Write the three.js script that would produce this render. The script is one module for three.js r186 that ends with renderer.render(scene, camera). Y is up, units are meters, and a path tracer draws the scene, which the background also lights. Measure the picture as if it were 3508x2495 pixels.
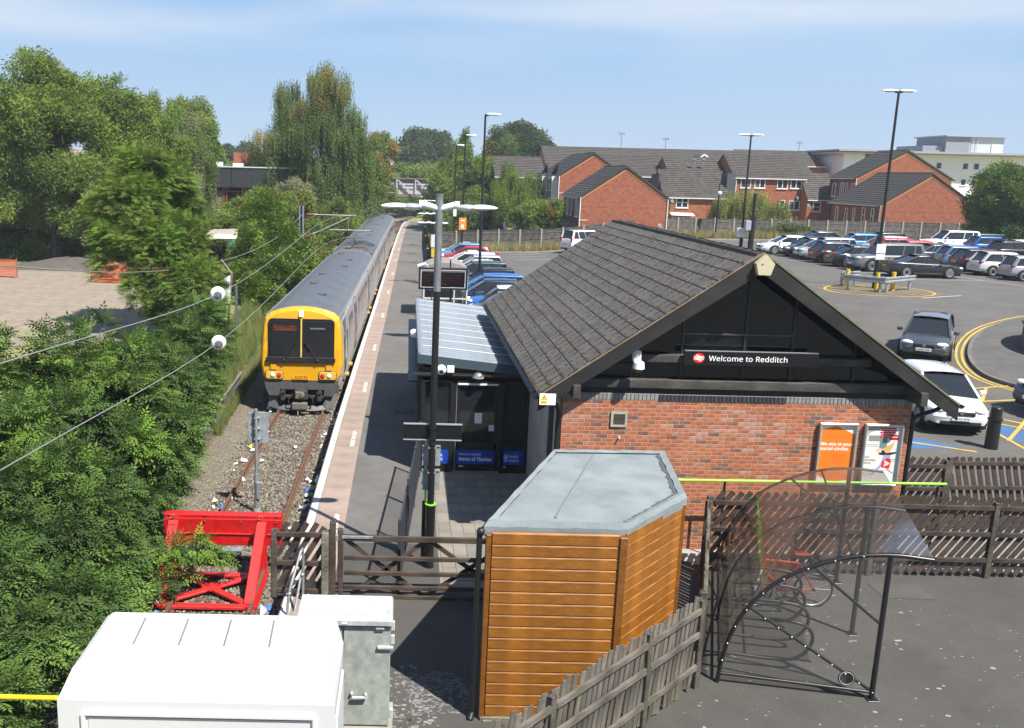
import * as THREE from 'three';
import { mergeGeometries } from 'three/addons/utils/BufferGeometryUtils.js';

// ---------- camera, sky, sun, exposure ----------
const scene = new THREE.Scene();
const camera = new THREE.PerspectiveCamera(43.85, 1024 / 728, 0.1, 4000);
camera.position.set(0, 7.1, 0);
camera.rotation.set(-0.19913, -0.0058, 0.02407, 'YXZ');
camera.setViewOffset(3508, 2495, 350, 31.5, 3508, 2495);
scene.add(camera);

const renderer = new THREE.WebGLRenderer({ antialias: true });
renderer.setSize(1024, 728);
renderer.toneMapping = THREE.LinearToneMapping;
renderer.toneMappingExposure = 1.9;
renderer.shadowMap.enabled = true;
renderer.shadowMap.type = THREE.PCFSoftShadowMap;

const SUN_DIR = new THREE.Vector3(0.369, 0.829, 0.419).normalize();
const sun = new THREE.DirectionalLight(new THREE.Color().setRGB(1.0, 0.955, 0.87), 5);
sun.position.copy(SUN_DIR).multiplyScalar(160).add(new THREE.Vector3(5, 0, -50));
sun.target.position.set(5, 0, -50);
sun.castShadow = true;
sun.shadow.mapSize.set(4096, 4096);
Object.assign(sun.shadow.camera, { left: -110, right: 110, top: 110, bottom: -110, near: 1, far: 400 });
scene.add(sun, sun.target);

// ---------- small tools ----------
function RNG(a) { return () => { a |= 0; a = a + 0x6D2B79F5 | 0; let t = Math.imul(a ^ a >>> 15, 1 | a); t = t + Math.imul(t ^ t >>> 7, 61 | t) ^ t; return ((t ^ t >>> 14) >>> 0) / 4294967296; }; }
const V = (x, y, z) => new THREE.Vector3(x, y, z);
const lerp = (a, b, t) => a + (b - a) * t;
const clamp = (x, a = 0, b = 1) => Math.min(b, Math.max(a, x));
const sstep = (a, b, x) => { const t = clamp((x - a) / (b - a)); return t * t * (3 - 2 * t); };
function interp(tab, x) { if (x <= tab[0][0]) return tab[0][1]; for (let i = 1; i < tab.length; i++) if (x <= tab[i][0]) { const [a, b] = tab[i - 1], [c, d] = tab[i]; return lerp(b, d, (x - a) / (c - a)); } return tab[tab.length - 1][1]; }
function hash2(x, y, s) { let h = Math.imul(x, 374761393) + Math.imul(y, 668265263) + Math.imul(s, 1274126177) | 0; h = Math.imul(h ^ h >>> 13, 1274126177); return ((h ^ h >>> 16) >>> 0) / 4294967296; }
function vnoise(x, y, p, s) { // tileable value noise, period p
  const xi = Math.floor(x), yi = Math.floor(y), fx = x - xi, fy = y - yi, u = fx * fx * (3 - 2 * fx), v = fy * fy * (3 - 2 * fy);
  const m = k => ((k % p) + p) % p;
  return lerp(lerp(hash2(m(xi), m(yi), s), hash2(m(xi + 1), m(yi), s), u), lerp(hash2(m(xi), m(yi + 1), s), hash2(m(xi + 1), m(yi + 1), s), u), v);
}
function fbm(u, v, p, o, s) { let a = .5, r = 0, n = 0; for (let i = 0; i < o; i++) { r += a * vnoise(u * p, v * p, p, s + i); n += a; a *= .5; p *= 2; } return r / n; }
function tex(n, metres, fn, srgb = true) { // square tile of n pixels that is `metres` wide; fn gives 0..1 values
  const d = new Uint8Array(n * n * 4);
  for (let j = 0; j < n; j++) for (let i = 0; i < n; i++) { const c = fn(i / n, j / n), k = (j * n + i) * 4; for (let q = 0; q < 3; q++) d[k + q] = clamp(c[q] ?? c[0]) * 255; d[k + 3] = 255; }
  const t = new THREE.DataTexture(d, n, n); t.wrapS = t.wrapT = THREE.RepeatWrapping; t.magFilter = THREE.LinearFilter; t.minFilter = THREE.LinearMipmapLinearFilter; t.generateMipmaps = true;
  if (srgb) t.colorSpace = THREE.SRGBColorSpace; t.repeat.set(1 / metres, 1 / metres); t.needsUpdate = true; return t;
}
const lin2s = x => x <= .0031308 ? x * 12.92 : 1.055 * Math.pow(x, 1 / 2.4) - .055;
function mat(rgb, rough = .8, o = {}) { const m = new THREE.MeshStandardMaterial({ roughness: rough, metalness: 0, side: THREE.DoubleSide, ...o }); m.color.setRGB(...rgb); return m; }
function canvasTex(w, h, draw) { const c = document.createElement('canvas'); c.width = w; c.height = h; const g = c.getContext('2d'); draw(g, w, h); const t = new THREE.CanvasTexture(c); t.colorSpace = THREE.SRGBColorSpace; t.anisotropy = 4; return t; }
// geometry
function fin(g) { if (g.index) g = g.toNonIndexed(); if (!g.attributes.normal) g.computeVertexNormals(); if (!g.attributes.uv) g.setAttribute('uv', new THREE.BufferAttribute(new Float32Array(g.attributes.position.count * 2), 2)); for (const k of Object.keys(g.attributes)) if (!['position', 'normal', 'uv'].includes(k)) g.deleteAttribute(k); return g; }
function uvBox(g) { g = fin(g); const p = g.attributes.position, n = g.attributes.normal, u = g.attributes.uv; for (let i = 0; i < p.count; i++) { const a = Math.abs(n.getX(i)), b = Math.abs(n.getY(i)), c = Math.abs(n.getZ(i)); if (b >= a && b >= c) u.setXY(i, p.getX(i), p.getZ(i)); else if (a >= c) u.setXY(i, p.getZ(i), p.getY(i)); else u.setXY(i, p.getX(i), p.getY(i)); } return g; }
function M_(list) { list = list.flat(Infinity).map(fin); return list.length === 1 ? list[0] : mergeGeometries(list); }
const box = (w, h, d, x = 0, y = 0, z = 0) => uvBox(new THREE.BoxGeometry(w, h, d).translate(x, y, z));
// box between two corners
const bx = (x0, y0, z0, x1, y1, z1) => box(Math.abs(x1 - x0), Math.abs(y1 - y0), Math.abs(z1 - z0), (x0 + x1) / 2, (y0 + y1) / 2, (z0 + z1) / 2);
function tris(pos) { const g = new THREE.BufferGeometry(); g.setAttribute('position', new THREE.Float32BufferAttribute(pos.flat(2), 3)); g.computeVertexNormals(); return uvBox(g); }
const quad = (a, b, c, d) => [a, b, c, a, c, d];
function cbox(w, h, d, c = .006, x = 0, y = 0, z = 0) { // box with chamfered edges, 44 triangles
  const H = [w / 2, h / 2, d / 2]; c = Math.min(c, H[0] * .9, H[1] * .9, H[2] * .9);
  const pt = (s, a) => { const v = [0, 1, 2].map(i => s[i] * (i === a ? H[i] : H[i] - c)); return v; };
  const P = []; const add = (...vs) => { // outward orientation
    const m = [0, 1, 2].map(i => vs.reduce((q, v) => q + v[i], 0)); const e1 = [0, 1, 2].map(i => vs[1][i] - vs[0][i]), e2 = [0, 1, 2].map(i => vs[2][i] - vs[0][i]);
    const n = [e1[1] * e2[2] - e1[2] * e2[1], e1[2] * e2[0] - e1[0] * e2[2], e1[0] * e2[1] - e1[1] * e2[0]];
    if (n[0] * m[0] + n[1] * m[1] + n[2] * m[2] < 0) vs.reverse(); for (let i = 2; i < vs.length; i++) P.push(vs[0], vs[i - 1], vs[i]); };
  const S = [-1, 1];
  for (let a = 0; a < 3; a++) { const b = (a + 1) % 3, e = (a + 2) % 3; for (const s of S) { const q = [[-1, -1], [1, -1], [1, 1], [-1, 1]].map(([i, j]) => { const t = []; t[a] = s; t[b] = i; t[e] = j; return pt(t, a); }); add(...q); } 
    for (const i of S) for (const j of S) { const t0 = [], t1 = []; t0[a] = -1; t1[a] = 1; t0[b] = t1[b] = i; t0[e] = t1[e] = j; add(pt(t0, b), pt(t1, b), pt(t1, e), pt(t0, e)); } }
  for (const i of S) for (const j of S) for (const k of S) add(pt([i, j, k], 0), pt([i, j, k], 1), pt([i, j, k], 2));
  const g = tris(P); return uvBox(g.translate(x, y, z));
}
function orient(g, p, q, up) { // geometry along +z of length 1..: maps local z to q-p
  const d = q.clone().sub(p), L = d.length(); d.normalize(); const u = up ? up.clone() : (Math.abs(d.y) > .95 ? V(1, 0, 0) : V(0, 1, 0)); const x = u.clone().cross(d).normalize(), y = d.clone().cross(x);
  return g.applyMatrix4(new THREE.Matrix4().makeBasis(x, y, d).setPosition(p.clone().add(q).multiplyScalar(.5)));
}
const bar = (p, q, w, h, up) => orient(uvLong(box(w, h, p.distanceTo(q))), p, q, up);
const cbar = (p, q, w, h, c = .006, up) => orient(uvLong(cbox(w, h, p.distanceTo(q), c)), p, q, up);
function uvLong(g) { const p = g.attributes.position, u = g.attributes.uv; for (let i = 0; i < p.count; i++) u.setXY(i, p.getZ(i), p.getX(i) + p.getY(i)); return g; } // u runs along the length
function rod(p, q, r, r2 = r, n = 8) { const L = p.distanceTo(q); const g = new THREE.CylinderGeometry(r2, r, L, n, 1); g.rotateX(Math.PI / 2); return fin(orient(g, p, q)); }
const post = (x, z, y0, y1, r, r2 = r, n = 12) => rod(V(x, y0, z), V(x, y1, z), r, r2, n);
function tube(pts, r, seg = 24, n = 6) { return fin(new THREE.TubeGeometry(new THREE.CatmullRomCurve3(pts), seg, r, n, false)); }
function prism(pts, y0, y1) { // plan polygon [x,z] extruded upward
  const s = new THREE.Shape(pts.map(([x, z]) => new THREE.Vector2(x, -z))); const g = new THREE.ExtrudeGeometry(s, { depth: y1 - y0, bevelEnabled: false }); g.rotateX(-Math.PI / 2); g.translate(0, y0, 0); return uvBox(fin(g)); }
function wallShape(pts, z0, z1) { // elevation polygon [x,y] extruded from z0 to z1
  const g = new THREE.ExtrudeGeometry(new THREE.Shape(pts.map(([x, y]) => new THREE.Vector2(x, y))), { depth: z1 - z0, bevelEnabled: false }); g.translate(0, 0, z0); return uvBox(fin(g)); }
function strip(rows) { // lofted sheet: rows of points
  const P = []; for (let i = 0; i + 1 < rows.length; i++) for (let j = 0; j + 1 < rows[i].length; j++) P.push(...quad(rows[i][j], rows[i][j + 1], rows[i + 1][j + 1], rows[i + 1][j])); return P; }
// objects
const used = {};
const numbered = n => { if (!(n in used)) { used[n] = 0; return n; } used[n]++; return n + '_' + String(used[n]).padStart(3, '0'); };
function shadows(m) { m.castShadow = m.receiveShadow = true; return m; }
function thing(name, label, category, at = [0, 0, 0], turn = 0, group) { const o = new THREE.Group(); o.name = numbered(name); o.position.set(...at); o.rotation.y = turn; o.userData = { label, category }; if (group) o.userData.group = group; scene.add(o); return o; }
function part(parent, name, geos, m, label) { const me = shadows(new THREE.Mesh(Array.isArray(geos) ? M_(geos) : geos, m)); me.name = name; if (label) me.userData.label = label; parent.add(me); return me; }
function solo(name, label, category, geos, m, group) { const me = shadows(new THREE.Mesh(Array.isArray(geos) ? M_(geos) : geos, m)); me.name = numbered(name); me.userData = { label, category }; if (group) me.userData.group = group; scene.add(me); return me; }
function struct(name, geos, m) { const me = shadows(new THREE.Mesh(Array.isArray(geos) ? M_(geos) : geos, m)); me.name = numbered(name); me.userData = { kind: 'structure' }; scene.add(me); return me; }
function copyOf(root, at, turn, label, group) { const r = root.clone(); r.userData = { ...root.userData }; r.name = numbered(root.name.replace(/_\d{3}$/, '')); if (at) r.position.set(...at); if (turn !== undefined) r.rotation.y = turn; if (label) r.userData.label = label; if (group) r.userData.group = group; scene.add(r); return r; }
function cloudOf(parent, name, geo, m, mats, cols) { // many copies of one geometry as one mesh
  const im = shadows(new THREE.InstancedMesh(geo, m, mats.length)); for (let i = 0; i < mats.length; i++) { im.setMatrixAt(i, mats[i]); if (cols) im.setColorAt(i, cols[i]); } im.name = parent === scene ? numbered(name) : name; parent.add(im); return im; }

// ---------- sky (computed; the one that lights the scene) ----------
{
  const W = 1024, H = 512, d = new Float32Array(W * H * 4);
  const grad = [[-.2, [.13, .14, .13]], [0, [.285, .355, .445]], [.05, [.262, .350, .462]], [.12, [.215, .325, .475]], [.22, [.150, .275, .475]], [.35, [.085, .18, .37]], [.6, [.05, .12, .29]], [1, [.036, .088, .23]], [1.6, [.03, .078, .21]]];
  for (let j = 0; j < H; j++) for (let i = 0; i < W; i++) {
    const az = ((i + .5) / W - .5) * Math.PI * 2, el = ((j + .5) / H - .5) * Math.PI; const k = (j * W + i) * 4; let c = [0, 1, 2].map(q => interp(grad.map(g => [g[0], g[1][q]]), el));
    if (el > 0) { // thin high cirrus, stretched along the horizon
      const u = i / W, w = Math.sin(u * 6.283 * 2) * .03; const a = fbm(u * 2 + .13, el * 1.6 + w + .2, 4, 5, 11), b = fbm(u * 4 + w, el * 6 + u * 1.0, 4, 5, 41);
      let q = sstep(.43, .68, a * .62 + b * .38) * .8 * sstep(.05, .17, el); c = c.map((x, m) => lerp(x, [.42, .455, .50][m], q));
      const ca = Math.cos(el) * (Math.cos(az) * SUN_DIR.x + Math.sin(az) * SUN_DIR.z) + Math.sin(el) * SUN_DIR.y; const glow = .35 * Math.pow(Math.max(0, ca), 6); c = c.map(x => x + glow * .2);
    }
    d[k] = c[0]; d[k + 1] = c[1]; d[k + 2] = c[2]; d[k + 3] = 1;
  }
  const t = new THREE.DataTexture(d, W, H, THREE.RGBAFormat, THREE.FloatType); t.mapping = THREE.EquirectangularReflectionMapping; t.magFilter = t.minFilter = THREE.LinearFilter; t.wrapS = THREE.RepeatWrapping; t.needsUpdate = true;
  scene.background = t; scene.environment = t; 
}
scene.fog = new THREE.FogExp2(new THREE.Color().setRGB(.62, .70, .80), 0.00042);

// ---------- shared textures and materials ----------
const grainy = (base, amp, p = 64, s = 1, o = 4) => (u, v) => { const n = 1 + amp * (fbm(u, v, p, o, s) - .5) * 2, b = 1 + amp * .6 * (fbm(u, v, 6, 3, s + 7) - .5) * 2; return base.map(c => lin2s(c * n * b)); };
const T = {};
T.asphalt = tex(1024, 9, (u, v) => { const s = hash2(u * 1024 | 0, v * 1024 | 0, 3), n = fbm(u, v, 8, 5, 5), m = fbm(u, v, 40, 3, 9); let c = .108 * (.72 + .36 * n + .22 * m) * (.86 + .28 * s); if (s > .985) c *= 1.7; return [lin2s(c * 1.04), lin2s(c * .985), lin2s(c * .915)]; });
T.fine = tex(256, 1.2, (u, v) => { const c = .88 + .14 * (fbm(u, v, 16, 4, 2) - .5) * 2 + .06 * (hash2(u * 256 | 0, v * 256 | 0, 8) - .5); return [c]; });
T.fineB = tex(256, 1.2, (u, v) => [fbm(u, v, 16, 4, 2) * .7 + .3 * hash2(u * 256 | 0, v * 256 | 0, 8)], false);
T.speck = tex(512, 2.2, (u, v) => { const s = hash2(u * 512 | 0, v * 512 | 0, 13); const c = .80 + .22 * fbm(u, v, 6, 4, 4) + .16 * (s - .5); return [c]; });
T.wood = tex(512, 1.6, (u, v) => { const w = fbm(u * 2, v * 2, 3, 3, 6) * .12; const g = fbm(u, (v + w) * 1, 4, 2, 9), f = vnoise(u * 14, v * 160, 160, 3), f2 = vnoise(u * 30, v * 300 % 256, 256, 5); const c = .70 + .22 * (f - .5) + .16 * (f2 - .5) + .42 * (g - .3); return [c]; });
T.grass = tex(512, 6, (u, v) => { const n = fbm(u, v, 10, 5, 21), s = hash2(u * 512 | 0, v * 512 | 0, 4); return [lin2s((.13 + .12 * n) * (.7 + .6 * s)), lin2s((.135 + .09 * n) * (.7 + .6 * s)), lin2s((.055 + .03 * n) * (.7 + .6 * s))]; });
const MAT = {
  asphalt: mat([1, 1, 1], .93, { map: T.asphalt, bumpMap: T.fineB, bumpScale: .004 }),
  black: mat([.012, .012, .013], .42), blackMatt: mat([.016, .016, .017], .8),
  galv: mat([.42, .45, .47], .5, { metalness: .5, map: T.fine }), alu: mat([.62, .64, .66], .32, { metalness: .7 }),
  white: mat([.80, .80, .78], .5), whiteLine: mat([.5, .5, .48], .85, { map: T.speck }), yellowLine: mat([.62, .38, .055], .85, { map: T.speck }),
  concrete: mat([.34, .32, .28], .92, { map: T.speck, bumpMap: T.fineB, bumpScale: .003 }),
  glass: mat([.015, .017, .02], .04), glassDark: mat([.008, .009, .01], .05), rubber: mat([.015, .015, .015], .85),
  rust: mat([.15, .075, .045], .9, { map: T.fine }), red: mat([.62, .012, .014], .38, { map: T.fine }),
  grass: mat([1, 1, 1], 1, { map: T.grass }), lime: mat([.22, .70, .03], .5),
};

// ---------- the lie of the land ----------
const EDGE = [[-240, 22], [-200, 10], [-179, 5], [-166, 3], [-155, 1.25], [-141, -.15], [-134, -.45], [-124, -.85], [-108, -1.12], [-88, -1.38], [-66, -1.58], [-51, -1.70], [-35, -1.86], [-25, -1.94], [20, -1.96]];
const edge = z => interp(EDGE, z);                       // platform edge
const trackX = z => edge(z) - 1.58;                      // track centre line
const WALLX = [[-80, -6.6], [-45, -6.4], [-29, -6.0], [-22, -5.6], [-14, -5.3], [10, -5.2]];
const bankX = z => Math.min(interp(WALLX, z), trackX(z) - 2.1);
const rise = (x, z) => 1.3 * sstep(9, 25, x) * sstep(-19, -42, z) + .25 * sstep(4, 9, x) * sstep(-30, -60, z); // the car park climbs to the right
const RAIL = -.915, BED = -1.12;
{
  const zs = []; for (let z = 24; z > -140; z -= 2) zs.push(z); for (let z = -140; z > -320; z -= 8) zs.push(z); for (let z = -320; z > -1000; z -= 60) zs.push(z);
  const off = [0, .02, .4, 1, 2, 3.5, 5, 7, 9, 12, 15, 18, 22, 26, 30, 36, 44, 54, 70, 90, 120, 180, 260, 380, 560, 800];
  const rows = zs.map(z => {
    const r = []; const L = bankX(z), E = edge(z), tr = sstep(-230, -200, z);
    for (let i = off.length - 1; i >= 0; i--) { const x = L - off[i]; const t = off[i]; r.push([x, lerp(0, t < .01 ? BED - .3 : t < .03 ? -.45 : -.45 + .45 * sstep(0, 2.5, t), tr), z]); }
    r.push([L + .5, lerp(0, BED - .25, tr), z], [E - .3, lerp(0, BED - .25, tr), z]);
    for (const t of off) { const x = E + t; r.push([x, t < .01 ? lerp(0, BED - .25, tr) : (t < 4.8 ? -.2 : 0) + rise(x, z) - .05, z]); }
    return r; });
  struct('ground', tris(strip(rows)), MAT.grass);
  // ballast bed
  T.ballast = tex(512, 1.7, (u, v) => { let best = 9, id = 0; const n = 34, X = u * n, Y = v * n; for (let a = -1; a < 2; a++) for (let b = -1; b < 2; b++) { const cx = Math.floor(X) + a, cy = Math.floor(Y) + b, wx = (cx + n) % n, wy = (cy + n) % n; const dx = cx + hash2(wx, wy, 1) - X, dy = cy + hash2(wx, wy, 2) - Y, q = dx * dx + dy * dy; if (q < best) { best = q; id = wx * 91 + wy; } } const h = hash2(id, 3, 5), t = hash2(id, 7, 8); const sh = .62 + .5 * h; const b = .165 * sh * (1 - .45 * sstep(.15, .6, best)); return [lin2s(b * (1.10 + .12 * t)), lin2s(b), lin2s(b * (.80 - .1 * t))]; });
  T.ballastB = tex(512, 1.7, (u, v) => { let best = 9; const n = 34, X = u * n, Y = v * n; for (let a = -1; a < 2; a++) for (let b = -1; b < 2; b++) { const cx = Math.floor(X) + a, cy = Math.floor(Y) + b, wx = (cx + n) % n, wy = (cy + n) % n; const dx = cx + hash2(wx, wy, 1) - X, dy = cy + hash2(wx, wy, 2) - Y; best = Math.min(best, dx * dx + dy * dy); } return [1 - Math.sqrt(best)]; }, false);
  MAT.ballast = mat([1, 1, 1], 1, { map: T.ballast, bumpMap: T.ballastB, bumpScale: .03 });
  const R = RNG(5); const br = []; for (let z = -8; z > -215; z -= (z > -40 ? .5 : 2.5)) { const L = bankX(z) + .03, E = edge(z) - .06; br.push([0, .12, .25, .4, .6, .8, 1].map(t => [lerp(L, E, t), BED + .06 * (R() - .5) + (t < .2 ? .08 : 0), z])); }
  struct('ballast', tris(strip(br)), MAT.ballast);
  const stone = fin(new THREE.IcosahedronGeometry(.034, 0)); const ms = [], cs = [], mm = new THREE.Matrix4(), q = new THREE.Quaternion();
  for (let i = 0; i < 26000; i++) { const z = -13 - 21 * Math.pow(R(), 1.25), x = lerp(bankX(z) + .05, edge(z) - .08, R()); q.setFromEuler(new THREE.Euler(R() * 6, R() * 6, R() * 6)); const s = .5 + R() * .8; mm.compose(V(x, BED + .005 + R() * .03, z), q, V(s * 1.25, s * .8, s)); ms.push(mm.clone()); const c = .07 + .15 * R(); cs.push(new THREE.Color().setRGB(c * 1.12, c, c * (.74 + .12 * R()))); }
  const st = cloudOf(scene, 'ballast_stones', stone, mat([1, 1, 1], .95), ms, cs); st.userData = { kind: 'stuff', label: 'loose grey ballast stones around the track in front of the train', category: 'gravel' };
}
// ---------- track ----------
{
  const t = thing('railway_track', 'rusty single railway track on timber sleepers running under the train to the red buffer stop', 'railway track');
  const prof = [[-.07, 0], [.07, 0], [.07, .012], [.012, .03], [.012, .115], [.034, .125], [.034, .155], [-.034, .155], [-.034, .125], [-.012, .115], [-.012, .03], [-.07, .012]];
  for (const s of [-1, 1]) { const rows = []; for (let z = -14.6; z > -210; z -= (z > -40 ? 1.5 : 4)) rows.push([...prof, prof[0]].map(([a, b]) => [trackX(z) + s * .752 + a, RAIL - .155 + b, z])); part(t, 'rail', tris(strip(rows)), MAT.rust); }
  const sl = cbox(2.5, .12, .25, .015); const wm = mat([.13, .085, .06], .95, { map: T.wood });
  for (let z = -14.9; z > -34; z -= .68) { const m = part(t, 'sleeper', sl, wm); m.position.set(trackX(z), RAIL - .155 - .075, z); m.rotation.y = (hash2(z * 10 | 0, 1, 1) - .5) * .02; }
  const far = []; for (let z = -124; z > -190; z -= .7) far.push(box(2.5, .12, .25).translate(trackX(z), RAIL - .235, z)); const fs = part(t, 'sleepers', far, wm); fs.userData.kind = 'stuff';
}
// ---------- platform ----------
{
  const zs = []; for (let z = -13.2; z > -134; z -= 1.7) zs.push(z); zs.push(-134);
  const R2 = z => interp([[-134, 2.7], [-92, 1.9], [-71, 1.75], [-45, 1.2], [-30, .4], [-29.9, 3.0], [-20, 3.0]], z);
  const sheet = (a, b, y, u = 1) => tris(strip(zs.map(z => [[edge(z) + a, y, z], [edge(z) + b, y, z]])));
  struct('platform', [tris(strip(zs.map(z => [[edge(z) + .03, 0, z], [R2(z) * .5, 0, z], [R2(z) + .02, 0, z], [R2(z) + .02, -.3, z]])))], MAT.asphalt);
  T.facing = tex(256, 1.4, grainy([.06, .055, .05], .5, 20, 3));
  struct('platform_wall', [tris(strip(zs.map(z => [[edge(z), -.09, z], [edge(z) + .05, BED - .3, z]])))], mat([1, 1, 1], .95, { map: T.facing }));
  struct('platform_coping', [tris(strip(zs.map(z => [[edge(z) + .03, -.09, z], [edge(z) - .02, -.09, z], [edge(z) - .02, -.02, z], [edge(z), .004, z], [edge(z) + .17, .004, z]])))], MAT.concrete);
  struct('platform_edge_line', [tris(strip(zs.map(z => [[edge(z) + .012, .009, z], [edge(z) + .155, .009, z]])))], mat([.66, .66, .62], .85, { map: T.speck }));
  // tactile slabs: each one a slab of its own for the near stretch
  T.tact = tex(256, .4, (u, v) => { const a = (u * 6) % 1 - .5, b = (v * 6) % 1 - .5, d = Math.hypot(a, b); const n = fbm(u, v, 8, 3, 4); const c = (.74 + .3 * n) * (d < .3 ? 1.04 : .97); return [c]; });
  const ts = struct('tactile_paving', tris(strip(zs.map(z => [[edge(z) + .17, -.012, z], [edge(z) + .80, -.012, z]]))), mat([.30, .20, .15], .95));
  const pm = [0, 1, 2, 3].map(i => mat([.305 + .014 * i, .235 + .010 * i, .195 + .009 * i], .9, { map: T.speck })); const slab = cbox(.62, .04, .785, .004); let k = 0;
  for (let z = -13.6; z > -133; z -= .8) { if (k > 140) break; const m = part(ts, 'slab', slab, pm[hash2(k, 2, 9) * 4 | 0]); m.position.set(edge(z) + .485, -.008 + .002 * hash2(k, 1, 1), z); m.rotation.y = -Math.atan((edge(z - 1) - edge(z + 1)) / 2) * -1; k++; }
  const far = []; for (let z = -13.6 - k * .8; z > -133; z -= .8) { const g = cbox(.62, .04, .785, .004); g.translate(edge(z) + .485, -.008, z); far.push(g); } if (far.length) { const m = part(ts, 'slabs', far, pm[1]); m.userData.kind = 'stuff'; }
  // worn safety wording and tufts on the slabs
  const word = canvasTex(512, 96, (g, w, h) => { g.clearRect(0, 0, w, h); g.fillStyle = 'rgba(240,235,228,.9)'; g.font = 'bold 76px sans-serif'; g.textBaseline = 'middle'; g.fillText('MIND THE GAP', 6, 52, 500); });
  const wm = mat([.8, .8, .78], .9, { map: word, transparent: true, alphaTest: .3 });
  [-17.3, -23.5, -29.5, -36.5, -45, -54, -64, -74, -85, -97, -109, -121].forEach((z, i) => { const g = new THREE.PlaneGeometry(1.45, .2); g.rotateX(-Math.PI / 2); g.rotateY(Math.PI / 2); g.translate(edge(z) + .6, .0155, z); struct('platform_lettering', g, wm); });
}
// ---------- car park, yard and road ----------
{
  const zs = []; for (let z = -16.9; z >= -89; z -= 2) zs.push(z); const xs = []; for (let x = 3.05; x < 100; x += x < 30 ? 1.5 : 4) xs.push(x);
  const sheet = tris(strip(zs.map(z => xs.map((x, i) => [i ? x : interp([[-90, 1.9], [-71, 1.77], [-45, 1.25], [-31, .5], [-30, 3.05], [-10, 3.05]], z), rise(x, z) + (i ? .008 : -.02), z])))); struct('car_park', sheet, mat([.82, .81, .80], .93, { map: T.asphalt, bumpMap: T.fineB, bumpScale: .004 }));
  struct('yard', tris(strip([24, 10, 0, -5, -9, -13, -16.55].map(z => [-1.8, 1, 3, 6, 9.6, 14, 30].map(x => [x, z < -13.2 && x < -1 ? .0 : .012, z]))  .map((r, i) => i >= 5 ? r.map(p => [Math.max(p[0], -1.7), p[1], p[2]]) : r))), mat([.52, .52, .505], .93, { map: T.asphalt, bumpMap: T.fineB, bumpScale: .004 }));
  struct('footway', [tris(strip([-16.55, -17, -18, -19].map(z => [9.66, 12, 16, 30].map(x => [x, rise(x, z) + .024, z]))))], mat([.24, .235, .22], .95, { map: T.speck }));
  struct('paved_strip', [tris(quad([4.6, .019, -16.56], [16, .019, -16.56], [16, .019, -15.75], [5.7, .019, -15.75]))], mat([.36, .35, .325], .95, { map: T.speck }));
}
function painted(name, pts, w, m, dy = .016) { // a painted line through ground points
  const P = []; for (let i = 0; i + 1 < pts.length; i++) { const [x0, z0] = pts[i], [x1, z1] = pts[i + 1], L = Math.hypot(x1 - x0, z1 - z0), n = Math.max(1, Math.ceil(L / 1.2)), nx = -(z1 - z0) / L * w / 2, nz = (x1 - x0) / L * w / 2; for (let k = 0; k < n; k++) { const at = (t, s) => { const x = lerp(x0, x1, t) + s * nx, z = lerp(z0, z1, t) + s * nz; return [x, rise(x, z) + dy, z]; }; P.push(...quad(at(k / n, -1), at(k / n, 1), at((k + 1) / n, 1), at((k + 1) / n, -1))); } }
  return struct(name, tris(P), m); }

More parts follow.
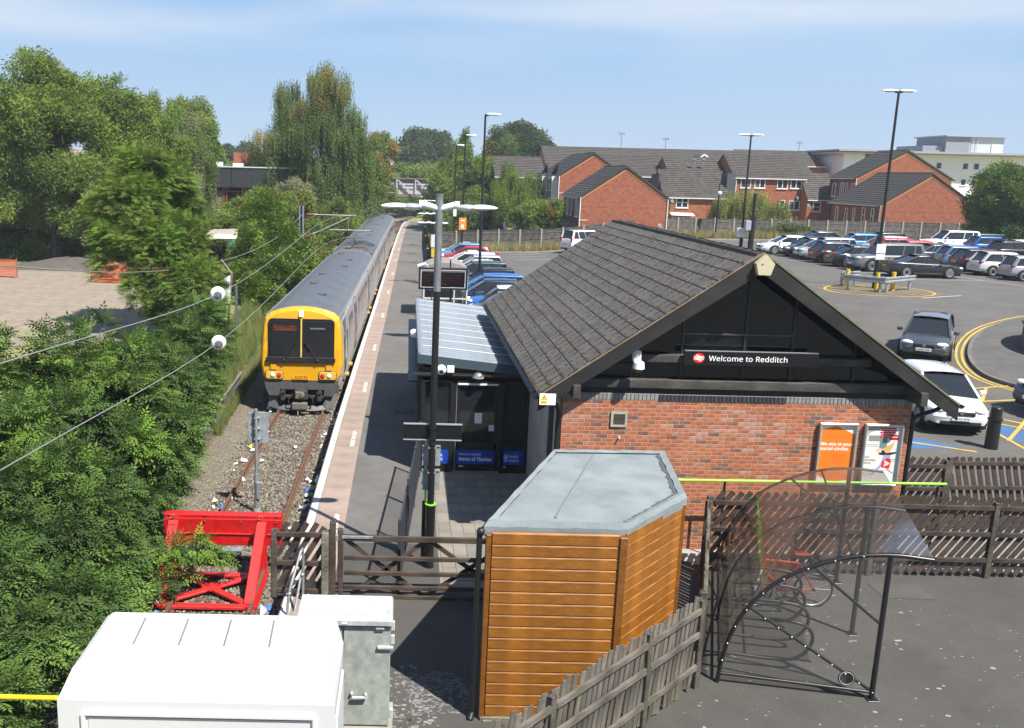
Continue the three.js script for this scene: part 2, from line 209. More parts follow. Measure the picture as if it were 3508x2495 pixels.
// ---------- brick station hall ----------
{
  const t = thing('station_hall', 'red brick station hall with dark tiled gable roof and black timber gable', 'station building');
  const X0 = 3.01, X1 = 9.64, Z = -16.6, ZB = -27.7, CX = 6.385, RY = 5.84, EX0 = 2.49, EX1 = 10.28, EY = 3.12, ZV = -16.2, ZR = -28.1;
  const slope = (RY - EY) / (CX - EX0);
  const mortar = mat([.46, .40, .34], .95, { map: T.speck });
  // wall core, gable and rear
  const wall = part(t, 'wall', [bx(X0, -.3, Z - .0045, X1, 2.965, Z - .25), bx(X0, -.3, Z - .25, X0 + .25, 3.1, ZB), bx(X1 - .25, -.3, Z - .25, X1, 3.1, ZB), wallShape([[X0, -.3], [X1, -.3], [X1, 3.3], [CX, 5.7], [X0, 3.3]], ZB, ZB + .24)], mortar);
  T.brick = tex(256, .5, (u, v) => { const n = fbm(u, v, 12, 4, 31), s = hash2(u * 256 | 0, v * 256 | 0, 6); return [.70 + .34 * n + .10 * (s - .5)]; });
  const bt = [[.52, .165, .070], [.48, .145, .062], [.54, .185, .08], [.44, .14, .066], [.36, .15, .068], [.28, .125, .08], [.50, .21, .13], [.52, .28, .20], [.21, .11, .085]].map(c => mat(c, .92, { map: T.brick, bumpMap: T.fineB, bumpScale: .0025 }));
  const bg = [.214, .1025].map(w => cbox(w, .0635, .1, .003)); const R = RNG(77); let n = 0; const rest = bt.map(() => []);
  const pick = (x, y) => { const bloom = .5 * Math.exp(-Math.pow((x - 6.4) / 1.1, 2) - Math.pow((y - 2.35) / .5, 2)) + .7 * Math.exp(-Math.pow((x - 3.15) / .35, 2) - Math.pow((y - 2.75) / .3, 2)); const r = R(); if (r < bloom) return R() < .5 ? 7 : 6; const q = R(); return q < .22 ? 0 : q < .42 ? 1 : q < .57 ? 2 : q < .72 ? 3 : q < .82 ? 4 : q < .90 ? 5 : q < .95 ? 8 : 6; };
  for (let k = 0; k < 42; k++) { const y = 2.932 - k * .075; const sh = (k % 2 ? .1125 : 0); for (let x = 5.255 - .225 * 11 + sh; x < X1 + .2; x += .225) { let a = x - .1125 + .005, b = x + .1125 - .005; a = Math.max(a, X0); b = Math.min(b, X1); if (b - a < .04) continue; 
    const g = (b - a < .2) ? cbox(b - a, .0635, .1, .003) : bg[0]; const ti = pick(x, y); const cx = (a + b) / 2, cz = Z - .05 + .0025 * (R() - .5); if (n < 299) { const m = part(wall, 'brick', g, bt[ti]); m.position.set(cx, y, cz); n++; } else rest[ti].push(g.clone().translate(cx, y, cz)); } }
  rest.forEach((l, i) => { if (l.length) { const m = part(wall, 'bricks', l, bt[i]); m.userData.kind = 'stuff'; } });
  // returns of the corners and soldier course
  const grey = [mat([.36, .345, .32], .92, { map: T.brick }), mat([.30, .29, .275], .92, { map: T.brick }), mat([.055, .055, .068], .8, { map: T.brick }), mat([.04, .04, .052], .8, { map: T.brick })];
  const sol = cbox(.065, .135, .09, .006); for (let x = X0 + .035, i = 0; x < X1; x += .0755, i++) { const mid = x > 4.83 && x < 7.22; const m = part(wall, 'soldier_brick', sol, grey[(mid ? 2 : 0) + (hash2(i, 4, 4) > .5 ? 1 : 0)]); m.position.set(x, mid ? 3.024 : 3.034, Z - (mid ? .037 : .043)); }
  part(wall, 'mortar_bed', bx(X0, 2.965, Z - .02, X1, 3.1, Z - .2), mortar);
  // gable glazing and timber
  const timber = mat([.030, .027, .024], .62, { map: T.wood }), timberL = mat([.10, .088, .078], .8, { map: T.wood });
  const roofY = x => RY - slope * Math.abs(x - CX);
  part(t, 'gable_backing', wallShape([[X0, 3.1], [X1, 3.1], [X1, roofY(X1) - .12], [CX, RY - .14], [X0, roofY(X0) - .12]], Z - .3, Z - .24), mat([.012, .012, .013], .9));
  const pane = (pts) => part(t, 'gable_pane', wallShape(pts, Z - .16, Z - .15), MAT.glassDark);
  const yl = x => roofY(x) - .2; const mul = [X0 + .05, 4.3, 5.23, 6.4, 7.3, 8.5, X1 - .05];
  for (let i = 0; i + 1 < mul.length; i++) { const a = mul[i] + .022, b = mul[i + 1] - .022; pane([[a, 3.39], [b, 3.39], [b, Math.min(3.72, yl(b))], [a, Math.min(3.72, yl(a))]]); if (yl(a) > 3.9 || yl(b) > 3.9) { const lo = 3.87, xe = (RY - .2 - lo - .01) / slope, a2 = Math.max(a, CX - xe), b2 = Math.min(b, CX + xe); const pts = [[a2, lo], [b2, lo], [b2, yl(b2)]]; if (a2 < CX && b2 > CX) pts.push([CX, yl(CX)]); pts.push([a2, yl(a2)]); pane(pts); } }
  for (const x of mul.slice(1, -1)) part(t, 'glazing_bar', bx(x - .022, 3.39, Z - .17, x + .022, yl(x), Z - .12), mat([.02, .021, .022], .5));
  part(t, 'glazing_transom', bx(5.23, 4.24, Z - .15, 7.3, 4.265, Z - .115), mat([.06, .062, .06], .4));
  const be = (n, a, y0, b, y1, z0, z1, m) => part(t, n, cbox(b - a, y1 - y0, z1 - z0, .012).translate((a + b) / 2, (y0 + y1) / 2, (z0 + z1) / 2), m);
  be('sill_beam', X0 - .1, 3.215, X1 + .1, 3.39, Z - .1, Z + .045, timberL); be('collar_beam', 4.02, 3.72, 8.75, 3.87, Z - .1, Z + .05, timberL);
  part(t, 'fascia_board', bx(X0 - .05, 3.1, Z - .2, X1 + .05, 3.215, Z - .03), mat([.010, .010, .011], .7));
  for (const x of [3.175, 9.58]) be('purlin_end', x - .07, 3.09, x + .07, 3.345, Z - .2, ZV + .07, timberL);
  // barge boards
  for (const s of [-1, 1]) { const e = s < 0 ? EX0 : EX1, dy = s * .0; const pts = [[CX, RY - .03], [e, EY - .03], [e + .0, EY - .30], [CX, RY - .36]]; part(t, 'barge_board', wallShape(pts, ZV - .06, ZV), timber); part(t, 'soffit', tris(quad([CX, RY - .1, ZV - .05], [e, EY - .1, ZV - .05], [e, EY - .1, Z], [CX, RY - .1, Z])), mat([.02, .018, .016], .8)); }
  // gable finial
  part(t, 'finial', wallShape([[CX - .165, 5.655], [CX - .115, 5.45], [CX + .105, 5.45], [CX + .165, 5.655], [CX, 5.815]], ZV, ZV + .13), mat([.66, .60, .40], .6, { map: T.speck }));
  part(t, 'finial_stain', fin(new THREE.CircleGeometry(.018, 10).translate(CX - .06, 5.64, ZV + .134)), mat([.28, .06, .02], .9));
  // roof: tiles laid one by one on the visible slope
  const roof = part(t, 'roof', [-1, 1].map(s => { const e = s < 0 ? EX0 : EX1; return tris([...quad([CX, RY - .045, ZV - .02], [e, EY - .045, ZV - .02], [e, EY - .045, ZR], [CX, RY - .045, ZR]), ...quad([CX, RY - .075, ZV - .03], [e, EY - .075, ZV - .03], [e, EY - .075, ZR], [CX, RY - .075, ZR])]); }), mat([.03, .028, .027], .95));
  T.tile = tex(512, 1.3, (u, v) => { const a = fbm(u, v, 8, 5, 3), s = hash2(u * 512 | 0, v * 512 | 0, 3), l = fbm(u, v, 30, 2, 8); let c = .78 + .30 * (a - .5) + .10 * (s - .5); if (s > .993) c = 1.25; return [c, c * (1 + .03 * (l - .5)), c * .985]; });
  const tm = [[.172, .154, .145], [.158, .143, .136], [.184, .164, .154], [.148, .135, .129]].map(c => mat(c, .9, { map: T.tile, bumpMap: T.fineB, bumpScale: .003 }));
  const SL = Math.hypot(CX - EX0, RY - EY), ang = Math.atan2(RY - EY, CX - EX0), rows = 17, gauge = (SL - .12) / rows, tw = .331; let c = 0; const restT = tm.map(() => []), rightT = [];
  const tg = cbox(gauge + .05, .026, tw - .010, .006);
  const order = []; for (let r = 0; r < rows; r++) for (let i = 0; i < 36; i++) order.push([r, i]); order.sort((a, b) => (a[1] - b[1]) || (a[0] - b[0]));
  for (const [r, i] of order) { const d = .1 + (r + .5) * gauge, x = CX - d * Math.cos(ang), y = RY - d * Math.sin(ang), z = ZV - .02 - tw / 2 - i * tw - (r % 2 ? 0 : 0), ti = hash2(r, i, 3) * 4 | 0; const m = new THREE.Matrix4().makeRotationZ(ang - .055 + .006 * (hash2(r, i, 7) - .5)).setPosition(x, y + .012 + .004 * (hash2(r, i, 9) - .5), z); if (c++ < 298) { const me = part(roof, 'roof_tile', tg, tm[ti]); me.applyMatrix4(m); } else restT[ti].push(tg.clone().applyMatrix4(m)); }
  restT.forEach((l, i) => { const m = part(roof, 'roof_tiles', l, tm[i]); m.userData.kind = 'stuff'; });
  for (let r = 0; r < rows; r++) { const d = .1 + (r + .5) * gauge; rightT.push(cbox(gauge + .05, .026, ZV - ZR - .02, .004).applyMatrix4(new THREE.Matrix4().makeRotationZ(-ang + .055).setPosition(CX + d * Math.cos(ang), RY - d * Math.sin(ang) + .012, (ZV + ZR) / 2))); }
  const rt = part(roof, 'roof_tiles', rightT, tm[1]); rt.userData.kind = 'stuff';
  const rg = fin(new THREE.CylinderGeometry(.125, .125, .445, 10, 1, false, -Math.PI * .55, Math.PI * 1.1).rotateX(Math.PI / 2)); rg.scale(1, .75, 1); for (let i = 0; i < 26; i++) { const m = part(roof, 'ridge_tile', rg, tm[(i * 7) % 4]); m.position.set(CX, RY - .03 + .004 * (i % 3), ZV - .25 - i * .452); m.rotation.y = (hash2(i, 1, 2) - .5) * .02; }
  // verge mortar, moss
  const vm = mat([.22, .155, .11], 1, { map: T.speck, bumpMap: T.fineB, bumpScale: .008 }); for (const s of [-1, 1]) { const e = s < 0 ? EX0 : EX1; part(roof, 'verge', cbar(V(CX, RY - .005, ZV - .01), V(e, EY - .005, ZV - .01), .05, .03, .006), s < 0 ? vm : mat([.17, .17, .09], 1, { map: T.speck })); }
  const ms = [], cs = [], q = new THREE.Quaternion(), R2 = RNG(12); const blob = fin(new THREE.IcosahedronGeometry(.06, 0));
  for (let i = 0; i < 7500; i++) { const lower = R2() < .66; const r = Math.floor(rows * (lower ? 1 - Math.pow(R2(), 1.5) * .9 : R2())), zz = ZV - .05 - 11.7 * Math.pow(R2(), lower ? 1.4 : 1.0), dens = fbm(zz / 12 + 5, r / 17, 6, 3, 4); if (R2() > .25 + 1.1 * dens * dens * 2) continue; const streak = R2() < .42, line = R2() < .5; const d = .1 + (r + (line ? 1.0 : R2())) * gauge, zq = line ? zz : ZV - .02 - tw * Math.round((ZV - zz) / tw) ; const x = CX - d * Math.cos(ang), y = RY - d * Math.sin(ang) + .026; if (d > SL) continue; q.setFromAxisAngle(V(0, 0, 1), ang); const w = .35 + R2() * .75; ms.push(new THREE.Matrix4().compose(V(x, y, zq + (R2() - .5) * .02), q, streak ? V(1.15 * w * (.6 + R2()), .26, .34 * w) : V(.42 * w, .3 * w, (line ? 1.0 : .45) * w))); const g = R2(); cs.push(new THREE.Color().setRGB(.030 + .02 * g, .024 + .018 * g, .016 + .006 * g)); }
  const mo = cloudOf(roof, 'moss', blob, mat([1, 1, 1], 1), ms, cs); mo.userData.kind = 'stuff';
  // gutters and pipes
  for (const [x, s] of [[EX0 - .06, -1], [EX1 + .06, 1]]) { const prof = []; for (let i = 0; i <= 8; i++) { const a = Math.PI * i / 8; prof.push([-Math.cos(a) * .06, -Math.sin(a) * .06]); } part(t, 'gutter', tris(strip([ZV - .02, ZR].map(z => prof.map(([a, b]) => [x + a, EY - .02 + b, z])))), MAT.black); part(t, 'gutter_end', fin(new THREE.CircleGeometry(.06, 12, Math.PI, Math.PI).translate(x, EY - .02, ZV - .02)), MAT.black); }
  part(t, 'downpipe', [tube([V(2.46, 3.05, -16.75), V(2.6, 2.96, -16.7), V(2.82, 2.90, -16.66), V(2.93, 2.78, -16.62), V(2.935, 2.5, -16.6)], .042, 20, 8), rod(V(2.935, 2.5, -16.6), V(2.935, 0, -16.6), .042)], MAT.black);
  part(t, 'downpipe', [tube([V(10.3, 3.04, -16.7), V(10.2, 2.93, -16.68), V(9.9, 2.82, -16.64), V(9.72, 2.74, -16.62), V(9.70, 2.6, -16.62)], .042, 20, 8), rod(V(9.70, 2.6, -16.62), V(9.70, 0, -16.62), .042)], MAT.black);
  part(t, 'corner_post', bx(2.79, 0, Z - .25, 2.88, 3.05, Z - .12), mat([.05, .055, .06], .5));
  // sign board
  const sg = canvasTex(1024, 120, (g, w, h) => { g.fillStyle = '#070708'; g.fillRect(0, 0, w, h); g.fillStyle = '#e2231a'; g.beginPath(); g.arc(108, 58, 44, 0, 7); g.fill();
    g.strokeStyle = '#fff'; g.lineWidth = 8; g.lineCap = 'butt'; for (const y of [49, 67]) { g.beginPath(); g.moveTo(70, y); g.lineTo(146, y); g.stroke(); } g.beginPath(); g.moveTo(86, 31); g.lineTo(128, 49); g.lineTo(88, 67); g.lineTo(130, 85); g.stroke();
    g.fillStyle = '#fff'; g.font = '64px sans-serif'; g.textBaseline = 'middle'; g.fillText('Welcome to Redditch', 184, 60, 720); });
  const sb = part(t, 'sign_board', cbox(2.5, .265, .06, .006).translate(6.44, 3.845, Z + .13), mat([.006, .006, .007], .45)); part(sb, 'sign_face', fin(new THREE.PlaneGeometry(2.48, .255).translate(6.44, 3.845, Z + .1635)), mat([1, 1, 1], .45, { map: sg })); part(sb, 'top_edge', bx(5.2, 3.978, Z + .10, 7.69, 3.985, Z + .16), MAT.alu);
  // vent
  const vt = part(t, 'vent', [bx(3.94, 2.45, Z, 4.25, 2.49, Z + .03), bx(3.94, 2.70, Z, 4.25, 2.745, Z + .03), bx(3.94, 2.49, Z, 3.985, 2.70, Z + .03), bx(4.205, 2.49, Z, 4.25, 2.70, Z + .03), bx(3.96, 2.47, Z - .1, 4.24, 2.73, Z + .004)], mat([.42, .42, .35], .8, { map: T.speck })); for (let i = 0; i < 9; i++) part(vt, 'louvre_slat', box(.22, .022, .006).rotateX(.6).translate(4.095, 2.5 + i * .0235, Z + .012), mat([.11, .075, .055], .8));
  part(t, 'overflow_pipe', rod(V(4.12, 2.24, Z), V(4.12, 2.24, Z + .07), .014), MAT.white);
}
// ---------- things fixed to the hall ----------
{
  const poster = (x, label, draw) => { const t = thing('poster_case', label, 'poster', [x, 2.02, -16.57]); const W = .73, H = 1.22; for (const [a, b, c, d] of [[0, H / 2 - .02, W, .045], [0, -H / 2 + .02, W, .045], [-W / 2 + .02, 0, .045, H], [W / 2 - .02, 0, .045, H]]) part(t, 'frame', cbox(c, d, .07, .012).translate(a, b, .03), MAT.alu); part(t, 'poster_sheet', fin(new THREE.PlaneGeometry(W - .06, H - .06).translate(0, 0, .012)), mat([.86, .86, .86], .5, { map: canvasTex(420, 700, draw) })); part(t, 'backing', bx(-W / 2 + .01, -H / 2 + .01, -.03, W / 2 - .01, H / 2 - .01, .005), mat([.2, .2, .2], .7)); };
  poster(8.27, 'framed orange poster reading We mix in your social circles on the brick wall', (g, w, h) => { g.fillStyle = '#eeeae4'; g.fillRect(0, 0, w, h); g.fillStyle = '#f07d1e'; g.beginPath(); g.moveTo(0, 70); g.lineTo(165, 22); g.quadraticCurveTo(190, 18, 215, 26); g.lineTo(w, 118); g.lineTo(w, 660); g.lineTo(180, 690); g.lineTo(0, 600); g.fill(); g.fillStyle = '#fff'; g.font = 'bold 54px sans-serif'; g.fillText('We mix in your', 24, 252, 380); g.fillText('social circles.', 24, 308, 350); g.fillStyle = 'rgba(170,80,10,.55)'; for (let i = 0; i < 9; i++) g.fillRect(180, 360 + i * 14, 170 - (i % 3) * 20, 4); for (let i = 0; i < 2; i++) g.fillRect(180, 510 + i * 34, 120, 5); g.strokeStyle = '#b0452a'; g.lineWidth = 4; g.beginPath(); g.arc(310, 46, 15, 0, 7); g.stroke(); g.fillStyle = '#8a8580'; for (let i = 0; i < 3; i++) g.fillRect(340, 30 + i * 13, 60, 4); });
  poster(9.14, 'framed white poster of a crouching dancer with red bag on the brick wall', (g, w, h) => { g.fillStyle = '#e6e4df'; g.fillRect(0, 0, w, h); g.fillStyle = '#a9aaa6'; g.beginPath(); g.moveTo(0, 0); g.lineTo(200, 0); g.lineTo(160, 60); g.quadraticCurveTo(20, 60, 10, 190); g.lineTo(0, 190); g.fill(); g.fillStyle = '#8d9290'; g.fillRect(40, 120, 150, 70); g.fillStyle = '#6f8a86'; g.fillRect(180, 150, 90, 130); g.strokeStyle = '#8f8a88'; g.lineWidth = 6; for (const y of [230, 250]) { g.beginPath(); g.moveTo(0, y); g.lineTo(170, y); g.stroke(); } g.fillStyle = '#c0182c'; for (let i = 0; i < 5; i++) g.fillRect(170 + (i % 2) * 12, 24 + i * 26, 190, 19); g.fillRect(290, 112, 110, 60); g.fillStyle = '#fff'; g.fillRect(290, 132, 110, 7);
    g.fillStyle = '#d9b06a'; g.beginPath(); g.moveTo(230, 270); g.lineTo(330, 215); g.lineTo(350, 190); g.lineTo(360, 205); g.lineTo(310, 330); g.lineTo(250, 340); g.fill(); g.fillStyle = '#221c2c'; g.beginPath(); g.moveTo(150, 290); g.lineTo(230, 290); g.lineTo(270, 330); g.lineTo(390, 310); g.lineTo(360, 230); g.lineTo(395, 330); g.lineTo(290, 360); g.lineTo(190, 350); g.fill(); g.fillStyle = '#e7c3a4'; g.beginPath(); g.arc(190, 300, 30, 0, 7); g.fill(); g.fillStyle = '#9fa4cf'; g.beginPath(); g.moveTo(250, 350); g.lineTo(330, 350); g.lineTo(330, 420); g.lineTo(250, 480); g.lineTo(130, 600); g.lineTo(110, 590); g.lineTo(210, 480); g.fill(); g.fillStyle = '#e0202a'; g.beginPath(); g.moveTo(240, 420); g.lineTo(300, 385); g.lineTo(345, 410); g.lineTo(330, 520); g.lineTo(230, 500); g.fill(); g.strokeStyle = '#fff'; g.lineWidth = 9; for (const d of [-22, -7, 8, 22]) { g.beginPath(); g.moveTo(262, 452 + d * 1.6); g.lineTo(325, 455); g.stroke(); } g.strokeStyle = '#8d86a8'; g.lineWidth = 14; g.beginPath(); g.moveTo(300, 520); g.lineTo(380, 570); g.stroke(); g.fillStyle = '#3a3434'; g.font = 'bold 34px sans-serif'; g.fillText('GET', 14, 395); g.fillText('MOVING', 14, 430); g.fillText('WITH', 14, 465); g.fillStyle = '#8a8688'; for (let i = 0; i < 5; i++) g.fillRect(14, 540 + i * 15, 120 - i * 8, 4); g.fillRect(330, 400, 70, 8); g.fillRect(330, 425, 60, 6); });
  // camera on the gable
  const c = thing('security_camera', 'white dome security camera on a bracket below the gable barge board', 'security camera', [4.29, 3.79, -16.36]); part(c, 'bracket', [cbox(.16, .22, .1, .03).translate(0, .08, -.02), box(.05, .05, .2).translate(0, .1, -.12)], MAT.white); part(c, 'housing', [fin(new THREE.CylinderGeometry(.10, .11, .1, 16).translate(.03, -.09, .05)), fin(new THREE.SphereGeometry(.1, 16, 8, 0, 6.3, 0, 1.57).scale(1, .5, 1).translate(.03, -.04, .05))], MAT.white); part(c, 'dome', fin(new THREE.SphereGeometry(.085, 16, 8).translate(.03, -.135, .05)), mat([.10, .09, .075], .15)); part(c, 'lens_ring', fin(new THREE.TorusGeometry(.04, .008, 8, 18).translate(0, .11, .035)), mat([.35, .36, .36], .4));
  const w = canvasTex(256, 192, (g, W, H) => { g.fillStyle = '#f4f4f0'; g.fillRect(0, 0, W, H); g.fillStyle = '#f0c800'; g.beginPath(); g.moveTo(66, 14); g.lineTo(118, 108); g.lineTo(14, 108); g.fill(); g.strokeStyle = '#111'; g.lineWidth = 7; g.stroke(); g.fillStyle = '#111'; g.beginPath(); g.moveTo(70, 40); g.lineTo(54, 74); g.lineTo(66, 74); g.lineTo(60, 102); g.lineTo(80, 66); g.lineTo(68, 66); g.lineTo(76, 40); g.fill(); g.fillStyle = '#f0c800'; g.fillRect(14, 124, 104, 54); g.fillStyle = '#333'; g.fillRect(24, 138, 84, 6); g.fillRect(24, 156, 84, 6); g.fillStyle = '#9a9a9a'; for (let i = 0; i < 10; i++) g.fillRect(140, 22 + i * 15, 96 - (i * 37) % 34, 5); });
  const s = thing('warning_sign', 'small white electric shock warning sign at the left foot of the barge board', 'sign', [2.645, 3.07, -16.13]); part(s, 'plate', box(.30, .215, .008), MAT.white); part(s, 'print', fin(new THREE.PlaneGeometry(.295, .21).translate(0, 0, .006)), mat([1, 1, 1], .5, { map: w }));
  T.warn = w;
  const h = thing('handrail', 'bright green handrail on black posts along the brick wall above the fence', 'handrail'); part(h, 'rail', rod(V(4.2, 1.57, -16.12), V(10.2, 1.61, -16.12), .026, .026, 10), mat([.24, .72, .03], .4)); for (const x of [4.6, 6.05, 7.5, 8.95, 10.05]) part(h, 'support', post(x, -16.12, 0, 1.56, .024), MAT.black);
}
// ---------- entrance pavilion with the metal roof ----------
{
  const t = thing('entrance_pavilion', 'black glazed entrance pavilion with grey ribbed metal roof joined to the brick hall', 'pavilion'); const Z = -21, ZB = -30.2, X0 = .42, X1 = 3.0;
  const ry = x => 2.9 - .10 * (x - .33);
  const zs = []; const P = .25; for (let z = Z + .12; z > ZB; z -= P) zs.push([z, 0], [z - P * .62, 0], [z - P * .68, .035], [z - P * .94, .035]);
  const mr = mat([.255, .295, .335], .42, { metalness: .35, map: T.speck }); const rf = part(t, 'roof', tris(strip(zs.map(([z, h]) => [[.33, ry(.33) + h, z], [1.5, ry(1.5) + h, z], [X1, ry(X1) + h, z]]))), mr);
  for (let z = Z - .9; z > ZB; z -= 1.0) part(rf, 'seam', cbar(V(.42, ry(.42) + .03, z), V(X1, ry(X1) + .03, z), .03, .045), mat([.50, .53, .55], .35, { metalness: .4 }));
  part(rf, 'edge_flashing', [cbar(V(.34, 2.915, Z + .12), V(.34, 2.915, ZB), .05, .09), ...[...Array(24)].map((_, i) => box(.02, .02, .02).translate(.62, ry(.62) + .04, Z - .3 - i * .4))], mat([.2, .24, .28], .4, { metalness: .3 }));
  part(t, 'fascia', tris([...quad([.31, ry(.31) + .01, Z + .14], [X1, ry(X1) + .01, Z + .14], [X1, ry(X1) - .2, Z + .17], [.31, ry(.31) - .2, Z + .17]), ...quad([.31, ry(.31) + .01, Z + .14], [.31, ry(.31) + .01, ZB], [.31, ry(.31) - .2, ZB], [.31, ry(.31) - .2, Z + .17])]), mat([.035, .055, .066], .4));
  part(t, 'soffit_board', bx(.33, 2.28, Z - .2, X1, 2.66 - .1, Z + .05), MAT.blackMatt);
  part(t, 'canopy_edge', bx(.2, 2.40, Z - .05, X1, 2.46, Z + .12), mat([.03, .028, .026], .6));
  // framing
  const fr = (a, b, c, d, n = 'frame') => part(t, n, bx(a, b, Z - .05, c, d, Z + .05), MAT.black);
  for (const [a, b] of [[.42, .50], [1.12, 1.26], [2.27, 2.4], [2.94, 3.0]]) fr(a, 0, b, 2.34); fr(.5, 2.22, 2.94, 2.34); fr(.5, 0, 1.12, .1); fr(2.4, 0, 2.94, .1); fr(.5, .56, 1.12, .72); fr(2.4, .56, 2.94, .72);
  const dr = part(t, 'door', [bx(1.26, 0, Z - .03, 2.27, .10, Z + .03), bx(1.26, .54, Z - .03, 2.27, .74, Z + .03), bx(1.26, 2.14, Z - .03, 2.27, 2.22, Z + .03), bx(1.26, .1, Z - .03, 1.34, 2.14, Z + .03), bx(2.19, .1, Z - .03, 2.27, 2.14, Z + .03), bx(1.3, .1, Z - .04, 2.2, .6, Z - .02)], MAT.black);
  part(dr, 'door_glass', bx(1.33, .73, Z - .01, 2.2, 2.16, Z), MAT.glass); part(dr, 'door_edge', bx(1.262, .05, Z + .03, 1.272, 2.2, Z + .045), MAT.alu);
  part(dr, 'strip_cover', box(.96, .035, .05).translate(1.77, 2.195, Z + .06), mat([.75, .75, .78], .3)); part(dr, 'notice', box(.175, .26, .004).translate(1.8, 1.35, Z + .012), MAT.white); part(dr, 'notice', box(.18, .15, .004).translate(2.15, 1.11, Z + .012), mat([.62, .66, .70], .5)); part(dr, 'threshold', bx(1.2, .012, Z - .05, 2.32, .03, Z + .12), MAT.alu);
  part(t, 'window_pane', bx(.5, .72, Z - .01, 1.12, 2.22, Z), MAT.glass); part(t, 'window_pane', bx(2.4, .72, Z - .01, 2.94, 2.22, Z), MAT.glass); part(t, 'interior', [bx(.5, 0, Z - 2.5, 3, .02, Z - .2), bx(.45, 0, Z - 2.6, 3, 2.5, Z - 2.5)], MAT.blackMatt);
  const blue = (draw) => canvasTex(512, 220, (g, w, h) => { const q = g.createLinearGradient(0, 0, w, h); q.addColorStop(0, '#0a3f9c'); q.addColorStop(.5, '#1450b4'); q.addColorStop(1, '#0a2f7c'); g.fillStyle = q; g.fillRect(0, 0, w, h); g.fillStyle = '#06070a'; g.fillRect(0, 170, w, 50); g.fillStyle = '#fff'; draw(g); });
  const bulb = g => { g.strokeStyle = '#fff'; g.lineWidth = 7; g.beginPath(); g.arc(80, 88, 42, 0, 7); g.stroke(); g.beginPath(); g.arc(80, 80, 17, 0, 7); g.fill(); g.fillRect(72, 94, 16, 20); g.font = '50px sans-serif'; g.fillText('Innovation', 142, 82, 280); g.fillText('in Redditch', 142, 132, 280); g.fillRect(24, 190, 60, 10); };
  const vinyl = (n, a, b, tx) => part(t, n, fin(new THREE.PlaneGeometry(b - a, .46).translate((a + b) / 2, .33, Z + .056)), mat([1, 1, 1], .35, { map: tx }));
  vinyl('vinyl_panel', 1.30, 2.23, blue(g => { g.font = '34px sans-serif'; g.fillText('Welcome to Redditch', 34, 62, 300); g.font = 'bold 62px sans-serif'; g.fillText('Home of Thorlux', 34, 130, 440); g.fillRect(34, 188, 62, 14); })); const bt = blue(bulb); vinyl('vinyl_panel', 2.42, 2.94, bt); vinyl('vinyl_panel', .52, 1.11, bt);
  // side wall along the platform
  part(t, 'side_wall', [bx(.42, 0, ZB, .46, .55, Z), bx(.42, 2.2, ZB, .46, 2.62, Z), bx(.5, 0, ZB, X1, 2.5, ZB + .05), bx(.1, 2.2, ZB, .5, 2.24, Z)], MAT.black); for (let z = Z - .1; z > ZB; z -= 1.5) part(t, 'mullion', bx(.40, .5, z - .05, .48, 2.3, z + .05), MAT.black); for (let z = Z - .15; z > ZB + .5; z -= 1.5) part(t, 'window_pane', bx(.435, .55, z - 1.4, .445, 2.2, z), MAT.glass);
  const mk = (name, label, at, turn) => { const c = thing(name, label, 'security camera', at, turn); part(c, 'body', [fin(new THREE.SphereGeometry(.12, 18, 12)), box(.06, .06, .1).translate(0, 0, -.1)], MAT.white); part(c, 'lens', fin(new THREE.SphereGeometry(.055, 14, 10).translate(0, -.02, .085)), mat([.02, .02, .022], .12)); part(c, 'junction_box', cbox(.17, .17, .08, .01).translate(.22, .01, -.05), mat([.70, .72, .66], .5)); };
  mk('security_camera', 'white ball security camera under the metal roof over the entrance door', [.87, 2.565, Z + .22]); mk('security_camera', 'white ball security camera on the platform side of the metal roof', [.24, 2.78, -24.4], -1.57);
  const l = thing('bulkhead_light', 'chrome domed bulkhead light above the glazed entrance door', 'light', [1.75, 2.38, Z + .12]); part(l, 'dome', fin(new THREE.SphereGeometry(.13, 18, 10, 0, 6.3, 0, 1.6)), mat([.55, .53, .5], .2, { metalness: .8 })); part(l, 'rim', fin(new THREE.CylinderGeometry(.14, .14, .03, 18)), mat([.3, .3, .3], .4));
}
// ---------- paving in front of the door ----------
{
  const pv = struct('paving', bx(.72, -.05, -20.9, 3.0, .016, -14.6), mat([.20, .18, .15], .95)); const g = cbox(.232, .03, .47, .004), gm = [[.235, .215, .18], [.215, .198, .17], [.255, .232, .195], [.20, .187, .165]].map(c => mat(c, .92, { map: T.speck, bumpMap: T.fineB, bumpScale: .003 })); let k = 0;
  const g2 = cbox(.246, .03, .53, .004);
  for (let j = 0; j < 11; j++) for (let i = 0; i < 9; i++) { const m = part(pv, 'slab', g2, gm[hash2(i, j, 5) * 4 | 0]); m.position.set(.86 + i * .252 - j * -.004, .012 + .004 * hash2(i, j, 6), -20.6 + j * .54); k++; }
}

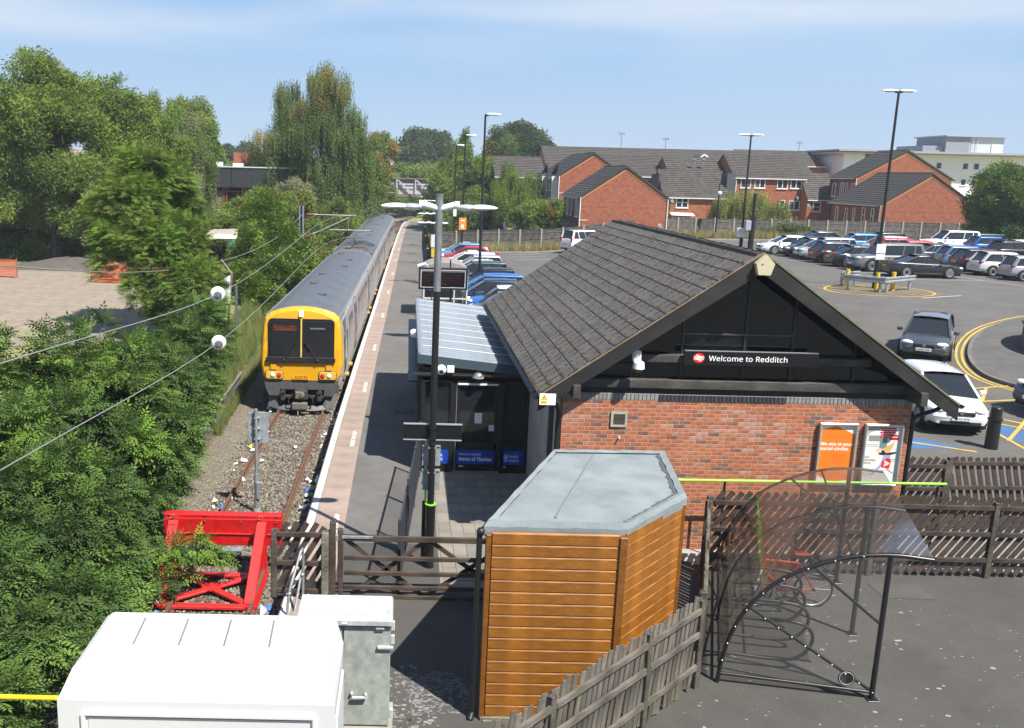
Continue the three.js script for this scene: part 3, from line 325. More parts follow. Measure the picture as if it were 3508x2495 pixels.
// ---------- orange boarded shed ----------
{
  const t = thing('timber_shed', 'orange boarded five-sided shed with grey felt roof beside the timber gate', 'shed');
  T.oak = tex(512, 1.1, (u, v) => { const g = fbm(u, v, 3, 3, 9), f = vnoise(u * 10, v * 130, 130, 3), f2 = vnoise(u * 24, v * 256, 256, 5), k = fbm(u * 1, v * 2 % 1, 6, 3, 19); return [.78 + .16 * (f - .5) + .12 * (f2 - .5) + .28 * (g - .5) + .1 * (k - .5)]; });
  const om = [[.44, .165, .018], [.42, .155, .017], [.46, .175, .020]].map(c => mat(c, .5, { map: T.oak })); const om2 = mat([.34, .125, .015], .5, { map: T.oak });
  const fl = mat([.225, .262, .272], .95, { map: T.speck, bumpMap: T.fineB, bumpScale: .004 });
  const plan = [[1.12, -10.82], [2.84, -10.82], [3.96, -12.06], [4.2, -14.0], [2.46, -14.0]];
  part(t, 'wall', prism(plan.map(([x, z]) => [2.6 + (x - 2.6) * .985, -12.3 + (z + 12.3) * .985]), .03, 2.6), mat([.16, .07, .012], .8));
  const face = (a, b, mats) => { const dx = b[0] - a[0], dz = b[1] - a[1], L = Math.hypot(dx, dz), ang = Math.atan2(-dz, dx); const g = new THREE.ExtrudeGeometry(new THREE.Shape([[-.02, 0], [-.02, .161], [.008, .161], [.016, .152], [.022, .142], [.022, .012], [.010, .003]].map(([d, y]) => new THREE.Vector2(d, y))), { depth: L - .1, bevelEnabled: false }); 
    // profile d outward, y up, extruded along the wall
    const gg = uvLong(fin(g)); const nx = -dz / L * -1, nz = dx / L; // outward for clockwise plan
    for (let i = 0; i < 16; i++) { const m = part(t, 'plank', gg, mats[(i * 5 + (L * 7 | 0)) % 3]); const ox = Math.sin(ang), B = new THREE.Matrix4().makeBasis(V(-dz / L, 0, dx / L), V(0, 1, 0), V(dx / L, 0, dz / L)); m.applyMatrix4(B.setPosition(a[0] + dx / L * .05, .06 + i * .1615, a[1] + dz / L * .05)); } };
  face(plan[0], plan[1], om); face(plan[1], plan[2], om); face(plan[2], plan[3], om);
  for (const [i, w] of [[0, .07], [1, .1], [2, .08]]) part(t, 'corner_trim', cbox(w, 2.58, w, .008).translate(plan[i][0], 1.33, plan[i][1] + .0), om2);
  part(t, 'base_board', [cbar(V(1.1, .03, -10.79), V(2.86, .03, -10.79), .05, .06), box(.12, .06, .1).translate(1.2, .0, -10.78), box(.12, .05, .1).translate(2.3, .0, -10.78)], mat([.30, .27, .19], .9, { map: T.wood }));
  const top = [[1.06, -10.86], [2.90, -10.86], [4.03, -12.1], [4.29, -14.1], [2.44, -14.05]]; const inn = top.map(([x, z]) => [2.75 + (x - 2.75) * .90, -12.35 + (z + 12.35) * .925]);
  const rf = part(t, 'roof', [prism(top.map(([x, z]) => [2.75 + (x - 2.75) * .99, -12.35 + (z + 12.35) * .99]), 2.60, 2.69), tris(inn.flatMap((p, i) => { const q = inn[(i + 1) % 5]; return [[p[0], 2.735, p[1]], [q[0], 2.735, q[1]], [2.75, 2.74, -12.35]]; }))], fl);
  for (let i = 0; i < 5; i++) { const j = (i + 1) % 5, [a, b, c, d] = [top[i], top[j], inn[j], inn[i]]; const rows = []; const n = 14; for (let k = 0; k <= n; k++) { const f = k / n, w = .006 * Math.sin(k * 2.3 + i * 3) + .004 * Math.sin(k * 5.1); const o = [lerp(a[0], b[0], f), lerp(a[1], b[1], f)], u = [lerp(d[0], c[0], f), lerp(d[1], c[1], f)]; rows.push([[o[0], 2.565 + w * .4, o[1]], [o[0], 2.70 + w, o[1]], [lerp(o[0], u[0], .3), 2.77 + w, lerp(o[1], u[1], .3)], [u[0] + w, 2.753 + w * .6, u[1] + w]]); } part(rf, 'felt_edge', tris(strip(rows)), fl); }
  part(rf, 'felt_lap', tris(strip([...Array(14)].map((_, k) => { const f = k / 13, x = lerp(2.0, 3.05, f), z = lerp(-11.1, -13.85, f); return [[x - .02, 2.741, z], [x + .012, 2.75 + .004 * Math.sin(k * 3), z], [x + .03, 2.742, z]]; }))), mat([.16, .175, .175], .95));
  const bitumen = mat([.075, .08, .082], .8); const R = RNG(3); const edge1 = (a, b, w) => { const rows = []; for (let k = 0; k <= 22; k++) { const f = k / 22, x = lerp(a[0], b[0], f), z = lerp(a[1], b[1], f), ww = w * (.55 + R() * .9); rows.push([[x, 2.7425, z], [x + (2.75 - x) * ww, 2.7435, z + (-12.35 - z) * ww]]); } part(rf, 'bitumen_seam', tris(strip(rows)), bitumen); };
  edge1(inn[1], inn[2], .045); edge1(inn[2], inn[3], .05); edge1(inn[0], inn[1], .009); edge1(inn[3], inn[4], .008);
  part(t, 'gutter', [rod(V(1.02, 2.62, -10.84), V(2.4, 2.6, -14.1), .045, .045, 8)], MAT.black); part(t, 'downpipe', [rod(V(1.01, 2.62, -10.86), V(1.0, .06, -10.84), .037), rod(V(1.0, .08, -10.84), V(.97, .015, -10.78), .045), fin(new THREE.SphereGeometry(.055, 10, 8).translate(1.02, 2.64, -10.84))], MAT.black);
}
// ---------- fences ----------
T.oldwood = tex(512, 1.4, (u, v) => { const f = vnoise(u * 8, v * 128, 128, 3), f2 = vnoise(u * 16, v * 256, 256, 5), g = fbm(u, v, 5, 4, 12); const gr = sstep(.55, .8, fbm(u, v, 7, 3, 40)); const c = .72 + .25 * (f - .5) + .22 * (f2 - .5) + .45 * (g - .5); return [c, c * (1 + .05 * gr), c * (1 - .1 * gr)]; });
const WOOD = { dark: [[.085, .058, .045], [.075, .052, .041], [.098, .066, .05]].map(c => mat(c, .85, { map: T.oldwood, bumpMap: T.fineB, bumpScale: .002 })), grey: [[.19, .165, .14], [.16, .145, .12], [.215, .19, .155], [.13, .115, .09]].map(c => mat(c, .95, { map: T.oldwood, bumpMap: T.fineB, bumpScale: .003 })), pale: mat([.27, .25, .20], .9, { map: T.oldwood, bumpMap: T.fineB, bumpScale: .003 }), brown: mat([.105, .07, .052], .8, { map: T.oldwood, bumpMap: T.fineB, bumpScale: .002 }), post: mat([.13, .115, .09], .9, { map: T.oldwood, bumpMap: T.fineB, bumpScale: .003 }) };
function fence(o) { // o: label, a, b ([x,z]), posts (0..1 or outside), h, rails, lean (dx per 1 m height), pitch, mats
  const t = thing('paling_fence', o.label, 'fence', [0, 0, 0], 0); const [ax, az] = o.a, [b_x, bz] = o.b, L = Math.hypot(b_x - ax, bz - az), dx = (b_x - ax) / L, dz = (bz - az) / L, nx = -dz, nz = dx; const R = RNG(o.seed || 1); const y0 = o.y0 || 0;
  const at = (s, y, d) => V(ax + dx * s + nx * d, y0 + y, az + dz * s + nz * d); const side = o.side || 1; // rails stand on +n side times side
  for (const s of o.posts) { const p = at(s, 0, .0); const m = part(t, 'post', cbox(.1, o.ph || o.h, .1, .01).translate(0, (o.ph || o.h) / 2, 0), o.pm || WOOD.post); m.position.copy(p); m.rotation.y = -Math.atan2(dz, dx); const cap = part(t, 'post_cap', cbox(.105, .02, .105, .008).translate(0, (o.ph || o.h) + .004, 0), WOOD.grey[1]); cap.position.copy(p); cap.rotation.y = m.rotation.y; m.rotation.z = (R() - .5) * .03; cap.rotation.z = m.rotation.z; }
  for (let i = 0; i + 1 < o.posts.length; i++) for (const y of o.rails) { const a = at(o.posts[i] + .05, y + (R() - .5) * .012, side * .03), b = at(o.posts[i + 1] - .05, y + (R() - .5) * .012, side * .03); part(t, 'rail', cbar(a, b, .045, .085, .006, V(0, 1, 0)), o.rm || o.mats[0]); }
  const lean = o.lean, dh = o.top - o.bottom, s0 = o.posts[0], s1 = o.posts[o.posts.length - 1]; const g = uvBox(cbox(.095, Math.hypot(dh, lean * dh), .018, .003)); { const u = g.attributes.uv, p = g.attributes.position; for (let i = 0; i < p.count; i++) u.setXY(i, p.getY(i), p.getX(i) + p.getZ(i)); }
  for (let s = s0 - Math.max(0, lean * dh) + .07; s < s1 + Math.max(0, -lean * dh) - .04; s += o.pitch) { // boards cut off at the end posts
    let t0 = 0, t1 = 1; const lx = lean * dh; if (lx > 0) { t0 = Math.max(0, (s0 + .05 - s) / lx); t1 = Math.min(1, (s1 - .05 - s) / lx); } else if (lx < 0) { t0 = Math.max(0, (s1 - .05 - s) / lx); t1 = Math.min(1, (s0 + .05 - s) / lx); } if (t1 - t0 < .12) continue;
    const full = t1 - t0 > .999, jit = (R() - .5) * (o.rough || .02), sk = (R() - .5) * (o.rough || .02); const a = at(s + lx * t0 + sk, o.bottom + dh * t0 + jit, -side * .006), b = at(s + lx * t1 - sk, o.bottom + dh * t1 + jit, -side * .006); const mid = a.clone().add(b).multiplyScalar(.5), up = b.clone().sub(a).normalize(), n = V(nx, 0, nz), x = up.clone().cross(n).normalize(); const m = part(t, 'board', g, o.mats[R() * o.mats.length | 0]); m.applyMatrix4(new THREE.Matrix4().makeBasis(x, up, n).scale(V(o.bw || 1, full ? 1 : t1 - t0, 1)).setPosition(mid)); }
  return t; }
fence({ label: 'dark diagonal paling fence behind the cycle shelter in front of the brick wall', a: [5.62, -15.56], b: [14, -15.55], posts: [0, 3.01, 5.19, 8.2], ph: 1.46, rails: [1.37, .86, .36], lean: .70, pitch: .163, bottom: .08, top: 1.56, h: 1.46, mats: WOOD.dark, pm: WOOD.post, seed: 4 });
fence({ label: 'dark paling fence right of the brick wall corner below the white car', a: [9.78, -17.75], b: [11.2, -17.75], posts: [0, 1.42], rails: [1.44, .95, .55], lean: .62, pitch: .165, bottom: .08, top: 1.62, h: 1.55, mats: WOOD.dark, seed: 5 });
fence({ label: 'dark paling fence with boards leaning left at the right edge of the picture', a: [11.28, -17.8], b: [16, -18.0], posts: [0, 2.4, 4.7], rails: [1.5, .98, .45], lean: -.28, pitch: .155, bottom: .08, top: 1.62, h: 1.6, mats: WOOD.dark, seed: 6 });
fence({ label: 'weathered grey paling fence between the shed and the cycle shelter', a: [4.27, -11.75], b: [5.55, -15.5], posts: [0, 1.95, 3.9], ph: 1.42, rails: [1.26, .8, .3], lean: .12, pitch: .125, bottom: .06, top: 1.5, h: 1.42, mats: WOOD.grey, seed: 7, side: 1, rough: .05, bw: .9 });
fence({ label: 'weathered grey paling fence in the foreground slanting in front of the shed', a: [1.0, -8.5], b: [4.22, -11.68], posts: [-.9, 1.05, 3.12, 4.52], ph: 1.35, rails: [1.22, .86, .36], lean: .16, pitch: .118, bottom: .05, top: 1.42, h: 1.35, mats: WOOD.grey, rm: WOOD.grey[0], seed: 8, side: 1, rough: .09, bw: .95 });
fence({ label: 'short brown paling panel between the red buffer stop and the gate post', a: [-2.12, -14.22], b: [-1.22, -14.2], posts: [0, .9], ph: 1.2, rails: [1.14, .63, .13], lean: .58, pitch: .165, bottom: .05, top: 1.34, h: 1.2, mats: WOOD.dark, rm: WOOD.dark[2], seed: 9 });
// ---------- timber gate ----------
{
  const t = thing('timber_gate', 'brown timber five-bar gate with crossed braces beside the shed', 'gate'); const z = -14.2, a = -.94, b = 1.95, mid = .43, m = WOOD.brown;
  for (const y of [1.09, .74, .47, .21]) part(t, 'bar', cbar(V(a, y, z), V(b, y, z), .05, y > 1 ? .10 : .075, .008, V(0, 1, 0)), m); part(t, 'bar', cbar(V(a, -.0 + .04, z), V(b, .04, z), .05, .075, .008, V(0, 1, 0)), m);
  for (const [p, q] of [[[a, 1.06], [mid, .03]], [[a + .12, .05], [mid, 1.05]], [[mid + .06, 1.05], [b, .02]], [[mid, .04], [b - .1, 1.05]]]) part(t, 'brace', cbar(V(p[0], p[1], z - .05), V(q[0], q[1], z - .05), .03, .075, .005, V(0, 1, 0)), m);
  part(t, 'stile', cbox(.09, 1.24, .08, .012).translate(-1.0, .64, z), m); part(t, 'stile', cbox(.08, 1.15, .07, .012).translate(b, .6, z), m); for (const y of [1.11, .03]) part(t, 'hinge_strap', [cbox(.52, .05, .012, .003).translate(-.72, y + .01, z + .035), cbox(.05, .11, .05, .008).translate(-1.06, y, z + .03)], MAT.galv);
  solo('gate_post', 'pale weathered square gate post beside the brown gate post', 'post', cbox(.115, 1.22, .12, .012).translate(-1.255, .61, -14.14), WOOD.pale); solo('gate_post', 'dark brown gate post carrying the hinges of the timber gate', 'post', cbox(.10, 1.38, .11, .012).translate(-1.13, .69, -14.2), WOOD.brown);
}
// ---------- railings along the platform ----------
{
  const t = thing('platform_railing', 'black bar railing along the platform between the gate and the entrance pavilion', 'railing'); const P = s => [lerp(-.02, .41, s), lerp(-14.4, -20.55, s)]; const gm = mat([.03, .034, .042], .5);
  for (const y of [1.28, .12]) { const [x0, z0] = P(0), [x1, z1] = P(1); part(t, 'rail', cbar(V(x0, y, z0), V(x1, y, z1), .035, .045, .004), gm); } const g = rod(V(0, .1, 0), V(0, 1.27, 0), .009, .009, 5); for (let i = 0; i <= 62; i++) { const [x, z] = P(i / 62); const m = part(t, 'bar', g, gm); m.position.set(x, 0, z); } for (const s of [0, .34, .67, 1]) { const [x, z] = P(s); part(t, 'post', cbox(.05, 1.36, .05, .006).translate(x, .68, z), gm); }
}
// ---------- lamp with double wing ----------
function wing(t, s, lm, dm, y) { // one side: arm and two overlapping leaf-shaped shades
  part(t, 'arm', [rod(V(0, y, 0), V(s * .26, y + .07, 0), .052, .06, 10), rod(V(s * .26, y + .07, 0), V(s * .34, y + .07, 0), .065, .065, 10)], lm);
  const leaf = (x0, x1, h, w) => { const rows = []; for (let i = 0; i <= 10; i++) { const f = i / 10, r = []; for (let j = 0; j <= 8; j++) { const a = j / 8 * Math.PI, k = Math.pow(Math.sin(Math.PI * clamp(.08 + f * .86)), .6); r.push([s * lerp(x0, x1, f), y + .03 + Math.sin(a) * h * k + .05 * f * 0, Math.cos(a) * w * k]); } rows.push(r); } return tris(strip(rows)); };
  part(t, 'shade', [leaf(.30, .64, .06, .17)], dm); part(t, 'lamp_bowl', leaf(.30, .64, -.06, .15), mat([.70, .72, .72], .25)); part(t, 'shade', [leaf(.48, .98, .06, .16)], lm); part(t, 'lamp_bowl', leaf(.49, .97, -.035, .14), mat([.74, .76, .75], .3));
}
{
  const t = thing('platform_lamp', 'tall platform lamp with two white winged heads on a black post by the gate', 'lamp post', [.53, 0, -15.51]); const lm = mat([.72, .75, .74], .35), dm = mat([.34, .34, .37], .4);
  part(t, 'post', [post(0, 0, 0, 5.1, .062, .058)], MAT.black); part(t, 'upper_post', [post(0, 0, 5.1, 6.74, .064, .060), fin(new THREE.CylinderGeometry(.066, .066, .02, 14).translate(0, 6.74, 0))], mat([.27, .29, .30], .5, { metalness: .35, map: T.fine })); part(t, 'base_sleeve', [post(0, 0, 0, 1.22, .092, .092, 18)], mat([.012, .012, .012], .22)); part(t, 'sleeve_top', post(0, 0, 1.22, 1.235, .1, .1, 18), MAT.lime);
  wing(t, -1, lm, dm, 6.5); wing(t, 1, lm, dm, 6.5);
  const n = thing('platform_nameboard', 'black back of a long station nameboard fixed to the winged lamp post', 'sign', [.53, 2.56, -15.58]); part(n, 'board', cbox(1.04, .27, .04, .004), mat([.010, .010, .010], .35)); part(n, 'edge_rail', [cbox(1.05, .03, .05, .006).translate(0, .145, .01), cbox(1.05, .025, .05, .006).translate(0, -.145, .01)], mat([.22, .24, .24], .3)); part(n, 'clamp', [box(.12, .03, .16).translate(0, .1, .06), box(.12, .03, .16).translate(0, -.1, .06)], MAT.black);
  for (const [y, l] of [[2.12, 'upper grey sign plate seen from behind on the winged lamp post'], [1.66, 'lower grey sign plate seen from behind on the winged lamp post']]) { const p = thing('sign_plate', l, 'sign', [.52, y, -15.6]); part(p, 'plate', cbox(.33, .40, .012, .003), mat([.42, .46, .48], .4, { metalness: .3, map: T.fine })); part(p, 'clamp', [box(.14, .02, .15).translate(.01, .17, .06), box(.32, .016, .02).translate(0, .17, .012)], MAT.galv); }
  const c = solo('cable_pipe', 'bright green vertical pipe on a black stand behind the winged lamp post', 'pipe', [rod(V(.44, 1.2, -15.7), V(.42, 2.5, -15.7), .022)], MAT.lime);
  part(c, 'stand', [rod(V(.42, 0, -15.72), V(.42, 1.2, -15.72), .04)], MAT.black);
}
// ---------- red buffer stop ----------
{
  const t = thing('buffer_stop', 'bright red steel buffer stop at the end of the rusty track', 'buffer stop'); const m = MAT.red, m2 = mat([.68, .03, .028], .4, { map: T.fine });
  part(t, 'buffer_beam', [cbox(2.4, .58, .12, .015).translate(-3.63, -.19, -17.45), cbox(2.4, .1, .2, .015).translate(-3.63, .13, -17.5)], m); part(t, 'beam_strip', [cbox(2.4, .02, .03, .004).translate(-3.63, -.22, -17.375)], m2); for (let i = 0; i < 8; i++) part(t, 'bolt', fin(new THREE.SphereGeometry(.022, 8, 6).translate(-4.72 + (i % 4) * .73, i < 4 ? .04 : .16, i < 4 ? -17.38 : -17.4)), MAT.rust);
  for (const x of [-2.8, -4.58]) { part(t, 'raking_leg', cbar(V(x, .1, -17.22), V(x - (x > -3.5 ? .04 : -.06), -1.0, -15.85), .2, .1, .012, V(0, 1, 0)), m2); part(t, 'leg_web', tris(quad([x, .02, -17.3], [x, -1.05, -17.3], [x - .0, -1.08, -15.95], [x, -1.0, -15.9])), m); part(t, 'upright', cbox(.16, 1.15, .14, .012).translate(x, -.5, -17.3), m); part(t, 'top_eye', fin(new THREE.TorusGeometry(.04, .014, 8, 14).translate(x - .05, .15, -17.33)), mat([.5, .06, .05], .5)); part(t, 'foot_rail', cbar(V(x, -1.02, -17.3), V(x, -1.02, -15.75), .24, .08, .01), m); }
  part(t, 'cross_tie', cbar(V(-4.5, -1.0, -17.12), V(-2.9, -1.0, -17.12), .14, .06, .008), m2); part(t, 'cross_tie', cbar(V(-4.5, -1.0, -15.76), V(-2.9, -1.0, -15.76), .16, .06, .008), m2); part(t, 'cross_brace', cbar(V(-4.4, -.985, -17.05), V(-2.95, -.985, -15.9), .15, .05, .008), m2); part(t, 'cross_brace', cbar(V(-2.95, -.975, -17.05), V(-4.4, -.975, -15.9), .15, .05, .008), m2); part(t, 'gusset', prism([[-3.9, -16.48], [-3.67, -16.28], [-3.44, -16.48], [-3.67, -16.7]], -.96, -.945), m2);
  const s = thing('track_stop_sign', 'grey sign board seen from behind on a galvanised pole in the track', 'sign', [-3.5, -1.05, -20.78]); part(s, 'pole', [post(0, 0, 0, 2.56, .042, .042), post(0, 0, 0, .95, .062, .062)], MAT.galv); part(s, 'board', cbox(.49, .76, .014, .004).translate(.04, 2.08, -.075), mat([.40, .45, .48], .45, { metalness: .25, map: T.fine })); part(s, 'pole_box', cbox(.09, .42, .07, .006).translate(.05, .55, .055), MAT.galv); for (const y of [1.82, 2.08, 2.34]) part(s, 'clamp', cbox(.15, .025, .11, .004).translate(.02, y, -.02), MAT.galv); part(s, 'footing', post(0, 0, -.05, .07, .1, .08), MAT.concrete);
}
// ---------- white kiosk, grey cabinet, hand rails, yellow pole ----------
{
  const t = thing('white_kiosk', 'white glass fibre kiosk with sloping roof edges in the near foreground', 'kiosk'); const w = mat([.60, .60, .60], .4), w2 = mat([.56, .56, .565], .4); const x0 = -3.3, x1 = -.6, zb = -9.15, zf = -7.95;
  const ring = (i, y, dz = 0) => [[x0 + i, y, zb + i * .25], [x1 - i * .62, y, zb + i * .25], [x1 - i * .62, y, zf - i + dz], [x0 + i, y, zf - i + dz]]; const loop = r => [...r, r[0]];
  part(t, 'body', tris(strip([loop(ring(0, 0)), loop(ring(0, 2.0)), loop(ring(.03, 2.06))])), w2); part(t, 'roof', tris([...strip([loop(ring(.03, 2.06)), loop(ring(.12, 2.27)), loop(ring(.19, 2.325)), loop(ring(.23, 2.335))]), ...quad(...ring(.23, 2.335))]), w);
  for (const x of [-2.72, -2.26, -1.8, -1.34]) part(t, 'roof_seam', cbar(V(x, 2.336, -8.98), V(x + .03, 2.336, -8.42), .022, .010, .003), mat([.17, .17, .17], .6)); part(t, 'roof_lip', [cbar(V(x0 + .25, 2.34, -8.2), V(x1 - .15, 2.34, -8.2), .02, .014, .004), cbar(V(x1 - .14, 2.34, -8.2), V(x1 - .14, 2.34, -9.05), .02, .014, .004)], w);
  part(t, 'door_surround', [cbox(2.26, .05, .05, .012).translate(-1.92, 1.87, zf + .01), cbox(.05, 1.8, .05, .012).translate(-3.05, .97, zf + .01), cbox(.05, 1.8, .05, .012).translate(-.80, .97, zf + .01)], w); part(t, 'door_gasket', bx(-3.0, 1.835, zf + .002, -.84, 1.85, zf + .02), mat([.10, .11, .12], .6)); part(t, 'door', bx(-3.0, .05, zf - .005, -.84, 1.83, zf + .008), w2); part(t, 'side_panel', [cbox(.03, 1.5, .9, .01).translate(x1 + .005, 1.05, -8.5)], w);
  const c = thing('equipment_cabinet', 'grey steel trackside equipment cabinet with sloping lid beside the white kiosk', 'cabinet'); const g = mat([.39, .42, .385], .5, { map: T.fine }), gl = mat([.52, .545, .53], .45, { map: T.fine });
  part(c, 'carcass', bx(-1.24, .05, -11.05, -.1, 1.50, -10.55), g); part(c, 'lid', [wallShape([[-1.28, 1.5], [-.07, 1.5], [-.07, 1.56], [-1.28, 1.56]], -11.1, -10.47), tris([...quad([-1.28, 1.56, -10.47], [-.07, 1.56, -10.47], [-.09, 1.67, -10.95], [-1.26, 1.67, -10.95]), ...quad([-1.26, 1.67, -10.95], [-.09, 1.67, -10.95], [-.07, 1.56, -11.1], [-1.28, 1.56, -11.1]), [-.07, 1.56, -10.47], [-.09, 1.67, -10.95], [-.07, 1.56, -11.1]])], gl); part(c, 'door', cbox(.59, 1.38, .03, .006).translate(-1.0 + .605, .77, -10.535), g); part(c, 'door', cbox(.52, 1.38, .03, .006).translate(-.975, .77, -10.535), g); part(c, 'handle', [cbox(.03, .03, .05, .005).translate(-.58, .54, -10.5), cbox(.17, .03, .03, .006).translate(-.49, .50, -10.47), cbox(.03, .07, .06, .006).translate(-.4, .51, -10.49)], gl); part(c, 'hasp', [cbox(.11, .03, .03, .004).translate(-.23, 1.45, -10.5)], MAT.galv); part(c, 'hinge', cbox(.2, .035, .04, .004).translate(-.16, 1.19, -10.5), gl); for (const y of [1.55, 1.36, .32]) part(c, 'hinge', cbox(.05, .12, .05, .006).translate(-.07, y - .08, -10.55), gl); part(c, 'plinth', bx(-1.3, .0, -11.1, -.05, .05, -10.48), MAT.concrete); part(c, 'lid_label', box(.07, .02, .004).translate(-.68, 1.53, -10.466), MAT.white);
  const h = thing('ramp_handrail', 'galvanised tube handrail rising behind the white kiosk at the platform ramp', 'handrail'); part(h, 'rail', [tube([V(-1.82, -.1, -13.55), V(-1.78, .38, -13.6), V(-1.7, .7, -13.8), V(-1.62, .97, -14.0), V(-1.61, .9, -14.03), V(-1.62, -.1, -14.1)], .024, 30, 8)], MAT.galv); part(h, 'rail', [rod(V(-1.72, -.1, -13.6), V(-1.64, .48, -13.95), .022)], MAT.galv); for (const [x, y, z] of [[-1.78, .36, -13.6], [-1.68, .7, -13.83], [-1.62, .48, -14.06]]) part(h, 'joint', fin(new THREE.SphereGeometry(.036, 10, 8).translate(x, y, z)), MAT.galv);
  const y = thing('yellow_pole', 'yellow horizontal pole with black lettering entering from the left behind the kiosk', 'pole'); part(y, 'pole', rod(V(-6.2, 1.6, -8.62), V(-3.2, 1.6, -8.6), .026, .026, 10), mat([.70, .48, .01], .45)); part(y, 'lettering', [box(.03, .035, .004).rotateZ(.3).translate(-4.14, 1.602, -8.592), box(.03, .012, .004).translate(-4.095, 1.61, -8.592), box(.012, .04, .004).translate(-4.06, 1.60, -8.592)], MAT.black);
}
// ---------- cycle shelter, racks and bicycle ----------
{
  const O = [4.6, -11.83], X = [.985, .174], A = [.315, -.949]; const at = (u, y, w) => V(O[0] + u * X[0] + w * A[0], y, O[1] + u * X[1] + w * A[1]);
  const t = thing('cycle_shelter', 'black tube cycle shelter with curved clear plastic roof in front of the paling fence', 'cycle shelter'); const prof = [[0, 0], [.05, .42], [.14, .82], [.33, 1.22], [.66, 1.62], [1.1, 1.90], [1.62, 2.10], [2.15, 2.17], [2.62, 2.15]]; const curve = new THREE.CatmullRomCurve3(prof.map(([u, y]) => V(u, y, 0))); const cp = curve.getPoints(36); const bm = mat([.014, .014, .016], .35);
  const W = [0, 1.95, 3.95]; for (const w of W) { part(t, 'hoop', tube(cp.map(p => at(p.x, p.y, w)), w ? .022 : .03, 48, 6), bm); part(t, 'post', rod(at(2.08, 0, w), at(2.08, 2.15, w), .038), bm); part(t, 'base_plate', cbox(.16, .012, .16, .003).translate(...at(2.08, .02, w).toArray()), bm); }
  for (const w of [0, 3.95]) { part(t, 'brace', rod(at(2.08, .13, w), at(.33, 1.22, w), .024), bm); part(t, 'brace', rod(at(2.08, 1.14, w), at(1.12, 1.9, w), .022), bm); part(t, 'bottom_rail', rod(at(0, .16, w), at(2.08, .12, w), .024), bm); } for (const [u, y] of [[.14, .82], [1.62, 2.10]]) part(t, 'purlin', rod(at(u, y - .03, 0), at(u, y - .03, 3.95), .018), bm); part(t, 'bottom_rail', rod(at(0.02, .16, 0), at(.02, .16, 3.95), .02), bm); part(t, 'brace', rod(at(.1, .6, .1), at(1.1, 1.86, 1.9), .016), bm); part(t, 'brace', rod(at(.1, .6, 3.8), at(1.1, 1.86, 2.0), .016), bm);
  const pm = new THREE.MeshPhysicalMaterial({ roughness: .10, transmission: .96, thickness: 0, ior: 1.5, side: THREE.DoubleSide }); pm.color.setRGB(.66, .63, .60);
  for (const [a, b] of [[.03, 1.93], [1.97, 3.92]]) { const rows = [0, .25, .5, .75, 1].map(f => cp.slice(3).map((p, i) => { const v = at(p.x, p.y + .028, lerp(a, b, f)); return [v.x, v.y, v.z]; })); part(t, 'roof_pane', tris(strip(rows)), pm); }
  const em = pm.clone(); em.color.setRGB(.82, .81, .79); part(t, 'end_pane', tris([...cp.slice(2, 34).flatMap((p, i, l) => i + 1 < l.length ? [at(2.0, Math.min(.2, 2), -.02), at(p.x, p.y, -.02), at(l[i + 1].x, l[i + 1].y, -.02)].map(v => v.toArray()) : [])]), em);
  part(t, 'maker_badge', [fin(new THREE.CircleGeometry(.115, 24).rotateY(-.175).translate(...at(1.72, .30, -.05 * -1 - .07).toArray()))], mat([.012, .012, .012], .5)); part(t, 'badge_ring', fin(new THREE.TorusGeometry(.095, .006, 6, 24).rotateY(-.175).translate(...at(1.72, .30, -.015 - .01).toArray())), mat([.3, .3, .29], .5));
  for (let i = 0; i < 18; i++) { const p = cp[4 + i % 9 * 3], w = i < 9 ? 0 : 0; part(t, 'bolt', fin(new THREE.SphereGeometry(.013, 6, 5).translate(...(i < 9 ? at(p.x, p.y, -.03) : at(2.08 - (i - 9) * .19, .13 + (i - 9) * .118, -.028)).toArray())), MAT.alu); }
  const labs = ['nearest', 'second', 'third']; for (let i = 0; i < 4; i++) { const w = .55 + i * .62; const r = solo('cycle_rack_hoop', ['black tube cycle rack hoop at the near end of the cycle shelter', 'black tube cycle rack hoop next to the nearest one under the shelter', 'black tube cycle rack hoop just before the bicycle wheel', 'black tube cycle rack hoop beside the parked red bicycle'][i], 'cycle rack', tube([[.12, .78], [.9, .80], [1.2, .74], [1.3, .58], [1.24, .36], [1.08, .22], [.8, .18], [.12, .2]].map(([u, y]) => at(u, y, w)), .026, 40, 8), bm, 'rack hoops in the cycle shelter'); }
  // bicycle
  const b = thing('bicycle', 'red and black mountain bicycle parked at the racks under the clear shelter', 'bicycle'); const c0 = V(5.98, .33, -14.2), c1 = V(7.02, .33, -14.25); const red = mat([.42, .03, .02], .4);
  for (const c of [c0, c1]) { const wt = part(b, 'wheel', fin(new THREE.TorusGeometry(.32, .024, 8, 36).translate(c.x, c.y, c.z)), MAT.rubber); part(wt, 'rim', fin(new THREE.TorusGeometry(.292, .012, 6, 36).translate(c.x, c.y, c.z)), mat([.55, .56, .58], .3, { metalness: .6 })); const sp = []; for (let i = 0; i < 16; i++) { const a = i * Math.PI / 8; sp.push(rod(c.clone(), V(c.x + .29 * Math.cos(a), c.y + .29 * Math.sin(a), c.z), .0018, .0018, 3)); } part(wt, 'spokes', sp, MAT.alu); part(wt, 'hub', rod(c.clone().add(V(0, 0, -.05)), c.clone().add(V(0, 0, .05)), .025), MAT.black); }
  const bb = V(6.44, .30, -14.22), st = V(6.72, .80, -14.23), hd = V(6.14, .86, -14.21), hd2 = V(6.10, .72, -14.21), sd = V(6.76, .95, -14.23); // front wheel on the left
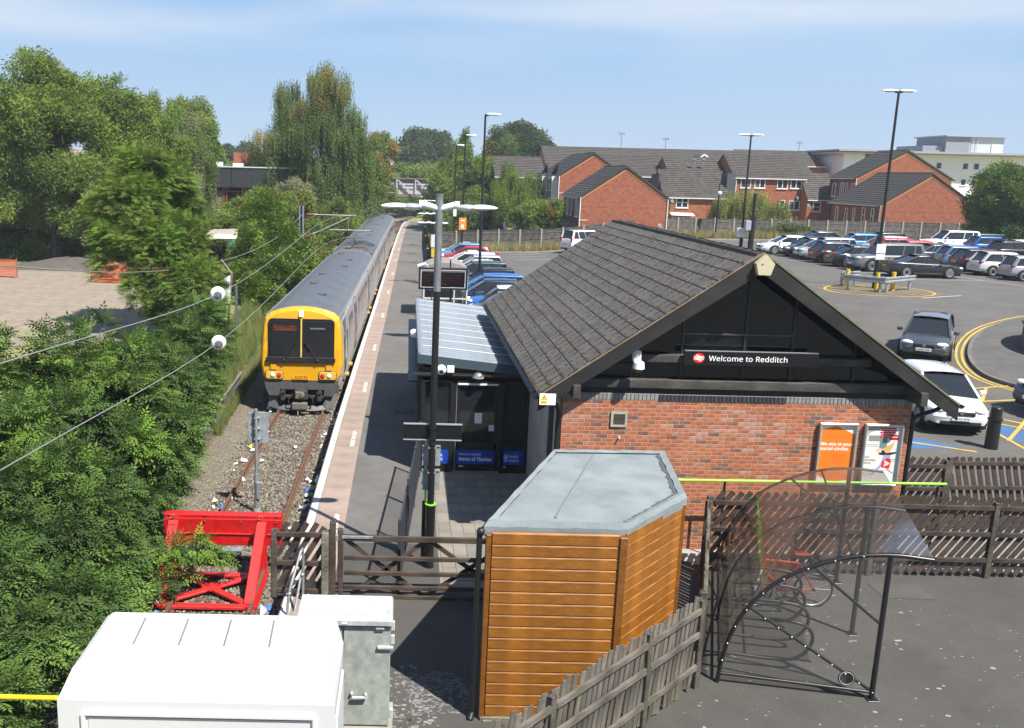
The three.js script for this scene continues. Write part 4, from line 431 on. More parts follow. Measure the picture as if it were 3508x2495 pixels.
  part(b, 'frame', [rod(bb, hd2, .03), rod(st, hd, .026), rod(bb, st, .024), rod(bb, c1, .014), rod(st, c1, .013), rod(hd, hd2, .032)], red); part(b, 'fork', [rod(hd2, c0.clone().add(V(0, 0, .06)), .02), rod(hd2, c0.clone().add(V(0, 0, -.06)), .02)], mat([.7, .7, .7], .35)); part(b, 'seat_post', rod(st, sd, .016), MAT.black); part(b, 'saddle', cbox(.27, .05, .13, .02).translate(sd.x - .02, sd.y + .02, sd.z), mat([.35, .03, .03], .6)); part(b, 'stem', rod(hd, V(6.09, 1.0, -14.21), .018), red); part(b, 'handlebar', rod(V(6.1, 1.0, -14.5), V(6.1, 1.0, -13.92), .014), MAT.black); part(b, 'chainset', [fin(new THREE.TorusGeometry(.085, .008, 6, 24).translate(bb.x, bb.y, bb.z + .05)), rod(bb.clone().add(V(0, 0, .07)), bb.clone().add(V(.14, -.09, .07)), .011)], MAT.black); part(b, 'chain', [rod(V(bb.x, bb.y + .085, bb.z + .05), V(c1.x, c1.y + .045, c1.z + .05), .005), rod(V(bb.x, bb.y - .085, bb.z + .05), V(c1.x, c1.y - .045, c1.z + .05), .005)], mat([.35, .04, .03], .5));
}

// ---------- electric train ----------
{
  const t = thing('electric_train', 'yellow fronted grey electric multiple unit train numbered 323215 standing at the platform', 'train');
  const roofM = mat([.115, .125, .138], .5, { map: T.speck }), sideM = mat([.40, .39, .40], .4, { map: T.fine }), dark = mat([.02, .02, .022], .12), doorM = mat([.045, .045, .05], .3), under = mat([.05, .042, .035], .9, { map: T.fine }), yel = mat([.66, .335, .008], .34), grey = mat([.105, .105, .115], .5, { map: T.fine }), gutterM = mat([.23, .26, .29], .4, { metalness: .3 });
  const side = [[1.28, -.12], [1.36, .05], [1.40, .5], [1.41, .9], [1.39, 1.5], [1.32, 2.05], [1.24, 2.22]], top = [[1.24, 2.22], [1.1, 2.34], [.85, 2.45], [.5, 2.54], [.2, 2.575], [0, 2.58]];
  const loop = (pts, z) => [...pts.map(([x, y]) => [-x, y, z]), ...pts.slice().reverse().map(([x, y]) => [x, y, z])];
  const cars = [[-30.35, -52.6], [-53.1, -76.0], [-76.5, -99.6]];
  cars.forEach(([zf, zb], ci) => {
    const L = zf - zb, xf = trackX(zf), xb = trackX(zb); const body = part(t, 'carriage', [tris(strip([0, L].map(d => side.map(([x, y]) => [-x, y, -d])))), tris(strip([0, L].map(d => side.map(([x, y]) => [x, y, -d])))), ...[0, L].map(d => wallShape([...side.map(([x, y]) => [-x, y]), ...[...top.map(([x, y]) => [-x, y])], ...top.slice().reverse(), ...side.slice().reverse()], -d - .02, -d + .02))], sideM);
    body.position.set(xf, 0, zf); body.rotation.y = Math.atan2(xf - xb, L) * 1;
    const roofRows = (a, b, drop) => tris(strip([a, b].map(d => [...top.map(([x, y]) => [-x, y - drop, -d]), ...top.slice().reverse().map(([x, y]) => [x, y - drop, -d])])));
    if (ci === 1) { part(body, 'roof', [roofRows(0, .35, 0), roofRows(7.2, L, 0), tris([...quad([-1.2, 2.2, -.35], [1.2, 2.2, -.35], [1.2, 2.2, -7.2], [-1.2, 2.2, -7.2])]), ...[.35, 7.2].map(d => wallShape([[-1.2, 2.2], ...top.map(([x, y]) => [-x, y - .004]), ...top.slice().reverse().map(([x, y]) => [x, y - .004]), [1.2, 2.2]], -d - .012, -d + .012)), tris(strip([.35, 7.2].map(d => [[1.24, 2.22, -d], [1.2, 2.36, -d], [1.1, 2.36, -d], [1.08, 2.2, -d]]))), tris(strip([.35, 7.2].map(d => [[-1.24, 2.22, -d], [-1.2, 2.36, -d], [-1.1, 2.36, -d], [-1.08, 2.2, -d]])))], roofM);
      const P = (n, g, m) => part(body, n, g, m); P('pantograph', [rod(V(-.45, 2.3, -2.0), V(0, 2.62, -4.2), .03), rod(V(.45, 2.3, -2.0), V(0, 2.62, -4.2), .03), rod(V(0, 2.62, -4.2), V(0, 3.1, -1.9), .03), rod(V(-.5, 3.12, -1.9), V(.5, 3.12, -1.9), .022), rod(V(-.5, 3.12, -1.65), V(.5, 3.12, -1.65), .022), tube([V(-.5, 3.12, -1.78), V(-.68, 3.08, -1.78), V(-.8, 2.95, -1.78)], .015), tube([V(.5, 3.12, -1.78), V(.68, 3.08, -1.78), V(.8, 2.95, -1.78)], .015)], mat([.09, .07, .055], .6)); P('roof_equipment', [cbox(.5, .16, .7, .03).translate(.3, 2.34, -1.2), cbox(.4, .14, .5, .03).translate(-.5, 2.32, -4.8), cbox(.9, .1, .3, .02).translate(.1, 2.3, -5.9), rod(V(-.6, 2.34, -.8), V(.6, 2.34, -.8), .03), rod(V(.6, 2.34, -2.6), V(.6, 2.34, -5.5), .02)], mat([.12, .115, .09], .7)); for (const [x, z] of [[-.7, -1.4], [.75, -2.2], [-.7, -3.6], [.7, -4.4]]) P('insulator', [0, .07, .14].map(h => fin(new THREE.CylinderGeometry(.07, .08, .04, 10).translate(x, 2.24 + h, z))), mat([.18, .08, .05], .4)); }
    else part(body, 'roof', roofRows(0, L, 0), roofM);
    for (const s of [-1, 1]) part(body, 'roof_gutter', bar(V(s * 1.245, 2.235, 0), V(s * 1.245, 2.235, -L), .05, .04), gutterM);
    for (let d = 3; d < L - 1; d += 3.4) { if (ci === 1 && d < 7.6) continue; part(body, 'roof_vent', [cbox(.3, .05, .12, .02).translate(.35 * (Math.round(d) % 2 ? 1 : -1), 2.575, -d), box(.05, .09, .03).translate(.35 * (Math.round(d) % 2 ? 1 : -1) - .12, 2.58, -d), box(.05, .09, .03).translate(.35 * (Math.round(d) % 2 ? 1 : -1) + .12, 2.58, -d)], mat([.06, .05, .045], .8)); }
    const sideX = y => interp(side.map(([x, y]) => [y, x]), y); const slab = (s, d0, d1, y0, y1, o) => tris(strip([d0, d1].map(d => [0, .33, .66, 1].map(f => { const y = lerp(y0, y1, f); return [s * (sideX(y) + o), y, -d]; }))));
    for (const s of [-1, 1]) { for (const c of [6.2, 16.2]) { for (const k of [0, 1]) { const d0 = c - .72 + k * .73, dm = part(body, 'door', slab(s, d0, d0 + .71, .05, 2.1, .012), doorM); part(dm, 'door_window', slab(s, d0 + .12, d0 + .59, .95, 1.85, .018), dark); } part(body, 'door_light', fin(new THREE.SphereGeometry(.04, 6, 5).translate(s * 1.33, 2.12, -c)), mat([.8, .2, .02], .4)); }
      const w = ci === 0 ? [[2.6, 4.6], [7.8, 10], [10.3, 12.4], [12.7, 14.8], [17.8, 20], [20.3, 22]] : [[.8, 2.8], [3.1, 5], [7.8, 10], [10.3, 12.4], [12.7, 14.8], [17.8, 20], [20.3, 22.2]]; for (const [a, b] of w) part(body, 'window', slab(s, a, b, .98, 1.82, .01), dark); part(body, 'sole_bar', slab(s, .2, L - .2, -.1, .16, .008), mat([.55, .50, .52], .5)); }
    if (ci === 0) { for (const s of [-1, 1]) { part(body, 'cab_side', slab(s, .0, 1.75, -.05, 2.18, .014), mat([.03, .10, .065], .35)); part(body, 'cab_door', slab(s, .45, 1.2, .0, 2.05, .02), dark); } }
    part(body, 'underframe', [box(2.2, .5, L - 7).translate(0, -.38, -L / 2), box(2.5, .22, L - 1).translate(0, -.1, -L / 2)], under);
    for (const d of [3.6, L - 3.6]) { const b = part(body, 'bogie', [cbox(.22, .28, 2.9, .05).translate(1.05, -.42, -d), cbox(.22, .28, 2.9, .05).translate(-1.05, -.42, -d), box(2.0, .2, .6).translate(0, -.4, -d)], under); for (const q of [-1.3, 1.3]) for (const s of [-1, 1]) part(b, 'wheel', fin(new THREE.CylinderGeometry(.42, .42, .12, 20).rotateZ(Math.PI / 2).translate(s * .78, RAIL + .42, -d + q)), mat([.10, .075, .06], .6)); for (const q of [-.9, .9]) part(b, 'step', cbox(.16, .08, .34, .01).translate(1.3, -.34, -d + q), mat([.55, .33, .08], .7)); }
    if (ci < 2) part(t, 'gangway', cbox(1.5, 2.2, .7, .05).translate(trackX(zb) + .01, 1.3, zb - .27), mat([.02, .02, .02], .9));
  });
  // cab front
  const X = trackX(-30), Z0 = -30.36; const cab = part(t, 'cab_front', (() => { const sec = (k, z, dy) => [[-1.25, .12], [-1.33, .3], [-1.39, .62], [-1.37, 1.2], [-1.31, 1.95], [-1.24, 2.22], [-1.08, 2.36], [-.8, 2.47], [-.4, 2.55], [0, 2.575], [.4, 2.55], [.8, 2.47], [1.08, 2.36], [1.24, 2.22], [1.31, 1.95], [1.37, 1.2], [1.39, .62], [1.33, .3], [1.25, .12]].map(([x, y]) => [X + x * k, y - dy * sstep(.8, 2.6, y), z - .14 * sstep(.9, 2.6, y) * (z > -30 ? 1 : 0)]); const r = [sec(1.0, Z0, 0), sec(1.0, Z0 + .3, .005), sec(.985, Z0 + .45, .02), sec(.955, Z0 + .535, .055), sec(.92, Z0 + .565, .10)]; const l = r[4]; const cz = Z0 + .59; const P = strip(r); for (let i = 0; i + 1 < l.length; i++) P.push([X, 1.15, cz], l[i], l[i + 1]); P.push([X, 1.15, cz], l[l.length - 1], l[0]); return tris(P); })(), yel);
  const F = Z0 + .60; const rr = (x0, y0, x1, y1, r, z0, z1, tilt = 0) => { const s = new THREE.Shape(); s.moveTo(x0 + r, y0); s.lineTo(x1 - r, y0); s.quadraticCurveTo(x1, y0, x1, y0 + r); s.lineTo(x1, y1 - r); s.quadraticCurveTo(x1, y1, x1 - r, y1); s.lineTo(x0 + r, y1); s.quadraticCurveTo(x0, y1, x0, y1 - r); s.lineTo(x0, y0 + r); s.quadraticCurveTo(x0, y0, x0 + r, y0); const g = fin(new THREE.ExtrudeGeometry(s, { depth: z1 - z0, bevelEnabled: true, bevelSize: .012, bevelThickness: .012, bevelSegments: 1 })); g.translate(X, 0, z0); const p = g.attributes.position; for (let i = 0; i < p.count; i++) p.setZ(i, p.getZ(i) - .13 * sstep(.9, 2.6, p.getY(i))); return uvBox(g); };
  part(cab, 'windscreen_surround', rr(-1.1, .74, 1.1, 2.2, .16, F - .03, F + .0), mat([.012, .012, .013], .35)); part(cab, 'windscreen', rr(-1.03, .93, -.05, 2.13, .12, F + .0, F + .012), mat([.018, .02, .022], .04)); part(cab, 'windscreen', rr(.05, .93, 1.03, 2.13, .12, F + .0, F + .012), mat([.018, .02, .022], .04)); part(cab, 'centre_pillar', rr(-.016, .76, .016, 2.2, .01, F, F + .03), mat([.62, .46, .12], .5)); part(cab, 'sill', rr(-1.16, .76, 1.14, .92, .05, F, F + .05), mat([.014, .014, .015], .5));
  for (const [a, b] of [[[-.56, .82], [-.2, 1.42]], [[.56, .82], [.14, 1.44]]]) part(cab, 'wiper', [rod(V(X + a[0], a[1], F + .08), V(X + b[0], b[1], F + .03), .018), cbar(V(X + lerp(a[0], b[0], .35), lerp(a[1], b[1], .35), F + .05), V(X + b[0], b[1], F + .03), .05, .02, .004), fin(new THREE.SphereGeometry(.05, 8, 6).translate(X + a[0], a[1], F + .07))], MAT.black);
  const led = canvasTex(256, 80, (g, w, h) => { g.fillStyle = '#0a0503'; g.fillRect(0, 0, w, h); const R = RNG(8); for (let r = 0; r < 3; r++) for (let x = 6; x < 250; x += 4) { if (R() < (r === 0 ? .45 : .75) && !(r === 0 && x > 110 && x < 150)) { g.fillStyle = R() < .5 ? '#ff6a1a' : '#d8400c'; g.fillRect(x, 10 + r * 24 + R() * 4, 3, 5 + R() * 7); } } });
  const lm = mat([.02, .01, .008], .6, { emissiveMap: led, map: led }); lm.emissive = new THREE.Color(1, 1, 1); lm.emissiveIntensity = .55; part(cab, 'destination_display', fin(new THREE.PlaneGeometry(.82, .21).rotateX(-.10).translate(X - .54, 1.9, F - .055)), lm); part(cab, 'blind', fin(new THREE.PlaneGeometry(.5, .05).rotateX(-.1).translate(X + .55, 1.9, F - .056)), mat([.10, .14, .14], .5));
  for (const s of [-1, 1]) { const hl = part(cab, 'headlight_cluster', rr(s * .90 - .27, .18, s * .90 + .27, .42, .07, F - .02, F + .012), mat([.62, .40, .06], .35)); part(hl, 'cluster_rim', rr(s * .90 - .295, .155, s * .90 + .295, .445, .09, F - .03, F + .0), mat([.10, .07, .02], .6)); part(hl, 'headlight', fin(new THREE.SphereGeometry(.085, 16, 10).scale(1, 1, .5).translate(X + s * .95, .30, F + .02)), mat([.75, .77, .76], .1)); part(hl, 'tail_lamp', fin(new THREE.SphereGeometry(.085, 16, 10).scale(1, 1, .5).translate(X + s * .73, .30, F + .02)), mat([.62, .03, .02], .12)); part(cab, 'hatch', rr(s * .93 - .09, .49, s * .93 + .09, .65, .02, F - .02, F + .004), mat([.62, .33, .012], .4)); }
  part(cab, 'unit_number', fin(new THREE.PlaneGeometry(.56, .15).translate(X + .0, .235, F + .012)), mat([1, 1, 1], .5, { map: canvasTex(256, 66, (g, w, h) => { g.fillStyle = '#e0a30c'; g.fillRect(0, 0, w, h); g.fillStyle = '#17140c'; g.font = 'bold 62px sans-serif'; g.textBaseline = 'middle'; g.textAlign = 'center'; g.fillText('323215', 128, 36, 240); }) })); part(cab, 'warning_label', [fin(new THREE.PlaneGeometry(.15, .22).rotateX(-.35).translate(X + .0, 2.40, F - .10))], mat([1, 1, 1], .5, { map: canvasTex(64, 96, (g, w, h) => { g.fillStyle = '#f2f2ec'; g.fillRect(0, 0, w, h); g.fillStyle = '#e3c400'; g.beginPath(); g.moveTo(32, 12); g.lineTo(56, 54); g.lineTo(8, 54); g.fill(); g.fillRect(8, 62, 48, 22); g.fillStyle = '#222'; g.fillRect(29, 26, 6, 20); }) }));
  const front = (pts, z0, z1) => wallShape(pts.map(([x, y]) => [X + x, y]), z0, z1);
  part(t, 'valance', [front([[-1.25, .115], [1.25, .115], [1.2, -.15], [1.08, -.42], [.78, -.42], [.78, -.2], [-.72, -.2], [-.72, -.42], [-1.08, -.42], [-1.2, -.15]], F - .5, F - .05), wallShape([[X - 1.25, -.42], [X + 1.25, -.42], [X + 1.2, .1], [X - 1.2, .1]], F - .62, F - .52)], grey);
  part(t, 'coupler_recess', front([[-.72, -.86], [.78, -.86], [.78, -.2], [-.72, -.2]], F - .5, F - .42), mat([.01, .01, .01], .9)); { const rows = []; for (let i = 0; i <= 16; i++) { const a = lerp(-1.15, 1.15, i / 16), b = .22 * (1 - (a / 1.15) ** 2); rows.push([[X + a, -.46 - (Math.abs(a) < .75 ? .30 : 0), F - .25 + b], [X + a * .98, -.92 + .1 * (a / 1.15) ** 4, F - .16 + b], [X + a * .95, -.95 + .1 * (a / 1.15) ** 4, F - .3 + b]]); } part(t, 'plough', tris(strip(rows)), mat([.13, .135, .145], .55, { map: T.fine })); }
  const cm = mat([.05, .04, .032], .85, { map: T.fine }), cm2 = mat([.16, .145, .12], .7, { map: T.fine }); const cp = part(t, 'coupler', [cbox(.44, .34, .5, .04).translate(X, -.37, F - .12), cbox(.2, .2, .6, .03).translate(X, -.4, F - .2)], cm); part(cp, 'coupler_face', [cbox(.30, .26, .08, .03).translate(X - .04, -.36, F + .14), fin(new THREE.CylinderGeometry(.06, .09, .12, 12).rotateX(Math.PI / 2).translate(X + .06, -.36, F + .2))], cm2); part(cp, 'electric_box', cbox(.52, .24, .22, .03).translate(X - .03, -.73, F + .12), cm2); part(cp, 'cross_bar', cbox(1.6, .1, .12, .02).translate(X - .02, -.46, F - .1), cm); for (const s of [-1, 1]) { part(cp, 'side_buffer', [rod(V(X + s * .62, -.3, F - .35), V(X + s * .62, -.3, F + .06), .07, .09, 10), cbox(.16, .3, .12, .03).translate(X + s * .62, -.44, F)], cm); part(cp, 'hose', tube([V(X + s * .3, -.35, F), V(X + s * .42, -.6, F + .1), V(X + s * .3, -.78, F + .05)], .02), MAT.rubber); } part(cp, 'hanging_strap', box(.012, .16, .01).translate(X - .08, -.96, F + .2), MAT.white);
}
// ---------- overhead line ----------
{
  const ins = mat([.23, .085, .055], .35), tubeM = mat([.40, .41, .41], .45, { metalness: .4 });
  const mast = (name, label, x, z, y0, y1, arms, g) => { const t = thing(name, label, 'mast', [0, 0, 0]); part(t, 'channel', cbox(.1, y1 - y0, .26, .012).translate(x - .1, (y0 + y1) / 2, z), mat([.33, .36, .40], .5, { metalness: .4, map: T.fine })); part(t, 'channel', cbox(.1, y1 - y0, .26, .012).translate(x + .12, (y0 + y1) / 2, z), mat([.33, .36, .40], .5, { metalness: .4, map: T.fine })); part(t, 'web', box(.12, y1 - y0, .08).translate(x + .01, (y0 + y1) / 2, z), MAT.black); part(t, 'footing', cbox(.7, .9, .7, .05).translate(x, y0 + .1, z), MAT.concrete); for (const [p, q] of arms) { const P = V(...p), Q = V(...q), m = P.clone().lerp(Q, .17), m0 = P.clone().lerp(Q, .02); part(t, 'arm_insulator', [rod(m0, m, .07, .07, 8), ...[.1, .3, .5, .7, .9].map(f => { const c = m0.clone().lerp(m, f), d = m.clone().sub(m0).normalize().multiplyScalar(.02); return rod(c.clone().sub(d), c.clone().add(d), .1, .1, 8); })], ins); part(t, 'cantilever', [rod(m, Q, .035, .035, 8), rod(m.clone().lerp(P, .1), m.clone().lerp(Q, .06), .06)], tubeM); } return t; };
  const t = mast('overhead_line_mast', 'grey twin channel overhead line mast with two cantilevers rising beside the train', -7.0, -60, -1.1, 4.76, [[[-6.7, 4.23, -60], [-3.4, 4.22, -60]], [[-6.7, 2.72, -60], [-3.85, 4.1, -60]]]); part(t, 'registration_arm', [rod(V(-5.1, 3.27, -60), V(-2.46, 3.27, -60), .035), rod(V(-3.9, 3.27, -60), V(-3.9, 4.1, -60), .012), tube([V(-2.7, 3.25, -60), V(-2.7, 3.1, -60), V(-3.3, 2.98, -60)], .014)], tubeM);
  const t2 = mast('overhead_line_mast', 'distant overhead line mast half hidden by shrubs before the bridge', -8.2, -118, -1.1, 5.2, [[[-7.9, 4.5, -118], [-1.8, 4.5, -118]], [[-7.9, 2.6, -118], [-2.6, 4.3, -118]]]);
  const wm = mat([.20, .215, .20], .55); const wire = (label, pts, r) => solo('overhead_wire', label, 'wire', tube(pts.map(p => V(...p)), r, 60, 5), wm);
  wire('upper overhead wire with white insulator running down to the lower left', [[-4.35, 4.98, -9.5], [-3.77, 4.62, -18], [-3.6, 4.95, -40], [-3.5, 4.25, -60]], .009);
  wire('lower overhead wire with white insulator running down to the lower left', [[-4.42, 3.78, -9.5], [-3.78, 3.63, -18], [-3.6, 3.95, -38], [-3.45, 3.1, -60], [-3.3, 3.2, -90], [-2.2, 3.3, -118]], .009);
  wire('thick sagging wire from the near mast to the left edge of the picture', [[-6.85, 4.3, -60], [-7.54, 3.31, -55], [-8.24, 2.81, -48], [-9.05, 2.84, -40], [-9.63, 3.4, -32], [-9.76, 4.1, -26], [-9.88, 4.64, -22], [-9.9, 5.3, -17]], .016);
  wire('high catenary wire running from the near mast towards the bridge', [[-3.6, 4.25, -60], [-3.0, 4.0, -88], [-2.0, 4.5, -118]], .009);
  for (const [y, l] of [[4.62, 'upper white ribbed insulator on the overhead wire left of the train'], [3.63, 'lower white ribbed insulator on the overhead wire left of the train']]) { const o = thing('wire_insulator', l, 'insulator', [-3.77, y, -18]); o.rotation.set(0, .2, -.0); part(o, 'sheds', [-.09, -.045, 0, .045, .09].map((d, i) => fin(new THREE.SphereGeometry(.152 - Math.abs(d) * .25, 18, 12).scale(1, 1, .3).translate(0, 0, d))), mat([.72, .72, .70], .25)); part(o, 'end_cap', [fin(new THREE.CylinderGeometry(.06, .085, .08, 12).rotateX(Math.PI / 2).translate(0, -.01, .17)), rod(V(0, 0, .15), V(0, -.01, .3), .025), rod(V(0, 0, -.15), V(0, .02, -.3), .025)], mat([.10, .11, .12], .5)); }
}
// ---------- old girder bridge ----------
{
  const t = thing('girder_bridge', 'old white and grey steel girder footbridge on a lattice trestle across the railway', 'bridge'); const z = -150; const wm = mat([.52, .52, .55], .7, { map: T.speck }), dk = mat([.19, .20, .23], .8, { map: T.speck }), ru = mat([.25, .17, .13], .9, { map: T.speck });
  part(t, 'girder_web', bx(-6.6, 3.6, z - .1, 7.5, 6.0, z), wm); part(t, 'top_flange', [bx(-6.6, 6.0, z - .4, 7.5, 6.18, z + .35)], ru); part(t, 'upper_web', bx(-6.6, 5.35, z, 7.5, 6.0, z + .03), dk); part(t, 'deck', bx(-7, 3.2, z - 3, 7.5, 3.55, z + .2), ru); for (const y of [4.4, 5.0]) part(t, 'web_rail', bx(-6.5, y, z, 7.4, y + .07, z + .1), ru);
  for (const x of [-5.0, -1.9, 1.15, 4.2]) { part(t, 'stiffener', bx(x - .12, 3.6, z, x + .12, 6.0, z + .3), mat([.42, .43, .45], .7)); part(t, 'diagonal', cbar(V(x + .2, 5.8, z + .35), V(x + 2.5, 3.7, z + .35), .22, .22), mat([.40, .40, .40], .7)); }
  for (const x of [-4.45, 5.3]) part(t, 'pylon', [bx(x - .5, 3.5, z + .3, x - .2, 6.9, z + .6), bx(x + .2, 5.9, z + .3, x + .5, 6.9, z + .6), bx(x - .35, 6.9, z + .3, x + .35, 7.5, z + .6)], mat([.45, .38, .34], .8, { map: T.speck }));
  const R = V; part(t, 'trestle', [[-7.3, -5.4], [-5.0, -5.0]].flatMap(() => []).concat([rod(R(-7.4, -1, z), R(-7.2, 3.3, z), .2), rod(R(-5.1, -1, z), R(-5.3, 3.3, z), .2), rod(R(-7.3, 3.0, z), R(-5.2, .8, z), .1), rod(R(-5.3, 3.0, z), R(-7.3, .8, z), .1), rod(R(-7.9, .7, z), R(-4.6, .7, z), .12), rod(R(-4.4, -1, z), R(-4.6, 2.5, z), .22)]), mat([.46, .43, .42], .8, { map: T.speck })); part(t, 'side_truss', [rod(R(-6.6, 3.6, z), R(-8.2, 3.5, z), .14), rod(R(-6.6, 6, z), R(-8, 5.9, z), .14), rod(R(-6.6, 6, z), R(-8, 3.5, z), .1), rod(R(-8, 3.5, z), R(-8, 5.9, z), .12)], wm);
}
// ---------- platform furniture ----------
{
  const mkLamp = (x, z, label) => { const t = thing('platform_lamp', label, 'lamp post', [x, 0, z], 0, 'small lamps along the platform'); part(t, 'post', post(0, 0, 0, 4.0, .055, .05, 8), MAT.black); const lm = mat([.72, .75, .74], .35), dm = mat([.5, .5, .52], .4); wing(t, -1, lm, dm, 3.95); wing(t, 1, lm, dm, 3.95); t.children.slice(1).forEach(c => c.scale.setScalar(1)); return t; };
  [[1.6, -58, 'platform lamp just beyond the waiting shelter with electric warning plate'], [1.75, -71, 'second platform lamp beyond the waiting shelter'], [1.85, -88, 'third platform lamp beyond the waiting shelter'], [2.15, -104, 'fourth platform lamp beyond the waiting shelter near the far end'], [2.5, -120, 'farthest platform lamp where the platform ends']].forEach(([x, z, l]) => mkLamp(x, z, l));
  // fence along the car park side
  const f = thing('platform_fence', 'dark boundary fence between the far platform and the car park', 'fence'); const zs = []; for (let z = -31; z > -134; z -= 2.4) zs.push(z); const X = z => interp([[-134, 2.68], [-92, 1.9], [-71, 1.75], [-45, 1.2], [-30, .5]], z); const g = cbox(.06, 1.35, .06, .006).translate(0, .66, 0); const fm = mat([.028, .028, .03], .6);
  for (const z of zs) { const m = part(f, 'post', g, fm); m.position.set(X(z) + .12, 0, z); } for (let i = 0; i + 1 < zs.length; i++) { if (zs[i] > -60 && zs[i] < -36) continue; const p = part(f, 'panel', tris(quad([X(zs[i]) + .12, .08, zs[i]], [X(zs[i + 1]) + .12, .08, zs[i + 1]], [X(zs[i + 1]) + .12, 1.25, zs[i + 1]], [X(zs[i]) + .12, 1.25, zs[i]])), fm); }
  [[-52, 'first'], [-61, 'second'], [-73, 'third'], [-88, 'fourth'], [-103, 'fifth']].forEach(([z, n], i) => { const b = thing('lime_topped_post', `black post with bright green cap on the platform edge fence, ${n} beyond the shelter`, 'post', [X(z) - .12, 0, z], 0, 'green capped posts along the platform'); part(b, 'post', post(0, 0, 0, 1.1, .07), MAT.black); part(b, 'cap', post(0, 0, 1.1, 1.16, .09), MAT.lime); });
  // departure board
  const d = thing('departure_board', 'black framed departure board with dim orange text hung above the platform', 'display board', [1.55, 2.72, -38.2]); const bm = MAT.black; part(d, 'frame', [cbox(2.06, .07, .3, .01).translate(0, .42, 0), cbox(2.06, .07, .3, .01).translate(0, -.42, 0), cbox(.07, .9, .3, .01).translate(-1.0, 0, 0), cbox(.07, .9, .3, .01).translate(1.0, 0, 0)], bm); part(d, 'trim', [box(1.86, .02, .02).translate(0, .36, .15), box(1.86, .02, .02).translate(0, -.365, .15), box(.02, .72, .02).translate(-.93, 0, .15), box(.02, .72, .02).translate(.93, 0, .15)], mat([.5, .5, .5], .5));
  const tx = canvasTex(512, 180, (g, w, h) => { g.fillStyle = '#0b0807'; g.fillRect(0, 0, w, h); const R = RNG(21); for (let r = 0; r < 3; r++) for (let x = 14; x < 490; x += 7) if (R() < .72 && !(x > 190 && x < 215) && !(x > 360 && x < 395)) { g.fillStyle = R() < .5 ? '#8e3a1c' : '#6b2c18'; g.fillRect(x, 26 + r * 34, 5, 18 * (.5 + R() * .5)); } for (let x = 200; x < 300; x += 7) { g.fillStyle = '#a8421c'; g.fillRect(x, 134, 5, 16); } }); const sm = mat([.04, .03, .03], .35, { map: tx, emissiveMap: tx }); sm.emissive = new THREE.Color(1, 1, 1); sm.emissiveIntensity = .25; part(d, 'screen', box(1.82, .62, .06).translate(0, -.04, .06), mat([.012, .01, .01], .4)); part(d, 'screen_text', fin(new THREE.PlaneGeometry(1.8, .6).translate(0, -.04, .095)), sm); part(d, 'hanger', [post(-.3, -.05, .4, .8, .03), post(.3, -.05, .4, .8, .03), post(-.25, -.1, -2.72, -.4, .05), post(.35, -.1, -2.72, -.4, .05)], bm);
  const c = thing('security_camera', 'white box camera on the top left corner of the departure board', 'security camera', [.62, 3.3, -38.1]); part(c, 'housing', cbox(.36, .1, .12, .015).rotateZ(.35), MAT.white); part(c, 'bracket', tube([V(.15, .05, 0), V(.25, 0, 0), V(.28, -.12, 0)], .015), MAT.white);
  // waiting shelter
  const w = thing('waiting_shelter', 'glazed waiting shelter with rounded light roof behind the departure board', 'shelter', [1.95, 0, -46.2]); const rows = []; for (const z of [1.3, -1.6]) { const r = []; for (let i = 0; i <= 12; i++) { const a = Math.PI * (1 - i / 12); r.push([Math.cos(a) * 1.12, 2.32 + Math.sin(a) * .42, z]); } rows.push(r); } part(w, 'roof', [tris(strip(rows)), ...[1.3, -1.6].map(z => tris([...Array(12)].flatMap((_, i) => [[0, 2.32, z], rows[0][i].slice(0, 2).concat(z), rows[0][i + 1].slice(0, 2).concat(z)])))], mat([.33, .29, .27], .5, { map: T.speck })); part(w, 'eaves_beam', [cbox(2.3, .12, .08, .01).translate(0, 2.3, 1.3), cbox(.08, .14, 2.9, .01).translate(1.12, 2.3, -.15), cbox(.08, .14, 2.9, .01).translate(-1.12, 2.3, -.15)], mat([.08, .085, .09], .5)); for (const [x, z] of [[-1.08, 1.25], [1.08, 1.25], [-1.08, -1.5], [1.08, -1.5], [-.4, 1.25], [.45, 1.25]]) part(w, 'post', cbox(.07, 2.3, .07, .008).translate(x, 1.15, z), mat([.5, .5, .5], .5)); part(w, 'rail', [box(2.1, .06, .05).translate(0, .95, 1.27), box(2.1, .05, .05).translate(0, .12, 1.27), box(.05, .06, 2.7).translate(1.09, .95, -.15)], mat([.55, .55, .54], .5)); const gm = new THREE.MeshPhysicalMaterial({ roughness: .05, transmission: 1, thickness: 0, side: THREE.DoubleSide }); gm.color.setRGB(.8, .84, .84); part(w, 'glass_pane', bx(-1.02, .15, 1.235, 1.02, 2.22, 1.24), gm); part(w, 'glass_pane', bx(1.06, .15, -1.4, 1.065, 2.22, 1.2), gm); part(w, 'bench', [cbox(1.9, .05, .4, .01).translate(0, .48, -1.1), cbox(1.9, .4, .05, .01).translate(0, .85, -1.35)], mat([.06, .06, .065], .5)); part(w, 'poster_panel', box(.5, .9, .03).translate(-.55, 1.45, -1.3), mat([.25, .5, .55], .5));
